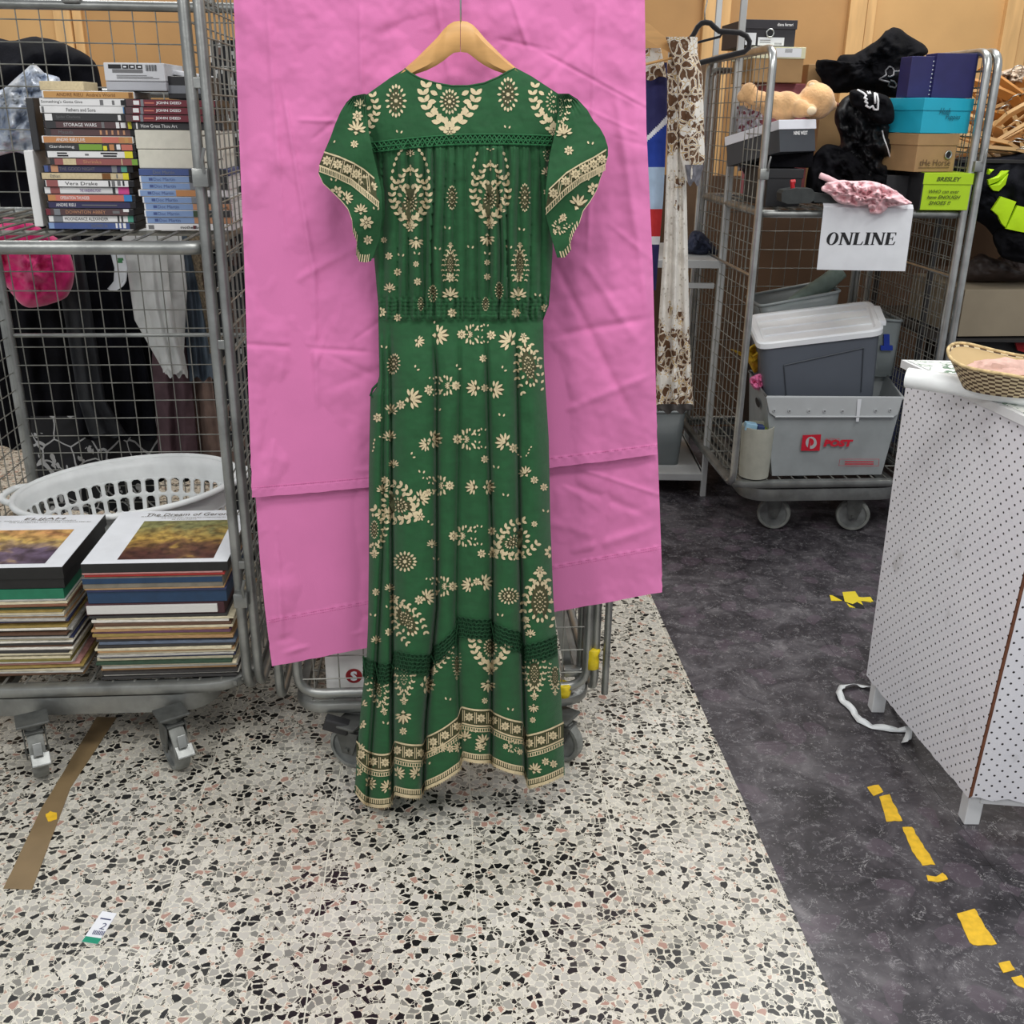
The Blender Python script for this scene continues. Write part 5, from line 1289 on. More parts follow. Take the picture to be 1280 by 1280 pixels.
blob('plastic_garment_bag', 'crumpled translucent blue and white plastic bag left of the discs', 'bag', [(-20, 130), (8, 108), (30, 88), (44, 80), (58, 92), (76, 100), (80, 130), (66, 170), (50, 200), (20, 190), (-20, 195)], 3.02, .05, mat('milky_plastic', (178, 192, 216), .35, 0, .35, 22, .5, 60, col2=(222, 226, 230)), 5, .06, sc=11, group=None)
garment('black_garment', 'long black garment at the far left of the rail', 'garment', [(275, -30), (420, -20), (560, -15)], [(275, 88), (400, 96), (560, 100)], 3.28, BLACKC, .02, 3, seed=2, group=GC)
garment('black_garment', 'black garment in the middle of the rail, hem above the leafy fabric', 'garment', [(275, 84), (400, 90), (548, 96)], [(275, 168), (380, 166), (460, 184), (548, 198)], 3.20, DKN, .02, 3, seed=4, group=GC)
garment('charcoal_garment', 'thin charcoal strip of garment hanging between two black ones', 'garment', [(290, 62), (500, 98), (545, 112)], [(290, 100), (500, 132), (545, 160)], 3.14, CHA, .012, 2, seed=6, group=GC)
def leafy():
    m, N, L, b = nodes('black_white_leaf_print', (24, 24, 28), .85)
    tc = N.new('ShaderNodeTexCoord'); mp = N.new('ShaderNodeMapping'); L.new(tc.outputs['Object'], mp.inputs[0]); mp.inputs['Scale'].default_value = (1.6, 1, 1); mp.inputs['Rotation'].default_value = (0, .7, 0)
    v = N.new('ShaderNodeTexVoronoi'); v.inputs['Scale'].default_value = 26; v.distance = 'EUCLIDEAN'; L.new(mp.outputs[0], v.inputs['Vector'])
    w1 = mth(N, L, 'LESS_THAN', v.outputs['Distance'], .36)
    e = N.new('ShaderNodeTexVoronoi'); e.feature = 'DISTANCE_TO_EDGE'; e.inputs['Scale'].default_value = 13; L.new(tc.outputs['Object'], e.inputs['Vector'])
    w2 = mth(N, L, 'LESS_THAN', e.outputs['Distance'], .03)
    n = N.new('ShaderNodeTexNoise'); n.inputs['Scale'].default_value = 7; L.new(tc.outputs['Object'], n.inputs[0])
    k = mth(N, L, 'GREATER_THAN', n.outputs[0], .5)
    f = mth(N, L, 'MAXIMUM', mth(N, L, 'MULTIPLY', w1, k), w2)
    L.new(mixc(N, L, f, s2l((22, 22, 26)), s2l((172, 172, 172))), b.inputs['Base Color']); return m
LEAF = leafy()
garment('leaf_print_skirt', 'black skirt with white leaf print showing above the laundry basket', 'skirt', [(520, 38), (640, 44)], [(520, 196), (640, 200)], 3.24, LEAF, .014, 4, seed=3, group=None)
blob('pink_hood', 'hot pink fleece hood among the black coats under the shelf', 'hood', [(-30, 285), (20, 272), (70, 296), (88, 318), (94, 345), (84, 370), (58, 382), (32, 384), (10, 362), (-10, 345), (-30, 340)], 3.05, .07, HPK, 2, .05, sc=26)
garment('white_shirt', 'white shirt hanging between black garment and grey-blue one', 'shirt', [(285, 150), (330, 158), (400, 168), (470, 208)], [(285, 226), (360, 234), (440, 230), (466, 235)], 3.06, WHC, .010, 2.5, seed=5, thick=.03, nr=80, nc=60)
garment('white_sleeve', 'rounded white sleeve in front of the white shirt', 'sleeve', [(290, 176), (380, 184), (465, 204)], [(290, 206), (360, 212), (420, 222), (462, 232)], 3.00, WHC, .010, 1.5, seed=9, thick=.03)
garment('grey_blue_garment', 'grey-blue garment hanging right of the white shirt', 'garment', [(295, 222), (400, 230), (474, 236)], [(295, 246), (400, 262), (474, 268)], 3.14, DEN, .014, 2, seed=7)
garment('speckled_fur_garment', 'speckled brown furry garment beside the cage post', 'garment', [(285, 232), (400, 256), (440, 262)], [(285, 262), (400, 272), (440, 276)], 3.10, FUR, .01, 2, seed=8)
garment('mauve_trousers', 'mauve trousers hanging below the white shirt', 'trousers', [(300, 192), (455, 190), (590, 200)], [(300, 205), (455, 238), (590, 250)], 3.15, MAU, .016, 2, seed=1, thick=.03)
garment('taupe_trousers', 'taupe trousers hanging right of the mauve pair', 'trousers', [(300, 232), (465, 234), (590, 246)], [(300, 240), (465, 264), (590, 280)], 3.20, TAUP, .014, 1.5, seed=12, thick=.03)
o = garment('paper_tag', None, None, [(316, 138), (335, 143), (352, 142), (361, 134)], [(316, 156), (335, 160), (352, 158), (361, 152)], 2.99, [PAPER, col('tag_green', (60, 130, 80))], .006, .6, thick=.0012, nr=14, nc=10, parent=bpy.data.objects['white_shirt'], matfn=lambda x, y, s_: 1 if (x-150)**2+(y-326)**2 < 16 else 0)
# clothes seen through the side mesh and behind the shirt
garment('black_garment', 'wide black garment hanging behind the white shirt and mauve trousers', 'garment', [(275, 150), (560, 160), (600, 165)], [(275, 300), (560, 320), (600, 325)], 3.38, BLACKC, .012, 5, seed=14, group=GC)
garment('grey_knit', 'grey knit garment seen through side mesh high beside the pink sheet', 'garment', [(50, 262), (300, 272), (330, 274)], [(50, 345), (300, 350), (330, 350)], 3.0, [CHA, WHC, TAUP], .02, 4, seed=20, matfn=lambda x, y, s_: 1 if nz(x/7, y/16, 2) > .28 else (2 if nz(x/9, y/30, 8) > .15 else 0))
garment('dark_knit', 'dark garment seen through side mesh low beside the pink sheet', 'garment', [(320, 268), (500, 282), (706, 292)], [(320, 350), (500, 350), (706, 355)], 3.05, [CHA, TAUP, WHC], .02, 4, seed=21, matfn=lambda x, y, s_: 1 if nz(x/9, y/30, 12) > .2 else (2 if nz(x/5, y/12, 3) > .5 else 0))
# ------------------------------------------------------------------ contents of the right cage
SZ = 1.171; DZ2 = .2215
def fbox(name, label, cat, px0, px1, py0, py1, Y, depth, m, yaw=YAW, pitch=0, rest=None, lid=None, lidm=None, group=None, bev=.0015, roll=0):
    """box with an optional lid as a child; returns object and placement data for print"""
    mb, R, w_, h_, d_ = boxobj('', '', '', px0, px1, py0, py1, Y, depth, None, yaw=yaw, pitch=pitch, rest=rest, bev=bev, roll=roll)
    if lid:
        mb = MB(); mb.box((w_/2, d_/2, (h_-lid*.3)/2), (w_-.004, d_-.004, h_-lid*.3), R, 0, bev)
    o = build(name, mb, m, None, label=label, cat=cat, group=group)
    if lid:
        mb = MB(); mb.box((w_/2, d_/2, h_-lid/2), (w_+.003, d_+.003, lid), R, 0, bev); build('lid', mb, lidm or m, o)
    return o, R, w_, h_, d_
def face_text(o, R, items, mats, lift=.0028, name='printed_text', side=False):
    mb = MB(); A = R.to_3x3()
    for (s_, x, z, w_, h_, mi, sh_, bold) in items:
        put_text(mb, s_, R @ Vector((x, -lift, z)), A @ Vector((1, 0, 0)), A @ Vector((0, 0, 1)), w=w_, h=h_, mi=mi, shear=sh_, bold=bold, lift=0)
    build(name, mb, mats, o)
def ring(o, R, x, z, r, m=BRIGHT):
    mb = MB(); mb.tube([R @ Vector((x+r*math.cos(a), -.003, z+r*math.sin(a))) for a in [2*PI*k/20 for k in range(20)]], r*.22, 6, closed=True)
    mb2 = MB(); mb2.add([R @ Vector((x+r*math.cos(a), -.0022, z+r*math.sin(a))) for a in [2*PI*k/20 for k in range(20)]], [tuple(range(20))])
    build('eyelet_ring', mb, m, o, smooth=True); build('eyelet_hole', mb2, INK, o)
GL = 'boxes on the shelf of the right cage'
# back column: pink box, cardboard box with cream lid, black box on top
o, R, w_, h_, d_ = fbox('shoe_box', 'dusty pink box half hidden behind the teddy bear', 'box', 948, 1012, 104, 200, 4.02, .2, mat('dusty_pink_box', (176, 104, 112), .7), rest=SZ, group=GL)
o, R, w_, h_, d_ = fbox('shoe_box', 'brown cardboard box with cream lid under the black ringed box', 'box', 939, 1004, 58, 104, 3.96, .28, CARD, lid=.038, lidm=mat('cream_lid', (218, 216, 184), .6), group=GL, rest=P(939, 104, 4.02).z+.002)
mb = MB(); ux = R.to_3x3() @ Vector((1, 0, 0)); og = R @ Vector((0, 0, 0))
rect(mb, og, ux, ZZ, w_*.42, h_-.033, w_*.92, h_-.004, 0, .003)
for k in range(9): rect(mb, og, ux, ZZ, w_*(.60+.016*k), h_-.018, w_*(.60+.016*k+.008), h_-.006, 1, .0035)
build('barcode_label', mb, [PAPER, INKG], o)
tb = R.translation.z+h_+.002
o, R, w_, h_, d_ = fbox('shoe_box', 'black box with metal ring and white labels, highest on the right cage', 'box', 928, 995, 24, 58, 3.98, .3, mat('matt_black_box', (46, 44, 50), .6), lid=.030, rest=tb, group=GL)
face_text(o, R, [('diana ferrari', w_*.62, h_-.020, w_*.30, .010, 0, 0, .02)], [TW], lift=.004)
ring(o, R, w_*.50, h_*.50, .013)
mb = MB(); ux = R.to_3x3() @ Vector((1, 0, 0)); og = R @ Vector((0, 0, 0))
rect(mb, og, ux, ZZ, w_*.04, .004, w_*.24, h_*.50, 0, .003); rect(mb, og, ux, ZZ, w_*.28, .003, w_*.78, h_*.34, 0, .003)
for k in range(8): rect(mb, og, ux, ZZ, w_*(.60+.018*k), .006, w_*(.60+.018*k+.009), h_*.14, 1, .0034)
for k in range(2): rect(mb, og, ux, ZZ, w_*.32, h_*(.14+.08*k), w_*.52, h_*(.165+.08*k), 1, .0034)
build('paper_labels', mb, [PAPER, INKG], o)
fbox('carton', 'tall plain cardboard carton behind the teddy bear and black clothes', 'box', 1013, 1052, 128, 250, 3.95, .25, CARD, rest=SZ, group=GL)
fbox('carton', 'small cardboard piece on the rear shelf beside the cream-lidded box', 'box', 1006, 1030, 80, 128, 4.02, .2, CARD, rest=P(1013, 128, 3.95).z+.001, group=GL)
# black box on the shelf, tilted NINE WEST box on it
BX = mat('black_shoe_box', (38, 39, 42), .55)
o, R, w_, h_, d_ = fbox('shoe_box', 'plain black lidded box standing on the shelf under the white-lidded one', 'box', 956, 1001, 211, 256, 3.58, .28, BX, rest=SZ, lid=.03, group=GL)
ztb = R.translation.z+h_
Rw = Matrix.Rotation(.50, 4, 'Z')
o, R, w_, h_, d_ = fbox('shoe_box', 'dark grey box with white lid tipped forward under the teddy bear', 'box', 975, 1032, 149, 190, 3.56, .30, mat('graphite_box', (62, 66, 72), .55), yaw=.42, pitch=-.20, lid=.030, lidm=mat('white_lid', (222, 224, 232), .5), group=GL, roll=-.02)
face_text(o, R, [('NINE WEST', w_*.38, h_*.52, w_*.38, .012, 0, 0, .02)], [TW], lift=.002)
mb = MB(); T = Matrix.Translation((.90, 3.70, ztb+.045)); mb.box((0.02, .03, 0), (.16, .2, .085), T, 0, .003)
build('cloth_bundle', mb, BLACKC, None, label='dark folded bundle propping up the white-lidded box', cat='cloth')
garment('patterned_cloth', 'grey and maroon patterned cloth behind mesh left of the white-lidded box', 'cloth', [(132, 921), (175, 920), (215, 922)], [(132, 952), (175, 955), (215, 950)], 3.86, [mat('grey_lace_cloth', (140, 138, 144), .8, 0, .5, 60), mat('maroon_cloth', (92, 34, 46), .8)], .01, 2, seed=3, matfn=lambda x, y, s_: 1 if nz(x/5, y/6, 3) > .12 else 0)
# teddy bear
YTB = 3.70
def pel(mb, px, py, rx, ry, rz=None, Y=YTB, dy=0):
    c = P(px, py, Y+dy); k = .00263*(Y/3.62); mb.ell(c, (rx*k, (rz or min(rx, ry))*k, ry*k), None, 0, 20, 14)
mb = MB()
pel(mb, 1020, 127, 23, 22, 20); pel(mb, 1016, 107, 8.5, 7, 5); pel(mb, 1026, 112, 7, 6, 5, dy=.03); pel(mb, 1036, 131, 9, 8.5, 9); pel(mb, 1042, 132, 5, 5, 5)
pel(mb, 982, 133, 21, 18, 20); pel(mb, 966, 131, 18, 16, 18); pel(mb, 997, 130, 10, 11, 12)
pel(mb, 1000, 136, 12, 11, 11, dy=-.045); pel(mb, 1011, 138, 10, 7.5, 8, dy=-.055)
pel(mb, 948, 124, 15, 10, 11); pel(mb, 936, 116, 11, 12, 10); pel(mb, 927, 121, 6, 7, 6); pel(mb, 950, 130, 14, 9, 10, dy=.04); pel(mb, 938, 127, 8, 9, 9, dy=.05)
FURT = mat('teddy_plush', (226, 180, 128), .95, 0, .22, 16, 1.0, 130, sheen=.4)
o = build('teddy_bear', mb, FURT, None, smooth=True, label='pale tan plush teddy bear lying on the white-lidded box, head to the right', cat='soft toy')
md = o.modifiers.new('r', 'REMESH'); md.mode = 'VOXEL'; md.voxel_size = .004; md.use_smooth_shade = True
md = o.modifiers.new('s', 'SMOOTH'); md.iterations = 3; md.factor = .6
mb = MB(); mb.ell(P(1046.5, 131, YTB-.004), (.006, .008, .007)); build('nose', mb, mat('nose_brown', (120, 70, 50), .5), o, smooth=True)
mb = MB(); mb.ell(P(1015, 107, YTB-.014), (.012, .004, .010)); build('inner_ear', mb, mat('cream_plush', (240, 218, 184), .95), o, smooth=True)
mb = MB(); mb.ell(P(1014, 138.5, YTB-.069), (.017, .012, .014)); build('paw_pad', mb, mat('cream_plush', (240, 218, 184), .95), o, smooth=True)
mb = MB(); mb.ell(P(1036, 122, YTB-.018), (.004, .004, .004)); build('eye', mb, INK, o, smooth=True)
# heap of black clothes
zz = lambda L: [(1010+x*.1874, 30+y*.1874) for x, y in L]
GB = 'black clothes heaped on the right cage shelf'
c1 = blob('black_jacket', 'black jacket draped over the back rail, grey outline emblem on it', 'jacket', zz([(70, 240), (150, 240), (172, 296), (215, 210), (330, 195), (440, 120), (530, 35), (600, 28), (680, 80), (780, 140), (797, 200), (720, 260), (700, 420), (600, 500), (450, 478), (330, 440), (250, 462), (150, 445), (80, 370), (50, 290)]), 3.94, .10, BLACKC, 1, .05, sc=22, group=GB)
blob('black_trousers', 'black shiny trousers heaped below the white emblem', 'trousers', zz([(190, 560), (260, 480), (330, 470), (480, 520), (570, 640), (590, 800), (585, 985), (520, 1050), (430, 1100), (360, 1080), (300, 1000), (200, 980), (130, 900), (220, 780), (180, 660)]), 3.72, .08, mat('black_nylon', (16, 17, 21), .6, 0, .3, 14, .3, 90, spec=.35), 2, .07, sc=16, group=GB)
blob('black_sleeve_roll', 'rolled black sleeve carrying the white emblem', 'sleeve', zz([(280, 450), (380, 440), (500, 470), (560, 520), (570, 640), (520, 670), (440, 650), (360, 590), (290, 540)]), 3.62, .05, BLACKC, 3, .02, sc=16, group=GB)
blob('dark_clothes', 'dark folded clothes at the shelf level behind the pink scarf', 'cloth', zz([(0, 960), (60, 850), (130, 800), (300, 860), (420, 980), (560, 1040), (600, 1120), (500, 1190), (200, 1190), (0, 1180)]), 3.66, .06, BLACKC, 4, .04, sc=14, group=GB)
from mathutils.bvhtree import BVHTree
def conform(ob):
    me = ob.data; bv = BVHTree.FromPolygons([v.co.copy() for v in me.vertices], [tuple(p.vertices) for p in me.polygons])
    def f(px, py, l=.004):
        d = ray(px, py).normalized(); h = bv.ray_cast(CAM-ob.location, d)
        return (h[0]+ob.location-d*l) if h[0] is not None else None
    return f
def dens(L, n=4):
    out = []
    for (a, b), (c, d) in zip(L, L[1:]): out += [(lerp(a, c, k/n), lerp(b, d, k/n)) for k in range(n)]
    return out+[L[-1]]
def ctube(mb, L, f, r, l=.003):
    pts = [f(x, y, l) for x, y in dens(L)]; pts = [p for p in pts if p is not None]
    if len(pts) > 1: mb.tube(pts, r, 5)
def polyl(par, L, Y, r, m, nm):
    mb = MB(); mb.tube([P(x, y, Y) for x, y in zz(L)], r, 5); build(nm, mb, m, par, smooth=True)
EMG = mat('emblem_grey', (120, 120, 124), .5); EMW = mat('emblem_white', (232, 232, 234), .5)
em = MB()
for L in ([(475, 368), (505, 352), (522, 340), (516, 312), (532, 296), (540, 284), (560, 290), (574, 312), (570, 342), (548, 352), (534, 348)], [(475, 368), (510, 380), (542, 388), (536, 412), (560, 420), (580, 426), (590, 408), (575, 384), (552, 376)], [(574, 316), (604, 316), (632, 300), (628, 330), (616, 352), (626, 374), (650, 380)]):
    ctube(em, zz(L), conform(c1), .0030)
build('outline_emblem', em, EMG, c1, smooth=True)
sl = bpy.data.objects['black_sleeve_roll']; fs_ = conform(sl)
em = MB(); ctube(em, zz([(330, 440), (372, 462), (388, 478), (376, 494), (392, 502), (380, 518), (396, 528), (386, 544), (412, 560), (430, 546), (440, 570), (466, 572), (468, 510), (460, 470), (444, 462), (448, 530)]), fs_, .0036)
ctube(em, zz([(396, 450), (404, 470), (412, 450), (418, 466)]), fs_, .0025)
sl = bpy.data.objects['black_sleeve_roll']; build('white_emblem', em, EMW, sl, smooth=True)
em = MB(); ctube(em, zz([(495, 710), (505, 760), (530, 830), (550, 900), (562, 950), (556, 975)]), conform(bpy.data.objects['black_trousers']), .0028)
build('white_piping', em, EMW, bpy.data.objects['black_trousers'], smooth=True)
# right hand column
o, R, w_, h_, d_ = fbox('shoe_box', 'lime green box with black side at the shelf end, printed about shoes', 'box', 1150, 1213, 216, 258, 3.52, .25, mat('lime_box', (176, 214, 30), .5), rest=SZ, lid=.036, group=GL)
mb = MB(); mb.box((-.0015, d_/2, h_/2), (.004, d_, h_), R); build('black_side', mb, BX, o)
LT = mat('dark_green_ink', (70, 84, 20), .6)
face_text(o, R, [('BRESLEY', w_*.25, h_-.026, w_*.5, .014, 0, .25, .03)], [LT]); face_text(o, R, [('WHO can ever', w_*.13, h_*.46, w_*.62, .011, 0, .3, .01), ('have ENOUGH', w_*.11, h_*.31, w_*.68, .011, 0, .3, .02), ('SHOES !!', w_*.16, h_*.15, w_*.45, .012, 0, .3, .02)], [LT])
zt1 = R.translation.z+h_
# black box reaching left behind pink scarf
fbox('shoe_box', 'black box with thin white line left of the lime green one', 'box', 1104, 1147, 219, 258, 3.62, .2, BX, rest=SZ, group=GL)
o, R, w_, h_, d_ = fbox('shoe_box', 'kraft cardboard box with metal eyelet and thin lettering', 'box', 1142, 1204, 167, 216, 3.535, .23, CARD, rest=zt1+.0015, lid=.036, group=GL, yaw=.34)
face_text(o, R, [('tHe Horse', w_*.10, h_*.16, w_*.76, .020, 0, 0, 0)], [mat('brown_ink', (84, 62, 44), .7)])
mb = MB(); rect(mb, R @ Vector((0, 0, 0)), R.to_3x3() @ Vector((1, 0, 0)), ZZ, w_*.09, h_*.10, w_*.86, h_*.115, 0, .001); build('underline', mb, MATS['brown_ink'], o)
ring(o, R, w_*.78, h_*.45, .012); zt2 = R.translation.z+h_
o, R, w_, h_, d_ = fbox('shoe_box', 'turquoise lidded box between kraft box and navy folder box', 'box', 1150, 1227, 122, 167, 3.53, .20, mat('turquoise_box', (34, 172, 200), .45), rest=zt2+.0015, lid=.038, group=GL, yaw=.36)
TI_ = [mat('teal_ink', (14, 82, 100), .6)]
face_text(o, R, [('Hush', w_*.32, h_*.54, w_*.22, .020, 0, .35, 0)], TI_); face_text(o, R, [('Puppies', w_*.46, h_*.36, w_*.30, .020, 0, .35, 0)], TI_); zt3 = R.translation.z+h_
NVB = mat('navy_board', (38, 36, 92), .55, 0, .08, 30)
o, R, w_, h_, d_ = fbox('document_box', 'navy board box standing on the turquoise one', 'box', 1164, 1216, 66, 122, 3.60, .09, NVB, rest=zt3+.0015, group=GL, yaw=.05)
o, R, w_, h_, d_ = fbox('document_box', 'second navy board box leaning beside the first, left of it', 'box', 1133, 1163, 70, 123, 3.61, .09, NVB, rest=zt3+.0015, group=GL, yaw=.05)
mb = MB()
for k in range(9): mb.ell(R @ Vector((w_*(.93+.05*nz(k, 1)), -.0008, h_*(.08+.1*k))), (.0022, .001, .0022), None, 0, 6, 4)
build('scuff_specks', mb, PAPER, o)
# grey staple tool, pink scarf, ONLINE notice
tl = thing('tape_tool', 'dark grey hand tool with red lever lying on the shelf edge', 'tool', P(1000, 254, 3.50))
TM = mat('dark_tool_grey', (50, 54, 54), .5, 0, .2, 40)
def xzpoly(mb, L, Y, t, m=0, z=None):
    n = len(L); a = [P(x, y, Y) for x, y in L]; vs = a+[p+Vector((0, t, 0)) for p in a]
    mb.add(vs, [tuple(range(n)), tuple(range(n, 2*n))[::-1]]+[(i, n+i, n+(i+1) % n, (i+1) % n) for i in range(n)], m)
mb = MB(); xzpoly(mb, [(977, 252), (977, 242), (980, 238), (995, 235.5), (1015, 236), (1019, 241), (1018, 250), (1012, 254), (985, 255)], 3.47, .07); build('tool_head', mb, TM, tl, smooth=.5)
mb = MB(); xzpoly(mb, [(1015, 240), (1035, 243), (1053, 246), (1055, 250), (1052, 253.5), (1018, 253)], 3.48, .04); build('tool_handle', mb, TM, tl, smooth=.5)
mb = MB(); mb.tube([P(991, 236, 3.50), P(990.5, 228, 3.50)], .007, 10); mb.tube([P(988, 227.5, 3.50), P(994, 227, 3.50)], .007, 8); build('red_lever', mb, mat('red_plastic', (190, 30, 40), .4), tl, smooth=.6)
blob('pink_scarf', 'crumpled pale pink cloth hanging over the shelf rail above the notice', 'cloth', zz([(85, 1105), (120, 1070), (200, 1040), (280, 1050), (380, 1045), (500, 1070), (590, 1110), (640, 1150), (690, 1200), (600, 1215), (540, 1225), (490, 1262), (420, 1265), (400, 1210), (300, 1215), (200, 1190), (150, 1140)]), 3.455, .026, mat('pale_pink_cloth', (250, 204, 210), .8, 0, .06, 40, .4, 200, sheen=.2), 6, .045, sc=7, rings=18)
mb = MB(); mb.tube([P(x, y, 3.52) for x, y in zz([(80, 1010), (130, 1030), (190, 1060), (260, 1075)])], .010, 8)
build('pink_strap', mb, mat('pale_pink_cloth', (1, 1, 1)), bpy.data.objects['pink_scarf'], smooth=True)
YS = 3.472
def sgn(px, py): return P(px, py, YS-.004*math.sin((px-1020)/30))
g = [[sgn(lerp(lerp(1029.5, 1021, i/16), lerp(1142, 1131.5, i/16), j/20), lerp(lerp(259, 337, i/16), lerp(261, 339, i/16), j/20)) for j in range(21)] for i in range(17)]
mb = MB(); mb.grid(g); g2 = [[p+Vector((0, .0012, 0)) for p in r] for r in g]; mb.grid(g2, flip=True)
top = [g[0], [p+Vector((0, .012, .012)) for p in g[0]], [p+Vector((0, .035, .012)) for p in g[0]]]; mb.grid(top, flip=True)
sg = build('paper_notice', mb, PAPER, None, smooth=.6, label='white paper notice with black word ONLINE taped to the cage shelf rail', cat='sign')
# italic serif capitals drawn as outlines (unit height, slant applied on mapping)
def bar(x0, y0, x1, y1, w_): dx = w_/2; return [(x0-dx, y0), (x0+dx, y0), (x1+dx, y1), (x1-dx, y1)]
def serif(x, y, w_): return [(x-w_/2, y-.025), (x+w_/2, y-.025), (x+w_/2, y+.025), (x-w_/2, y+.025)]
GLY = {'N': (.86, [bar(.14, 0, .14, 1, .10), bar(.72, 0, .72, 1, .10), [(.02, 1), (.27, 1), (.77, 0), (.57, 0)], serif(.14, .025, .24), serif(.10, .975, .2), serif(.72, .975, .24)]),
       'L': (.68, [bar(.18, 0, .18, 1, .21), serif(.18, .975, .34), [(.04, 0), (.60, 0), (.66, .28), (.61, .28), (.52, .05), (.04, .05)]]),
       'I': (.42, [bar(.2, 0, .2, 1, .21), serif(.2, .975, .34), serif(.2, .025, .34)]),
       'E': (.72, [bar(.18, 0, .18, 1, .21), [(.04, 1), (.62, 1), (.64, .76), (.60, .76), (.54, .95), (.04, .95)], [(.04, 0), (.62, 0), (.68, .27), (.63, .27), (.54, .05), (.04, .05)], [(.18, .48), (.46, .48), (.46, .53), (.18, .53)], [(.44, .36), (.49, .36), (.49, .66), (.44, .66)]])}
def letters(word, x0, x1, yb, yt, fmap, mi=0):
    mb = MB(); tot = sum(.80 if c == 'O' else GLY[c][0] for c in word); k = (x1-x0-.12*(yb-yt))/tot; x = x0
    for c in word:
        def M(u, v): return fmap(x+u*k+v*.22*(yb-yt), lerp(yb, yt, v))
        if c == 'O':
            n = 24; A = [(.39+.36*math.cos(2*PI*i/n), .5+.52*math.sin(2*PI*i/n)) for i in range(n)]; B = [(.39+.16*math.cos(2*PI*i/n-.2), .5+.46*math.sin(2*PI*i/n-.0)) for i in range(n)]
            mb.add([M(*p) for p in A+B], [(i, (i+1) % n, n+(i+1) % n, n+i) for i in range(n)], mi); x += .80*k
        else:
            for p in GLY[c][1]: mb.add([M(*q) for q in p], [tuple(range(len(p)))], mi)
            x += GLY[c][0]*k
    return mb
build('printed_word', letters('ONLINE', 1031, 1121, 306, 290.5, lambda x, y: sgn(x, y)+Vector((0, -.0012, 0))), INK, sg)
# ---- deck: post tub, grey tub with white lid, clear tubs
PTM = mat('frosted_grey_tub', (158, 164, 166), .45, 0, .08, 12, .1, 60)
pt_ = thing('postal_tub', 'grey plastic postal tub with red logo and the word POST', 'tub', P(1035, 588, 3.55))
F0, F1, F2, F3 = P(958.5, 497, 3.53), P(1128.5, 498, 3.56), P(1103, 585, 3.58), P(966, 586, 3.55)
zb = DZ2; F2.z = F3.z = zb; DEP = .40
def slab(mb, a, b, c, d, t, m=0):    # quad with thickness t along its normal
    n = ((Vector(b)-Vector(a)).cross(Vector(d)-Vector(a))).normalized()*t; v = [Vector(p) for p in (a, b, c, d)]; v += [p+n for p in v]
    mb.add(v, [(0, 1, 2, 3), (7, 6, 5, 4), (0, 4, 5, 1), (1, 5, 6, 2), (2, 6, 7, 3), (3, 7, 4, 0)], m)
K0, K1 = P(935, 482, 3.92), P(1105, 482, 3.93); K0.z = F0.z; K1.z = F1.z
K3, K2 = Vector((K0.x+.02, K0.y-.03, zb)), Vector((K1.x-.05, K1.y-.03, zb))
mb = MB(); slab(mb, F3, F2, F1, F0, -.003); build('front_wall', mb, PTM, pt_)
mb = MB(); slab(mb, K3, F3, F0, K0, -.003); build('side_wall', mb, PTM, pt_)
mb = MB(); slab(mb, F2, K2, K1, F1, -.003); build('side_wall', mb, PTM, pt_)
mb = MB(); slab(mb, K2, K3, K0, K1, -.003); build('back_wall', mb, PTM, pt_)
mb = MB(); slab(mb, F3, F2, K2, K3, .003); build('floor_panel', mb, PTM, pt_)
ux = (F1-F0).normalized(); nrm = Vector((0, -1, 0)); fl_ = mat('light_grey_rim', (186, 190, 192), .45)
NF = (F1-F0).cross(F3-F0).normalized(); NF = NF if NF.y < 0 else -NF
def onw(px, py, l):
    d = ray(px, py); t = (F0+NF*l-CAM).dot(NF)/d.dot(NF); return CAM+d*t
A = lambda px, py, dy=-.006: onw(px, py, .004-dy)
mb = MB(); L = [A(958, 497), A(1128.5, 497), A(1122, 518), A(1117, 521), A(969, 521), A(962, 516)]
mb.add(L+[p-NF*.008 for p in L], [tuple(range(6))]+[(i, 6+i, 6+(i+1) % 6, (i+1) % 6) for i in range(6)])
mb.tube([F0+ZZ*.002-Vector((0, .004, 0)), F1+ZZ*.002-Vector((0, .004, 0)), K1+ZZ*.002, K0+ZZ*.002], .006, 8, closed=True)
mb.tube([A(969, 521, -.008), A(1117, 521, -.008)], .0035, 6)
build('rim_flange', mb, fl_, pt_, smooth=.6)
for x, y in ((968, 513.5), (987, 513.8), (1011.5, 514), (1031, 514), (1053.5, 514), (1095, 513.5), (1113, 513)):
    mb = MB(); c = A(x, y, -.0095); mb.tube([c, c-NF*.004], .0062, 12); build('rivet', mb, fl_, pt_, smooth=.6)
    mb = MB(); mb.tube([c+NF*.0008, c], .003, 8); build('rivet_hole', mb, INKG, pt_)
mb = MB(); L = [A(1072, 499, -.01), A(1077, 499, -.01), A(1073.5, 527, -.01), A(1070, 527, -.01)]; mb.add(L, [(0, 1, 2, 3)]); build('tape_strip', mb, PAPER, pt_)
mb = MB(); cc = K0*.35+F0*.65-ZZ*.055; dv = (F0-K0).normalized(); mb.add([cc+dv*(.05*math.cos(a))+ZZ*(.014*math.sin(a))+Vector((-.005, 0, 0)) for a in [2*PI*k/16 for k in range(16)]], [tuple(range(16))]); build('hand_hole', mb, INK, pt_)
RP = mat('post_red', (206, 28, 52), .5)
def fr3(px, py, o_=.004):   # point on the sloping front wall
    return onw(px, py, .004+o_)
mb = MB(); L = [(1003.5, 544), (1026.5, 543), (1024.5, 563.5), (1001, 563.5)]; mb.add([fr3(*p) for p in L], [(0, 1, 2, 3)], 0)
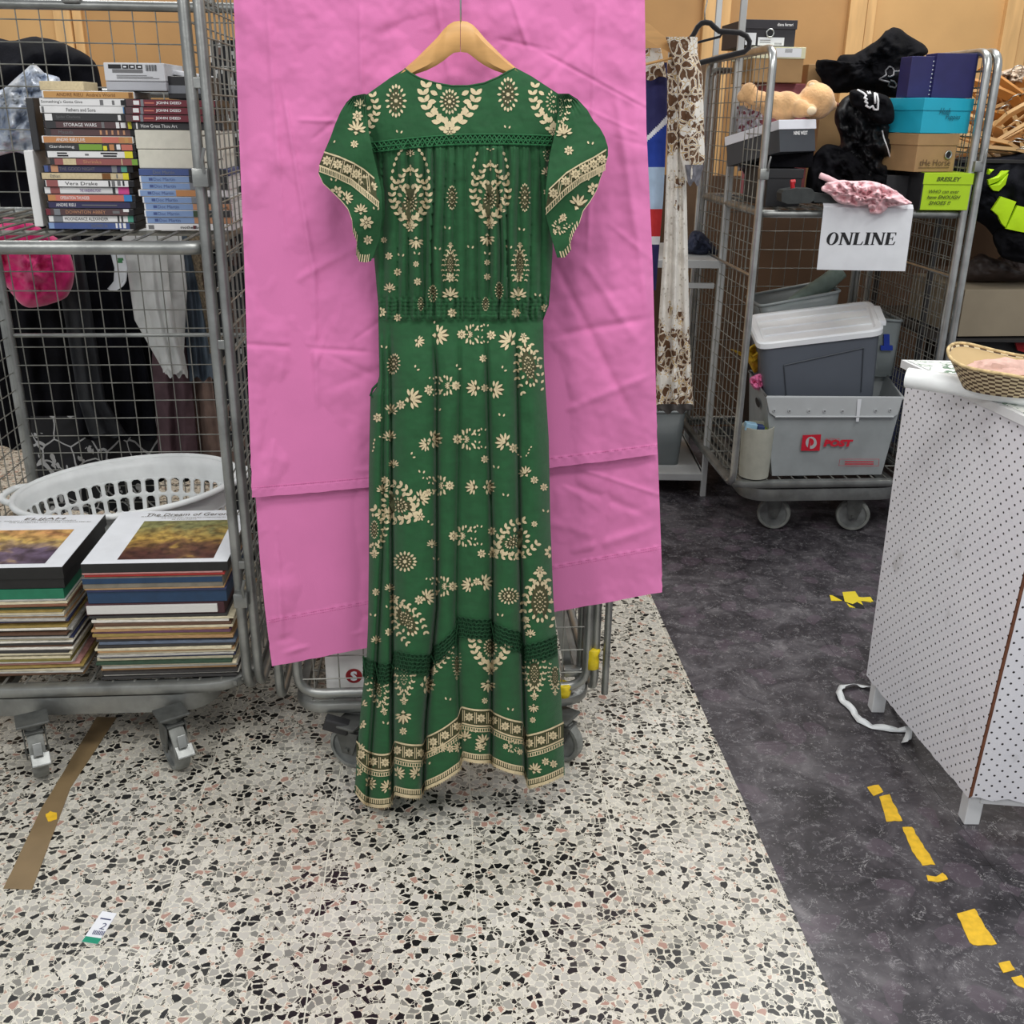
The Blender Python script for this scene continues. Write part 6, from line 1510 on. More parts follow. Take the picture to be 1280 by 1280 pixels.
n = 20; mb.add([fr3(1014+7*math.cos(2*PI*k/n), 553.5+7.6*math.sin(2*PI*k/n), .0048) for k in range(n)], [tuple(range(n))], 1)
mb.add([fr3(1013.2+4.2*math.cos(a), 552.6+4.6*math.sin(a), .0054) for a in [-PI/2+PI*k/10 for k in range(11)]], [tuple(range(11))], 0)
mb.add([fr3(x, y, .0054) for x, y in ((1011.6, 548), (1013.4, 547.5), (1012.4, 561), (1009.6, 560.4))], [(0, 1, 2, 3)], 0)
o3 = fr3(1029, 558.5, .0048); put_text(mb, 'POST', o3, (fr3(1068, 558.5)-fr3(1029, 558.5)), (0, 0.0, 1), w=.0395*2.75, h=.0275, mi=0, bold=.07, shear=.12, lift=0)
put_text(mb, 'AUSTRALIA', fr3(1031.5, 549.5, .0048), (1, .03, 0), (0, 0, 1), w=.052, h=.0052, mi=0, shear=.2, lift=0)
L = [(1050, 574), (1099, 574), (1098, 582.5), (1048.5, 582)]
for a, b in zip(L, L[1:]+L[:1]): mb.tube([fr3(*a, .0045), fr3(*b, .0045)], .0006, 4, 0)
for yy in (576.6, 579.4): mb.add([fr3(1056, yy), fr3(1092, yy), fr3(1092, yy+1.3), fr3(1056, yy+1.3)], [(0, 1, 2, 3)], 0)
build('red_print', mb, [RP, fl_], pt_)
# grey storage tub with white lid, resting askew in the postal tub
GT = mat('slate_grey_tub', (92, 98, 108), .45, 0, .03, 10)
st_ = thing('storage_tub', 'slate grey storage tub with scuffed white lid standing in the postal tub', 'tub', P(1025, 496, 3.62))
YG = 3.60
fr_ = [(952, 432), (1101, 416), (1094, 494), (958, 503)]
D_ = Vector((-.02, .27, 0))
def gp(px, py, Y): return P(px, py, Y)
TL, TR, BR_, BL2 = gp(950, 432, 3.60), gp(1101.5, 414, 3.66), gp(1094.5, 496, 3.68), gp(959, 506, 3.62)
TLb, TRb = P(936, 397, 3.93), P(1088, 379, 3.99); BRb, BLb = BR_+Vector((-.03, .26, .01)), BL2+Vector((0, .26, .01))
def rquad(a, b, c, d, r=.06, n=4):
    out = []; q = [Vector(v) for v in (a, b, c, d)]
    for i in range(4):
        p, x0, x1 = q[i], q[i-1], q[(i+1) % 4]; l0 = (x0-p).normalized()*r; l1 = (x1-p).normalized()*r
        for k in range(n+1):
            t = k/n; out.append((p+l0)*(1-t)**2+p*2*t*(1-t)+(p+l1)*t*t)
    return out
topr = rquad(TL, TR, TRb, TLb, .045); botr = rquad(BL2, BR_, BRb, BLb, .035); m = len(topr)
mb = MB(); mb.grid([topr+[topr[0]], [lerp(a, b, .5)+ (a-b).normalized()*0 for a, b in zip(topr, botr)]+[lerp(topr[0], botr[0], .5)], botr+[botr[0]]]); mb.add(botr, [tuple(range(m))])
tb_ = build('tub_body', mb, GT, st_, smooth=.6)
def onf(u, v, o_=.003): p = lerp(lerp(TL, TR, u), lerp(BL2, BR_, u), v); return p+Vector((0, -o_, 0))
mb = MB(); Lp_ = [onf(.18, .98), onf(.18, .36), onf(.86, .22), onf(.86, .9)]
for a, b in zip(Lp_, Lp_[1:]): mb.tube([a, b], .0022, 6)
build('raised_panel_edge', mb, mat('tub_shadow_grey', (74, 80, 88), .5), tb_)
LIDM = mat('scuffed_white_lid', (244, 247, 252), .4, 0, .05, 6, .1, 40)
up = (TR-TL).cross(TLb-TL).normalized(); up = up if up.z > 0 else -up
def off(p, c_, k): return p+(p-c_).normalized()*k
cen = (TL+TR+TLb+TRb)/4
o1 = [off(p, cen, .012) for p in topr]
mb = MB(); layers = [[p-up*.014 for p in o1], [p+up*.004 for p in o1], [off(p, cen, .004)+up*.010 for p in topr], [off(p, cen, -.016)+up*.010 for p in topr], [off(p, cen, -.024)+up*.004 for p in topr]]
mb.grid([l+[l[0]] for l in layers]); mb.add(layers[-1], [tuple(range(m))])
ld = build('lid', mb, LIDM, st_, smooth=.5)
mb = MB(); e0, e1 = lerp(TR, TRb, .25), lerp(TR, TRb, .80); dx = (TR-TL).normalized()
mb.add([e0+up*.012, e0+dx*.03+up*.006, e1+dx*.03+up*.006, e1+up*.012, e0-up*.006, e0+dx*.03-up*.01, e1+dx*.03-up*.01, e1-up*.006], [(0, 1, 2, 3), (7, 6, 5, 4), (0, 4, 5, 1), (1, 5, 6, 2), (2, 6, 7, 3)]); build('lid_clip', mb, LIDM, ld)
for v in (.25, .5, .75):
    mb = MB(); a, b = lerp(lerp(TL, TR, .06), lerp(TLb, TRb, .06), v), lerp(lerp(TL, TR, .94), lerp(TLb, TRb, .94), v); mb.tube([a+up*.005, b+up*.005], .004, 6); build('lid_rib', mb, LIDM, ld, smooth=True)
CLR = mat('clear_grey_plastic', (170, 180, 182), .25, 0, .05, 10, alpha=.55)
def tub(name, label, tl, tr, bl, br, Y, dep, m, rimm, top_back=None, group=None):
    o = thing(name, label, 'tub', P((bl[0]+br[0])/2, bl[1], Y)); a, b, c, d = P(*tl, Y), P(*tr, Y), P(*br, Y+.01), P(*bl, Y+.01)
    V = Vector((-.01, dep, 0)); mb = MB(); t = rquad(a, b, b+V, a+V, .03); q = rquad(d, c, c+V*.9, d+V*.9, .03)
    mb.grid([t+[t[0]], q+[q[0]]]); mb.add(q, [tuple(range(len(q)))]); w = build('tub_wall', mb, m, o, smooth=.6)
    md = w.modifiers.new('s', 'SOLIDIFY'); md.thickness = .002
    mb = MB(); mb.tube(t, .006, 6, closed=True); build('rim', mb, rimm, o, smooth=True); return o, a, b, c, d
RIMC = mat('clear_rim', (150, 158, 160), .3, 0, .05, 10)
tub('clear_tub', 'clear plastic tub with grey-green bolster behind the white-lidded tub', (950, 383), (1052, 364), (958, 415), (1046, 400), 3.98, .24, CLR, RIMC)
fbox('carton', 'dark carton holding up the clear tub behind the white-lidded one', 'box', 950, 1046, 412, 500, 4.00, .22, mat('dark_carton', (58, 48, 42), .8), rest=DZ2)
mb = MB(); mb.tube([P(975, 392, 4.05), P(1000, 374, 4.05), P(1030, 356, 4.06), P(1052, 338, 4.06)], .03, 14, rs=[.022, .032, .036, .030]); build('bolster', mb, mat('grey_green_cloth', (120, 136, 128), .8, 0, .12, 30, .3, 200), None, smooth=.9, label='grey-green rolled cloth sticking up out of the clear tub', cat='cloth')
o, a, b, c, d = tub('clear_tub', 'clear plastic tub with blue clips right of the white-lidded tub', (1086, 398), (1130, 402), (1088, 470), (1118, 470), 3.88, .28, CLR, RIMC)
fbox('carton', 'dark blue carton low behind the postal tub', 'box', 1076, 1122, 466, 560, 3.97, .25, mat('dark_blue_carton', (34, 40, 74), .7), rest=DZ2)
BLP = mat('blue_clip_plastic', (34, 64, 170), .4)
for (x0, y0, x1, y1) in ((1105, 418, 1112, 432), (1101, 432, 1116, 438)):
    mb = MB(); xzpoly(mb, [(x0, y0), (x1, y0), (x1, y1), (x0, y1)], 3.872, .008); build('blue_clip', mb, BLP, o)
blob('yellow_bag', 'yellow bag wedged behind mesh beside the slate grey tub', 'bag', [(914, 436), (930, 440), (944, 430), (956, 432), (958, 452), (944, 466), (934, 452)], 3.78, .04, mat('yellow_bag', (212, 172, 40), .6, 0, .1, 30, .3, 90), 3, .03, sc=9)
blob('pink_bundle', 'small bright pink bundle in the left end of the postal tub', 'cloth', [(937, 472), (946, 468), (955, 470), (957, 486), (948, 488), (939, 482)], 3.70, .03, mat('bubble_pink', (236, 130, 178), .7, 0, .1, 40), 2, .03, sc=6)
# canvas basket with small goods
fb = thing('fabric_basket', 'small cream canvas basket at the left front of the cage deck', 'basket', P(947, 596, 3.52))
zb_, zt_ = DZ2+.001, P(947, 539, 3.48).z; cx_, cy_ = P(948, 560, 3.52).x, 3.555; r0, r1 = .056, .061
mb = MB(); mb.lathe([(r0, 0), (r0+.002, .06), (r1, zt_-zb_), (r1-.005, zt_-zb_), (r0-.003, .01)], 26, Matrix.Translation((cx_, cy_, zb_)) @ Matrix.Scale(.95, 4, (1, 0, 0))); mb.v = [(x+.002*nz(x*30, z*20, y*30), y+.002*nz(y*30, z*25), z) for x, y, z in mb.v]
build('canvas_wall', mb, mat('cream_canvas', (172, 172, 160), .9, 0, .06, 30, .3, 260), fb, smooth=.7)
mb = MB(); mb.lathe([(.001, 0), (r1-.006, 0)], 20, Matrix.Translation((cx_, cy_, zt_-.012)), cap=False); build('green_lining', mb, mat('olive_lining', (112, 130, 50), .8), fb)
mb = MB(); mb.box((0, 0, 0), (.042, .035, .028), Matrix.Translation(P(938, 533, 3.54)) @ Matrix.Rotation(.15, 4, 'Y'), 0, .003); mb.box((.036, 0, -.002), (.026, .033, .026), Matrix.Translation(P(938, 533, 3.54)) @ Matrix.Rotation(.15, 4, 'Y'), 1, .003)
build('small_packet', mb, [mat('light_blue_packet', (150, 190, 214), .5), mat('navy_packet', (44, 62, 108), .5)], None, label='light blue and navy packet sticking out of the canvas basket', cat='packet')
# ------------------------------------------------------------------ shelving, clothes and hangers left of the right cage
UW = mat('grey_white_paint', (182, 184, 184), .5, .1, .06, 10)
su = thing('shelving_unit', 'pale grey metal shelving unit beside the right cage', 'shelf', (.50, 4.2, 0))
PX0, PX1, PY0, PY1 = .30, .782, 3.93, 4.48
for x, y in ((PX1, PY0), (PX1+.012, PY1), (PX0, PY0), (PX0, PY1)):
    mb = MB(); mb.box((x, y, 1.0), (.022, .022, 2.0), None, 0, .002); build('post', mb, UW, su)
for z in (.095, .945):
    mb = MB(); mb.box(((PX0+PX1)/2, (PY0+PY1)/2, z), (PX1-PX0-.01, PY1-PY0, .006)); mb.box(((PX0+PX1)/2, PY0-.004, z-.012), (PX1-PX0, .01, .03), None, 0, .002); mb.box((PX1-.006, (PY0+PY1)/2, z-.012), (.01, PY1-PY0, .03)); build('shelf_board', mb, UW, su)
mb = MB(); mb.tube([(PX0, PY0, 1.86), (PX1, PY0, 1.86)], .011, 8); build('top_rail', mb, BRIGHT, su, smooth=True)
mb = MB(); mb.box((PX1-.07, PY0+.02, .85), (.10, .02, .02), None, 0, .002); build('shelf_bracket', mb, UW, su)
tub('clear_tub', 'smoky clear tub low on the shelving unit behind the pink sheet edge', (806, 515), (859, 515), (812, 598), (846, 598), 4.02, .3, mat('smoky_plastic', (120, 128, 130), .35, 0, .06, 8, alpha=.8), RIMC)
blob('folded_clothes', 'dark blue and grey folded clothes on the upper shelf board', 'cloth', [(855, 318), (862, 296), (872, 288), (886, 298), (896, 318)], 4.15, .08, mat('blue_grey_cloth', (44, 50, 70), .9, 0, .4, 20, .3, 200), 4, .04, sc=9)
mb = MB(); mb.box((.80, 4.70, .85), (.12, .04, 1.65), Matrix.Rotation(0, 4, 'Z'), 0, .002); build('brown_sheet', mb, mat('dark_brown_board', (96, 74, 54), .8, 0, .12, 8), None, label='tall dark brown board standing behind the shelving unit post', cat='board')
# rail carrying the clothes
rl2 = thing('clothes_rail', 'steel clothes rail behind the pink sheet edge carrying the floral dress', 'rail', (.2, 3.60, 0))
mb = MB(); mb.tube([(.05, 3.60, 1.815), (.70, 3.60, 1.815)], .011, 10); build('top_rail', mb, STEEL, rl2, smooth=True)
for x in (.07,):
    mb = MB(); mb.tube([(x, 3.6, .0), (x, 3.6, 1.815)], .013, 10); build('upright', mb, STEEL, rl2, smooth=True)
mb = MB(); mb.tube([(.07, 3.3, .015), (.07, 3.9, .015)], .014, 8); build('foot', mb, STEEL, rl2, smooth=True)
YF = 3.44
def flor():
    m, N, L, b = nodes('white_brown_floral', (226, 222, 214), .8)
    tc = N.new('ShaderNodeTexCoord'); pos = tc.outputs['Object']
    e = N.new('ShaderNodeTexVoronoi'); e.feature = 'DISTANCE_TO_EDGE'; e.inputs['Scale'].default_value = 36
    n = N.new('ShaderNodeTexNoise'); n.inputs['Scale'].default_value = 14; n.inputs['Detail'].default_value = 4; L.new(pos, n.inputs[0])
    va = N.new('ShaderNodeVectorMath'); va.operation = 'MULTIPLY_ADD'; L.new(n.outputs['Color'], va.inputs[0]); va.inputs[1].default_value = (.06, .06, .06); L.new(pos, va.inputs[2]); L.new(va.outputs[0], e.inputs['Vector'])
    sp = N.new('ShaderNodeSeparateXYZ'); L.new(pos, sp.inputs[0])
    r = ramp(N, [(0, (255, 255, 255)), (.20, (255, 255, 255)), (.34, (110, 110, 110)), (.40, (0, 0, 0)), (.60, (0, 0, 0)), (.68, (160, 160, 160)), (.80, (255, 255, 255))], 'LINEAR')
    zz_ = mth(N, L, 'DIVIDE', mth(N, L, 'SUBTRACT', sp.outputs[2], ZF0), ZF1-ZF0); L.new(zz_, r.inputs[0])
    msk = mth(N, L, 'MULTIPLY', mth(N, L, 'GREATER_THAN', e.outputs['Distance'], .10), mth(N, L, 'GREATER_THAN', mth(N, L, 'ADD', n.outputs[0], mth(N, L, 'MULTIPLY', r.outputs[0], .22)), .66))
    edge = mth(N, L, 'MULTIPLY', mth(N, L, 'LESS_THAN', e.outputs['Distance'], .04), mth(N, L, 'GREATER_THAN', mth(N, L, 'ADD', n.outputs[0], mth(N, L, 'MULTIPLY', r.outputs[0], .3)), .66))
    c = mixc(N, L, msk, s2l((226, 222, 214)), s2l((98, 68, 44))); c = mixc(N, L, edge, c, s2l((198, 170, 122)))
    d = N.new('ShaderNodeTexVoronoi'); d.inputs['Scale'].default_value = 60; L.new(pos, d.inputs['Vector'])
    c = mixc(N, L, mth(N, L, 'MULTIPLY', mth(N, L, 'LESS_THAN', d.outputs['Distance'], .22), .5), c, s2l((150, 140, 124)))
    L.new(c, b.inputs['Base Color']); return m
ZF0, ZF1 = P(845, 508, YF).z, P(850, 60, YF).z
FLO = flor()
fd = garment('floral_dress', 'long white dress with brown floral print on a wooden hanger', 'dress', [(50, 836), (90, 834), (190, 834), (300, 830), (420, 822), (508, 819)], [(50, 866), (80, 872), (190, 856), (230, 858), (320, 860), (420, 862), (508, 867)], YF, FLO, .016, 2.5, seed=3, thick=.03, nr=110, nc=50)
garment('sleeve', None, None, [(46, 832), (90, 846), (150, 848), (195, 850), (226, 858)], [(66, 872), (90, 878), (150, 880), (200, 881), (226, 872)], YF-.06, FLO, .010, 1.5, seed=6, thick=.03, nr=60, nc=30, parent=fd)
garment('dark_hem', None, None, [(505, 821), (515, 822)], [(505, 866), (515, 864)], YF-.01, mat('dark_hem_cloth', (70, 66, 64), .9), .012, 2.5, seed=3, thick=.03, nr=6, nc=30, parent=fd)
garment('grey_cuff', None, None, [(206, 856), (230, 860)], [(206, 880), (228, 874)], YF-.08, mat('grey_cuff', (112, 112, 120), .9, 0, .3, 60), .006, 1.5, seed=6, thick=.02, nr=8, nc=14, parent=fd)
wh = thing('clothes_hanger', 'wooden hanger holding the brown floral dress', 'hanger', P(820, 60, YF))
def flatpath(L, Y, r, t=None, m=None, par=None, nm='hanger_bar', n=8): mb = MB(); mb.tube([P(x, y, Y) for x, y in L], r, n); return build(nm, mb, m, par, smooth=.7)
mb = MB(); L1 = [(800, 26, 46), (812, 30, 52), (826, 42, 60), (842, 52, 68), (858, 62, 76), (870, 70, 84)]
n = len(L1); vs = []
for x, a, b in L1:
    vs += [P(x, a, YF-.02), P(x, b, YF-.02), P(x, b, YF+.0), P(x, a, YF+.0)]
mb.add(vs, [(i*4+k, i*4+(k+1) % 4, (i+1)*4+(k+1) % 4, (i+1)*4+k) for i in range(n-1) for k in range(4)]+[(0, 1, 2, 3), tuple(range(4*n-4, 4*n))]); build('hanger_arm', mb, WOOD, wh)
flatpath([(800, 82), (855, 69)], YF-.035, .004, m=WOOD, par=wh, nm='trouser_bar'); flatpath([(800, 30), (798, -20)], YF-.01, .002, m=BRIGHT, par=wh, nm='hanger_hook')
UC = [mat('flag_navy', (38, 38, 92), .8), mat('flag_white', (226, 228, 234), .8), mat('flag_blue', (28, 62, 160), .8), mat('flag_paleblue', (176, 200, 226), .8), mat('flag_red', (196, 42, 46), .8)]
def ucol(x, y, s_):
    q = y+(x-805)*1.1
    if y < 140: return 0 if y+(x-805)*.3 < 148 else 0
    if q < 176: return 0 if y < 146-(x-833)*1.0 else 1
    if y < 207: return 1 if y+(x-805)*.9 < 180 else 2
    if y < 262: return 3 if y > 209 else 2
    if y < 295: return 4
    if y < 306: return 1
    return 0
garment('flag_pattern_garment', 'navy, blue, white and red garment beside the floral dress', 'garment', [(78, 806), (360, 806)], [(78, 834), (150, 834), (250, 829), (360, 820)], YF+.08, UC, .006, 1.2, seed=1, thick=.02, matfn=ucol, nr=140)
garment('pale_print_garment', 'pale printed garment peeking above the flag-coloured one', 'garment', [(60, 800), (98, 800)], [(60, 826), (98, 834)], YF+.03, FLO, .006, 1.2, seed=5, thick=.01, nr=20, nc=20)
bh = thing('clothes_hanger', 'black velvet hanger hooked beside the shelving post', 'hanger', P(881, 60, 3.60))
BV = mat('black_velvet', (20, 18, 22), .9, sheen=.3)
mb = MB(); mb.tube([P(x, y, 3.6) for x, y in rounded_path([(852, 60, 0), (866, 45, 0), (872, 33, 0), (881, 28, 0), (891, 32, 0), (899, 39, 0), (925, 41, 0), (937, 50, 0), (936, 60, 0), (925, 66, 0), (877, 79, 0), (864, 82, 0)], .03, 4) for x, y in [(x, y)]] if False else [P(x, y, 3.6) for x, y in ((852, 60), (860, 52), (866, 45), (872, 34), (877, 29), (882, 28), (888, 29), (893, 34), (899, 39), (912, 40), (925, 41), (933, 45), (937, 52), (936, 60), (930, 65), (905, 71), (877, 78), (862, 82))], .0085, 8)
build('hanger_frame', mb, BV, bh, smooth=True)
mb = MB(); mb.tube([P(x, y, 3.6) for x, y in ((861, 56), (880, 51), (900, 46), (903, 41))], .004, 8); build('inner_bar', mb, BV, bh, smooth=True)
mb = MB(); mb.tube([P(x, y, 3.6) for x, y in ((881, 28), (881, 14), (884, 2), (882, -12), (876, -18))], .0022, 6); build('hanger_hook', mb, BRIGHT, bh, smooth=True)
# ------------------------------------------------------------------ shelving and goods right of the right cage
ru = thing('shelving_unit', 'dark metal shelving unit at the right edge behind the pegboard counter', 'shelf', (2.0, 4.0, 0))
DKM = mat('dark_metal', (56, 54, 54), .5, .4)
for x, y in ((1.575, 3.93), (1.575, 4.5), (2.5, 3.80), (2.5, 4.5)):
    mb = MB(); mb.box((x, y, .68), (.02, .02, 1.36), None, 0, .002); build('post', mb, DKM, ru)
zs = (.30, .655, P(1240, 348, 3.85).z-.235+.235, 1.285)
ZA = P(1240, 420, 3.80).z-.004; ZB = P(1240, 198, 3.85).z
for z in (.25, ZA-.012, ZB-.008):
    mb = MB(); mb.box((2.03, 4.15, z), (.94, .72, .012), None, 0, .001); build('shelf_board', mb, DKM, ru)
fbox('carton', 'long grey-brown cardboard carton on the right shelving', 'box', 1197, 1360, 362, 420, 3.80, .42, mat('grey_brown_card', (150, 138, 118), .85, 0, .06, 8), rest=ZA+.0, group=None, yaw=.10)
ztc = P(1197, 362, 3.80).z
GS = 'shoes on the long carton'
for k, (L, lb) in enumerate((([(1205, 335), (1222, 318), (1240, 322), (1262, 330), (1282, 342), (1300, 350), (1210, 352)], 'dark brown shoe on its side on the long carton'), ([(1240, 330), (1256, 318), (1276, 322), (1300, 330), (1300, 348), (1250, 350)], 'taupe shoe behind the dark brown one on the carton'))):
    blob('shoe', lb, 'shoe', L, 3.98+.1*k, .05, mat('brown_leather%d' % k if False else ('dark_brown_leather' if k == 0 else 'taupe_leather'), (58, 46, 42) if k == 0 else (96, 80, 74), .5, 0, .2, 30), 3+k, .012, sc=20, group=GS)
mb = MB(); mb.box((2.05, 4.45, ztc+.20), (.78, .02, .40), None, 0, .001); build('cardboard_backing', mb, mat('tan_board_dark', (112, 84, 60), .85, 0, .1, 8), None, label='brown cardboard backing at the rear of the right shelving', cat='board')
blob('black_jacket', 'black work jacket with hi-vis panels bulging from the right shelving', 'jacket', [(1186, 205), (1205, 196), (1240, 196), (1300, 192), (1330, 240), (1310, 330), (1270, 322), (1246, 300), (1230, 282), (1200, 262), (1188, 240)], 3.86, .10, DKN, 8, .04, sc=30)
HV = mat('hi_vis_yellow', (196, 240, 10), .6, 0, .05, 20, .2, 120)
jk = bpy.data.objects['black_jacket.001'] if 'black_jacket.001' in bpy.data.objects else None
def patch(L, Y, par, m, nm):
    a = [P(x, y, Y) for x, y in L]; n = len(a); c = sum(a, Vector())/n; mb = MB(); mb.add([c+Vector((0, -.006, 0))]+a+[p+Vector((0, .012, 0)) for p in a], [(0, k+1, (k+1) % n+1) for k in range(n)]+[(k+1, n+k+1, n+(k+1) % n+1, (k+1) % n+1) for k in range(n)]); build(nm, mb, m, par, smooth=.5)
zh = lambda L: [(1180+x*.0937, 180+y*.0937) for x, y in L]
patch(zh([(590, 480), (720, 430), (780, 360), (870, 355), (800, 440), (700, 510), (600, 545)]), 3.745, jk, HV, 'hi_vis_panel')
patch(zh([(610, 560), (720, 525), (860, 395), (820, 540), (730, 630), (660, 620)]), 3.742, jk, HV, 'hi_vis_panel')
patch(zh([(640, 880), (760, 700), (965, 770), (820, 1110), (770, 1060), (720, 950)]), 3.740, jk, HV, 'hi_vis_panel')
patch(zh([(980, 820), (1100, 850), (1120, 1190), (960, 1160), (830, 1130)]), 3.740, jk, HV, 'hi_vis_panel')
patch(zh([(600, 330), (670, 340), (600, 410), (585, 400)]), 3.75, jk, HV, 'hi_vis_panel')
blob('black_bag', 'black bag hanging below the hi-vis panels', 'bag', [(1242, 292), (1262, 282), (1300, 288), (1310, 330), (1262, 326), (1246, 312)], 3.80, .05, BLACKC, 4, .02, sc=20)
# heap of wooden hangers
PALEW = mat('pale_hanger_wood', (214, 172, 118), .5, 0, .12, 9); DW = mat('honey_hanger_wood', (186, 128, 66), .5, 0, .12, 9)
GH = 'wooden hangers heaped on top of the right shelving'
rh = random.Random(5); proto = {}
def mk_hanger(m):
    o = thing('clothes_hanger', 'x', 'hanger', (0, 0, 0), GH); pts = [(-.22, -.075), (-.15, -.035), (-.07, .0), (0, .022), (.07, .0), (.15, -.035), (.22, -.075)]
    mb = MB(); n = len(pts); vs = []
    for i, (x, z) in enumerate(pts):
        hh = .011+.008*(1-abs(x)/.22)
        vs += [Vector((x, -.006, z-hh)), Vector((x, .006, z-hh)), Vector((x, .006, z+hh)), Vector((x, -.006, z+hh))]
    mb.add(vs, [(i*4+k, i*4+(k+1) % 4, (i+1)*4+(k+1) % 4, (i+1)*4+k) for i in range(n-1) for k in range(4)]+[(3, 2, 1, 0), tuple(range(4*n-4, 4*n))])
    build('hanger_arms', mb, m, o, smooth=.7, local=True)
    mb = MB(); mb.tube([(-.19, 0, -.07), (.19, 0, -.07)], .005, 8); build('trouser_bar', mb, m, o, smooth=.7, local=True)
    mb = MB(); mb.tube([(0, 0, .04), (0, 0, .07)]+[(.02*math.sin(a), 0, .09-.02*math.cos(a)) for a in [PI*k/6 for k in range(1, 10)]], .0018, 6); build('hanger_hook', mb, BRIGHT, o, smooth=True, local=True)
    return o
hp1, hp2 = mk_hanger(PALEW), mk_hanger(DW)
spots = [(1262, 188, 3.86, 0, 1.45, .12, 'lowest pale hanger lying flat along the front of the heap'), (1250, 180, 3.90, 0, 1.40, .25, 'pale hanger second from the bottom of the heap'), (1268, 172, 3.94, 1, 1.35, -.3, 'honey wood hanger lying flat low in the heap'),
         (1240, 165, 3.98, 0, 1.2, .5, 'pale hanger slanting up to the left in the heap'), (1275, 160, 3.90, 0, 1.1, -.45, 'pale hanger slanting down to the right in mid heap'), (1250, 150, 4.04, 1, 1.0, .35, 'honey wood hanger crossing the middle of the heap'),
         (1262, 146, 3.94, 0, 1.2, -.7, 'pale hanger steeply tilted in mid heap'), (1285, 138, 4.00, 1, .9, .9, 'honey wood hanger standing nearly upright at the frame edge'), (1245, 136, 4.06, 0, 1.1, -.2, 'pale hanger lying across the back of the heap'),
         (1262, 128, 4.02, 1, .9, .6, 'broad honey wood hanger near the top of the heap'), (1270, 116, 4.08, 0, 1.25, .1, 'pale hanger lying flat near the top of the heap'), (1280, 108, 4.05, 1, .8, -.6, 'honey wood hanger poking up top right of the heap')]
for k, (px, py, Y, w2, rx, ry, lb) in enumerate(spots):
    src = hp2 if w2 else hp1; first = (k == 0) or (k == 2)
    o = src if first else src.copy()
    if not first:
        C.objects.link(o)
        for ch in list(src.children): c = ch.copy(); C.objects.link(c); c.parent = o
    o.location = P(px, py, Y); o.rotation_euler = (rx, ry, rh.uniform(-.5, .5)); o['label'] = lb
blob('plastic_wrap', 'crumpled clear plastic and brown paper on the hanger heap', 'wrapping', [(1236, 96), (1256, 88), (1290, 84), (1300, 104), (1260, 106)], 4.1, .05, mat('crinkled_film', (196, 178, 160), .3, 0, .3, 30, .5, 60), 5, .05, sc=8)
# ------------------------------------------------------------------ pegboard counter
cn = thing('pegboard_counter', 'white pegboard-sided display counter at the right edge on the vinyl floor', 'counter', (1.3, 2.1, 0))
def peg():
    m, N, L, b = nodes('white_pegboard', (206, 206, 214), .45)
    tc = N.new('ShaderNodeTexCoord'); sp = N.new('ShaderNodeSeparateXYZ'); L.new(tc.outputs['UV'], sp.inputs[0])
    k = 1/.0272
    def cell(off):
        u = mth(N, L, 'SUBTRACT', mth(N, L, 'FRACT', mth(N, L, 'ADD', mth(N, L, 'MULTIPLY', sp.outputs[0], k), off)), .5)
        v = mth(N, L, 'SUBTRACT', mth(N, L, 'FRACT', mth(N, L, 'ADD', mth(N, L, 'MULTIPLY', sp.outputs[1], k), off)), .5)
        d = mth(N, L, 'SQRT', mth(N, L, 'ADD', mth(N, L, 'MULTIPLY', u, u), mth(N, L, 'MULTIPLY', v, v)))
        return mth(N, L, 'LESS_THAN', d, .092)
    f = mth(N, L, 'MAXIMUM', cell(0.0), cell(.5))
    n = N.new('ShaderNodeTexNoise'); n.inputs['Scale'].default_value = 9; n.inputs['Detail'].default_value = 8; L.new(tc.outputs['Object'], n.inputs[0])
    r = ramp(N, [(.2, (176, 174, 172)), (.36, (228, 228, 235)), (.8, (234, 234, 240))], 'LINEAR'); L.new(n.outputs[0], r.inputs[0])
    L.new(mixc(N, L, f, r.outputs[0], s2l((44, 42, 44))), b.inputs['Base Color'])
    bp = N.new('ShaderNodeBump'); bp.invert = True; bp.inputs['Distance'].default_value = .002; L.new(f, bp.inputs['Height']); L.new(bp.outputs[0], b.inputs['Normal'])
    return m
PEG = peg(); WPT = mat('white_painted_wood', (222, 224, 226), .5, 0, .05, 14)
ZT, ZBm = .905, .080
FB, FT = PZ(1213, 998, ZBm), Vector((1.005, 1.80, ZT)); BB, BT = PZ(1085, 846, ZBm), Vector((.925, 2.34, ZT))
def panel(name, a, b, c, d, t, par, mats, jag=0):     # a bottom-near, b bottom-far, c top-far, d top-near
    n = (b-a).cross(d-a).normalized()*t; mb = MB(); NU = 40; w_ = (b-a).length; h_ = (d-a).length
    vs, uv = [], []
    for i in range(NU+1):
        u = i/NU; j = jag*abs(nz(u*14, 3.3))*1.6
        p0 = lerp(a, b, u)+ZZ*j; p1 = lerp(d, c, u); vs += [p0, p1]; uv += [(u*w_, j), (u*w_, h_)]
    m = len(vs); vs2 = vs+[p+n for p in vs]; fs = []
    for i in range(NU): fs.append((2*i, 2*i+2, 2*i+3, 2*i+1))
    for i in range(NU): fs.append((m+2*i, m+2*i+1, m+2*i+3, m+2*i+2))
    for i in range(NU): fs += [(2*i, m+2*i, m+2*i+2, 2*i+2), (2*i+1, 2*i+3, m+2*i+3, m+2*i+1)]
    fs += [(0, 1, m+1, m), (2*NU, m+2*NU, m+2*NU+1, 2*NU+1)]
    mb.add(vs2, fs, [0]*(2*NU)+[1]*(2*NU+2)); o = build(name, mb, mats, par)
    ul = o.data.uv_layers.new(name='uv'); uvs = uv+uv
    for l in o.data.loops: ul.data[l.index].uv = uvs[l.vertex_index]
    return o
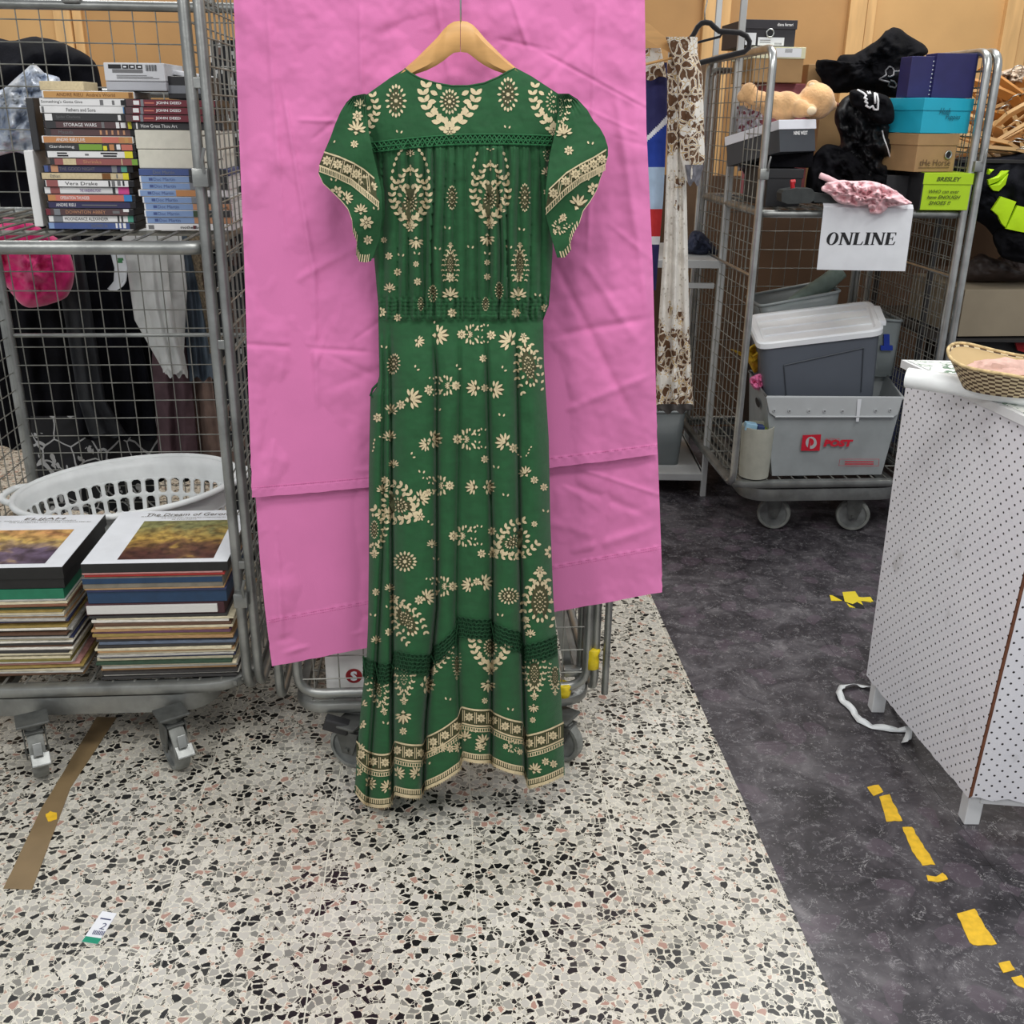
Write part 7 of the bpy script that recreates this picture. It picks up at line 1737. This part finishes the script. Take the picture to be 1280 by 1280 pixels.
HB = mat('raw_hardboard_edge', (110, 66, 44), .8, 0, .2, 60)
panel('side_panel', FB, BB, BT, FT, -.005, cn, [PEG, HB], jag=.006)
dirx = Vector((.985, -.10, 0)).normalized(); W2 = .62
panel('front_panel', FB+dirx*W2, FB, FT, FT+dirx*W2, -.005, cn, [PEG, HB], jag=.010)
mb = MB(); mb.box((0, 0, 0), (.004, .004, 1)); 
mb = MB(); mb.tube([FB+Vector((-.002, -.004, .01)), FT+Vector((-.002, -.004, 0))], .0028, 6); build('corner_strip', mb, HB, cn)
for p in (FB, BB, FB+dirx*(W2-.04), BB+dirx*W2):
    q = Vector((p.x+.022, p.y+(.03 if p is FB or p.y < 2 else -.03), 0)); mb = MB(); mb.box((q.x, q.y, .45), (.034, .034, .90), None, 0, .002); build('leg', mb, WPT, cn)
mb = MB(); a, b = FB+Vector((.03, .02, -.005)), FB+dirx*W2+Vector((0, .02, -.005)); c = (a+b)/2; mb.box((0, 0, 0), ((b-a).length, .022, .03), Matrix.Translation(c) @ Matrix.Rotation(math.atan2(dirx.y, dirx.x), 4, 'Z'), 0, .002); build('bottom_rail', mb, WPT, cn)
TN, TF = FT+Vector((-.012, -.015, 0)), BT+Vector((-.012, .03, 0))
mb = MB(); v = [TN, TN+dirx*.70, TF+dirx*.72+Vector((0, .05, 0)), TF]; mb.add([p for p in v]+[p+ZZ*.018 for p in v], [(3, 2, 1, 0), (4, 5, 6, 7), (0, 1, 5, 4), (1, 2, 6, 5), (2, 3, 7, 6), (3, 0, 4, 7)]); build('counter_top', mb, WPT, cn)
ZC = ZT+.0185
# leaf-printed paper on the top
def fern():
    m, N, L, b = nodes('fern_print_paper', (226, 230, 226), .5)
    tc = N.new('ShaderNodeTexCoord'); n = N.new('ShaderNodeTexNoise'); n.inputs['Scale'].default_value = 16; n.inputs['Detail'].default_value = 2; n.inputs['Distortion'].default_value = 1.5; L.new(tc.outputs['Object'], n.inputs[0])
    q = mth(N, L, 'LESS_THAN', mth(N, L, 'ABSOLUTE', mth(N, L, 'SUBTRACT', n.outputs[0], .5)), .022)
    L.new(mixc(N, L, q, s2l((226, 230, 227)), s2l((104, 132, 112))), b.inputs['Base Color']); return m
mb = MB(); v = [PZ(1142, 450, ZC), PZ(1216, 451, ZC), PZ(1330, 452, ZC), PZ(1330, 575, ZC), PZ(1284, 530, ZC), PZ(1228, 492, ZC), PZ(1150, 466, ZC)]; v = [TF+Vector((.01, -.01, .0185)), TF+dirx*.68+Vector((0, .02, .0185)), TN+dirx*.68+Vector((0, .02, .0185)), TN+Vector((.01, .02, .0185))]
mb.add(v+[p+ZZ*.0012 for p in v], [(3, 2, 1, 0), (4, 5, 6, 7), (0, 1, 5, 4), (1, 2, 6, 5), (2, 3, 7, 6), (3, 0, 4, 7)])
build('printed_paper', mb, fern(), None, label='white paper with green fern print covering the counter top', cat='paper')
r_ = .021; e0 = PZ(1134, 472, ZC+r_); e1 = PZ(1400, 512, ZC+r_)
mb = MB(); dd = (e1-e0).normalized(); mb.tube([e0, e0+dd*.001, e1], r_, 24); ro = build('paper_roll', mb, WHITEP, None, smooth=.7, label='white tube roll lying across the pegboard counter top', cat='roll')
ro.location.z += .0
mb = MB(); mb.tube([e0-dd*.0006, e0+dd*.002], r_*.86, 20); build('roll_end_core', mb, mat('roll_core', (196, 198, 200), .6), ro)
mb = MB(); L = [PZ(1194, 470, ZC), PZ(1212, 452, ZC), PZ(1300, 470, ZC), PZ(1300, 486, ZC)]; hgt = .022
for p in L: pass
mb.add([Vector((p.x, p.y, ZC+.0015)) for p in L]+[Vector((p.x, p.y, ZC+hgt)) for p in L], [(3, 2, 1, 0), (4, 5, 6, 7), (0, 1, 5, 4), (1, 2, 6, 5), (2, 3, 7, 6), (3, 0, 4, 7)]); 
build('white_box', mb, mat('lilac_white_box', (220, 220, 232), .5), None, label='flat white box under the checked hat on the counter', cat='box')
# checked woven hat / basket with crumpled pink tissue
def gingham():
    m, N, L, b = nodes('brown_check_weave', (170, 150, 120), .8)
    tc = N.new('ShaderNodeTexCoord'); ck = N.new('ShaderNodeTexChecker'); ck.inputs['Scale'].default_value = 1.0
    mp = N.new('ShaderNodeMapping'); mp.inputs['Scale'].default_value = (52, 11, 1); L.new(tc.outputs['UV'], mp.inputs[0]); L.new(mp.outputs[0], ck.inputs[0])
    ck.inputs[1].default_value = (*s2l((206, 188, 152)), 1); ck.inputs[2].default_value = (*s2l((84, 64, 46)), 1)
    L.new(ck.outputs[0], b.inputs['Base Color']); return m
ht = thing('checked_hat', 'brown and cream checked woven hat lying upside down on the counter', 'hat', PZ(1240, 470, ZC+hgt))
cpx = PZ(1252, 470, ZC+hgt+.03); cx2, cy2 = cpx.x+.02, cpx.y+.0; NA = 64
def hp_(a, t):    # t from 0 (bottom) to 1 (rim)
    ra, rb = .085+.040*t, .055+.034*t; hh = (.052+.020*math.cos(a-2.6)+.006*math.sin(3*a))*t
    ca, sa = math.cos(a), math.sin(a); x, y = ra*ca, rb*sa; r = -.30
    return Vector((cx2+x*math.cos(r)-y*math.sin(r), cy2+x*math.sin(r)+y*math.cos(r), ZC+hgt+.001+hh))
mb = MB(); NR = 9; g = [[hp_(2*PI*j/NA, i/NR) for j in range(NA+1)] for i in range(NR+1)]; mb.grid(g); nv = len(mb.v)
mb.add(g[0][:-1], [tuple(range(NA))]); o = build('woven_side', mb, gingham(), ht, smooth=.8)
ul = o.data.uv_layers.new(name='uv')
for l in o.data.loops:
    k = l.vertex_index; i, j = (k//(NA+1), k % (NA+1)) if k < nv else (0, k-nv); ul.data[l.index].uv = (j/NA, i/NR)
md = o.modifiers.new('s', 'SOLIDIFY'); md.thickness = .003; md.offset = 0
mb = MB(); mb.tube([hp_(2*PI*j/NA, 1) for j in range(NA)], .0035, 6, closed=True); build('rim_braid', mb, mat('straw_rim', (196, 172, 126), .8, 0, .3, 80), ht, smooth=True)
mb = MB(); g = [[lerp(hp_(2*PI*j/40, .93), Vector((cx2, cy2, ZC+hgt+.012)), .5*0+k/8) for j in range(41)] for k in range(9)]; mb.grid(g); build('tan_lining', mb, mat('tan_lining', (182, 156, 112), .8), ht, smooth=True)
mb = MB(); mb.ell((cx2-.02, cy2, ZC+hgt+.038), (.068, .042, .026), Matrix.Identity(4), 0, 30, 18, lambda d: 1+.22*nz(d.x*3, d.y*3, d.z*3)); build('crumpled_tissue', mb, mat('blush_tissue', (206, 168, 156), .7, 0, .12, 50, .5, 120), None, smooth=.5, label='crumpled blush pink tissue lying inside the checked hat', cat='tissue')
blob('pink_shoe', 'pale pink shoe tip at the right frame edge behind the hat', 'shoe', [(1275, 408), (1284, 398), (1310, 400), (1310, 430), (1280, 432)], 2.25, .02, mat('pale_pink_leather', (206, 176, 170), .5), 2, .004, sc=10) if False else None
fbox('dark_crate', 'black and red crate on the lower right shelving behind the hat', 'crate', 1196, 1300, 428, 560, 3.86, .4, mat('black_crate', (30, 28, 30), .6), rest=.257)
mb = MB(); xzpoly(mb, [(1268, 424), (1300, 418), (1300, 446), (1272, 438)], 3.84, .01); build('red_cloth', mb, mat('red_cloth', (160, 30, 36), .8), bpy.data.objects['dark_crate'])
# ------------------------------------------------------------------ marks, tape and litter on the floor
def decal(name, label, cat, L, m, z=.0006, t=.0006, group=None, mats=None):
    a = [PZ(x, y, z) for x, y in L]; n = len(a); mb = MB(); mb.add([Vector((p.x, p.y, .0001)) for p in a]+[Vector((p.x, p.y, z+t)) for p in a], [tuple(range(n))[::-1], tuple(range(n, 2*n))]+[(i, (i+1) % n, n+(i+1) % n, n+i) for i in range(n)])
    for f in range(len(mb.f)): pass
    o = build(name, mb, m, None, label=label, cat=cat, group=group)
    bm = bmesh.new(); bm.from_mesh(o.data); bmesh.ops.recalc_face_normals(bm, faces=bm.faces); bm.to_mesh(o.data); bm.free(); return o
def jagged(L, amp=1.6, step=6, seed=0):
    out = []; n = len(L)
    for i in range(n):
        (x0, y0), (x1, y1) = L[i], L[(i+1) % n]; d = math.hypot(x1-x0, y1-y0); k = max(1, int(d/step))
        for j in range(k):
            t = j/k; out.append((lerp(x0, x1, t)+amp*nz(x0+j*1.7, y0, seed), lerp(y0, y1, t)+amp*nz(y0, x0+j*1.7, seed+5)))
    return out
YF_ = mat('worn_yellow_tape', (226, 182, 40), .6, 0, .12, 60, .2, 90)
GY = 'worn yellow tape pieces on the dark floor'
for L, lb in (([(1084, 984), (1098, 981), (1104, 990), (1092, 995)], 'smallest curled yellow tape scrap, farthest up the dark floor'), ([(1099, 996), (1112, 993), (1128, 1026), (1108, 1027), (1104, 1012)], 'yellow tape piece second from the top of the worn line'), ([(1128, 1034), (1140, 1034), (1169, 1081), (1153, 1082), (1140, 1064)], 'longest narrow yellow tape piece in the worn line'),
              ([(1158, 1094), (1170, 1096), (1178, 1091), (1185, 1099), (1176, 1102), (1160, 1101)], 'crumbling small yellow tape bit between two larger pieces'), ([(1196, 1142), (1218, 1136), (1246, 1180), (1222, 1182), (1212, 1178)], 'broad yellow tape piece nearest the counter leg'), ([(1248, 1204), (1262, 1201), (1269, 1212), (1254, 1216)], 'round worn yellow spot by the right frame edge'), ([(1264, 1222), (1277, 1219), (1290, 1240), (1272, 1232)], 'lowest yellow tape scrap at the right frame edge')):
    decal('tape_piece', lb, 'tape', jagged(L, 2.2, 5, len(L)), YF_, group=GY)
def stripes():
    m, N, L, b = nodes('yellow_black_tape', (226, 200, 40), .5)
    g = N.new('ShaderNodeNewGeometry'); sp = N.new('ShaderNodeSeparateXYZ'); L.new(g.outputs['Position'], sp.inputs[0])
    u = mth(N, L, 'ADD', mth(N, L, 'MULTIPLY', sp.outputs[0], 11), mth(N, L, 'MULTIPLY', sp.outputs[1], 6)); f = mth(N, L, 'GREATER_THAN', mth(N, L, 'FRACT', u), .55)
    L.new(mixc(N, L, f, s2l((228, 204, 36)), s2l((30, 30, 32))), b.inputs['Base Color']); return m
xt = decal('hazard_tape_cross', 'crossed yellow and black hazard tape on the floor left of the counter', 'tape', [(1037, 744), (1056, 745), (1068, 739), (1070, 746), (1092, 748), (1089, 753), (1076, 751), (1081, 761), (1062, 759), (1056, 751), (1039, 751)], stripes())
mb = MB(); a = [PZ(x, y, .002) for x, y in ((1053, 740), (1069, 739), (1074, 747), (1088, 746), (1092, 752), (1074, 751), (1066, 755), (1056, 752))]; mb.add(a, [tuple(range(8))]); build('yellow_strip', mb, mat('tape_yellow', (226, 204, 50), .5), xt)
BT_ = mat('brown_parcel_tape', (128, 108, 78), .45, 0, .08, 14)
decal('floor_tape', 'strip of brown parcel tape running under the left cage', 'tape', jagged([(121, 896), (146, 897), (88, 985), (40, 1112), (4, 1111), (52, 1010)], .7, 12), BT_)
decal('sticker_remnant', 'yellow sticker remnant on the brown floor tape', 'sticker', jagged([(57, 1018), (63, 1014), (71, 1016), (71, 1024), (60, 1027)], 1.4, 3), YF_, z=.0016)
tg = decal('price_tag', 'white price tag with green end and number 2 on the terrazzo', 'tag', [(128, 1139), (146, 1142), (122, 1180), (102, 1177)], PAPER, z=.0012)
mb = MB(); mb.add([PZ(x, y, .0022) for x, y in ((107, 1170), (127, 1173), (122, 1180), (102, 1177))], [(0, 1, 2, 3)]); build('green_end', mb, mat('tag_green_end', (22, 140, 110), .5), tg)
a, b = PZ(126, 1161, .0024), PZ(137, 1163, .0024); ux_ = (b-a).normalized(); uy_ = ZZ.cross(ux_)
mb = MB(); put_text(mb, '2', PZ(123.5, 1161, .0024), ux_, uy_, h=.016, mi=0, lift=0)
for k in range(7): x = 115+2.1*k; mb.add([PZ(x+q, y, .0024) for q, y in ((2.8, 1162.5+k*.25), (4.0, 1162.7+k*.25), (1.0, 1168+k*.25), (-.2, 1167.8+k*.25))], [(0, 1, 2, 3)])
mb.add([PZ(x, y, .0024) for x, y in ((126, 1147), (139, 1149), (138, 1150.5), (125, 1148.5))], [(0, 1, 2, 3)])
build('tag_print', mb, mat('tag_ink', (70, 76, 110), .6), tg)
# loose white strapping
def strap(name, L, w_, par=None, label=None, seed=0):
    pts = [PZ(x, y, z) for x, y, z in L]; mb = MB(); path = []
    for i in range(len(pts)-1):
        for k in range(6): path.append(lerp(pts[i], pts[i+1], k/6))
    path.append(pts[-1]); g = []
    for i, p in enumerate(path):
        d = (path[min(i+1, len(path)-1)]-path[max(i-1, 0)]); d.z = 0; d.normalize(); a = .6*math.sin(i*.33+seed); n = ZZ.cross(d)*math.cos(a)+ZZ*abs(math.sin(a)); g.append([p-n*w_*.5*(1 if True else 0)+ZZ*(abs(math.sin(a))*w_*.5+.001), p+n*w_*.5+ZZ*(abs(math.sin(a))*w_*.5+.001)])
    mb.grid(g); o = build(name, mb, mat('white_strapping', (220, 224, 226), .4), par, smooth=True, label=label, cat='strap' if label else None); md = o.modifiers.new('s', 'SOLIDIFY'); md.thickness = .0012; return o
s_ = strap('strap_loop', [(1101, 868, .004), (1088, 860, .004), (1070, 857, .004), (1053, 858, .012), (1048, 866, .012), (1054, 878, .004), (1066, 889, .004), (1074, 902, .004), (1090, 909, .003), (1112, 913, .003), (1136, 913, .004), (1135, 922, .006), (1130, 930, .003)], .017, label='loop of white strapping lying on the floor under the counter')
strap('strap_tail', [(1101, 868, .004), (1113, 872, .01), (1124, 888, .02), (1134, 902, .02), (1142, 912, .03), (1150, 918, .05)], .014, par=s_, seed=2)
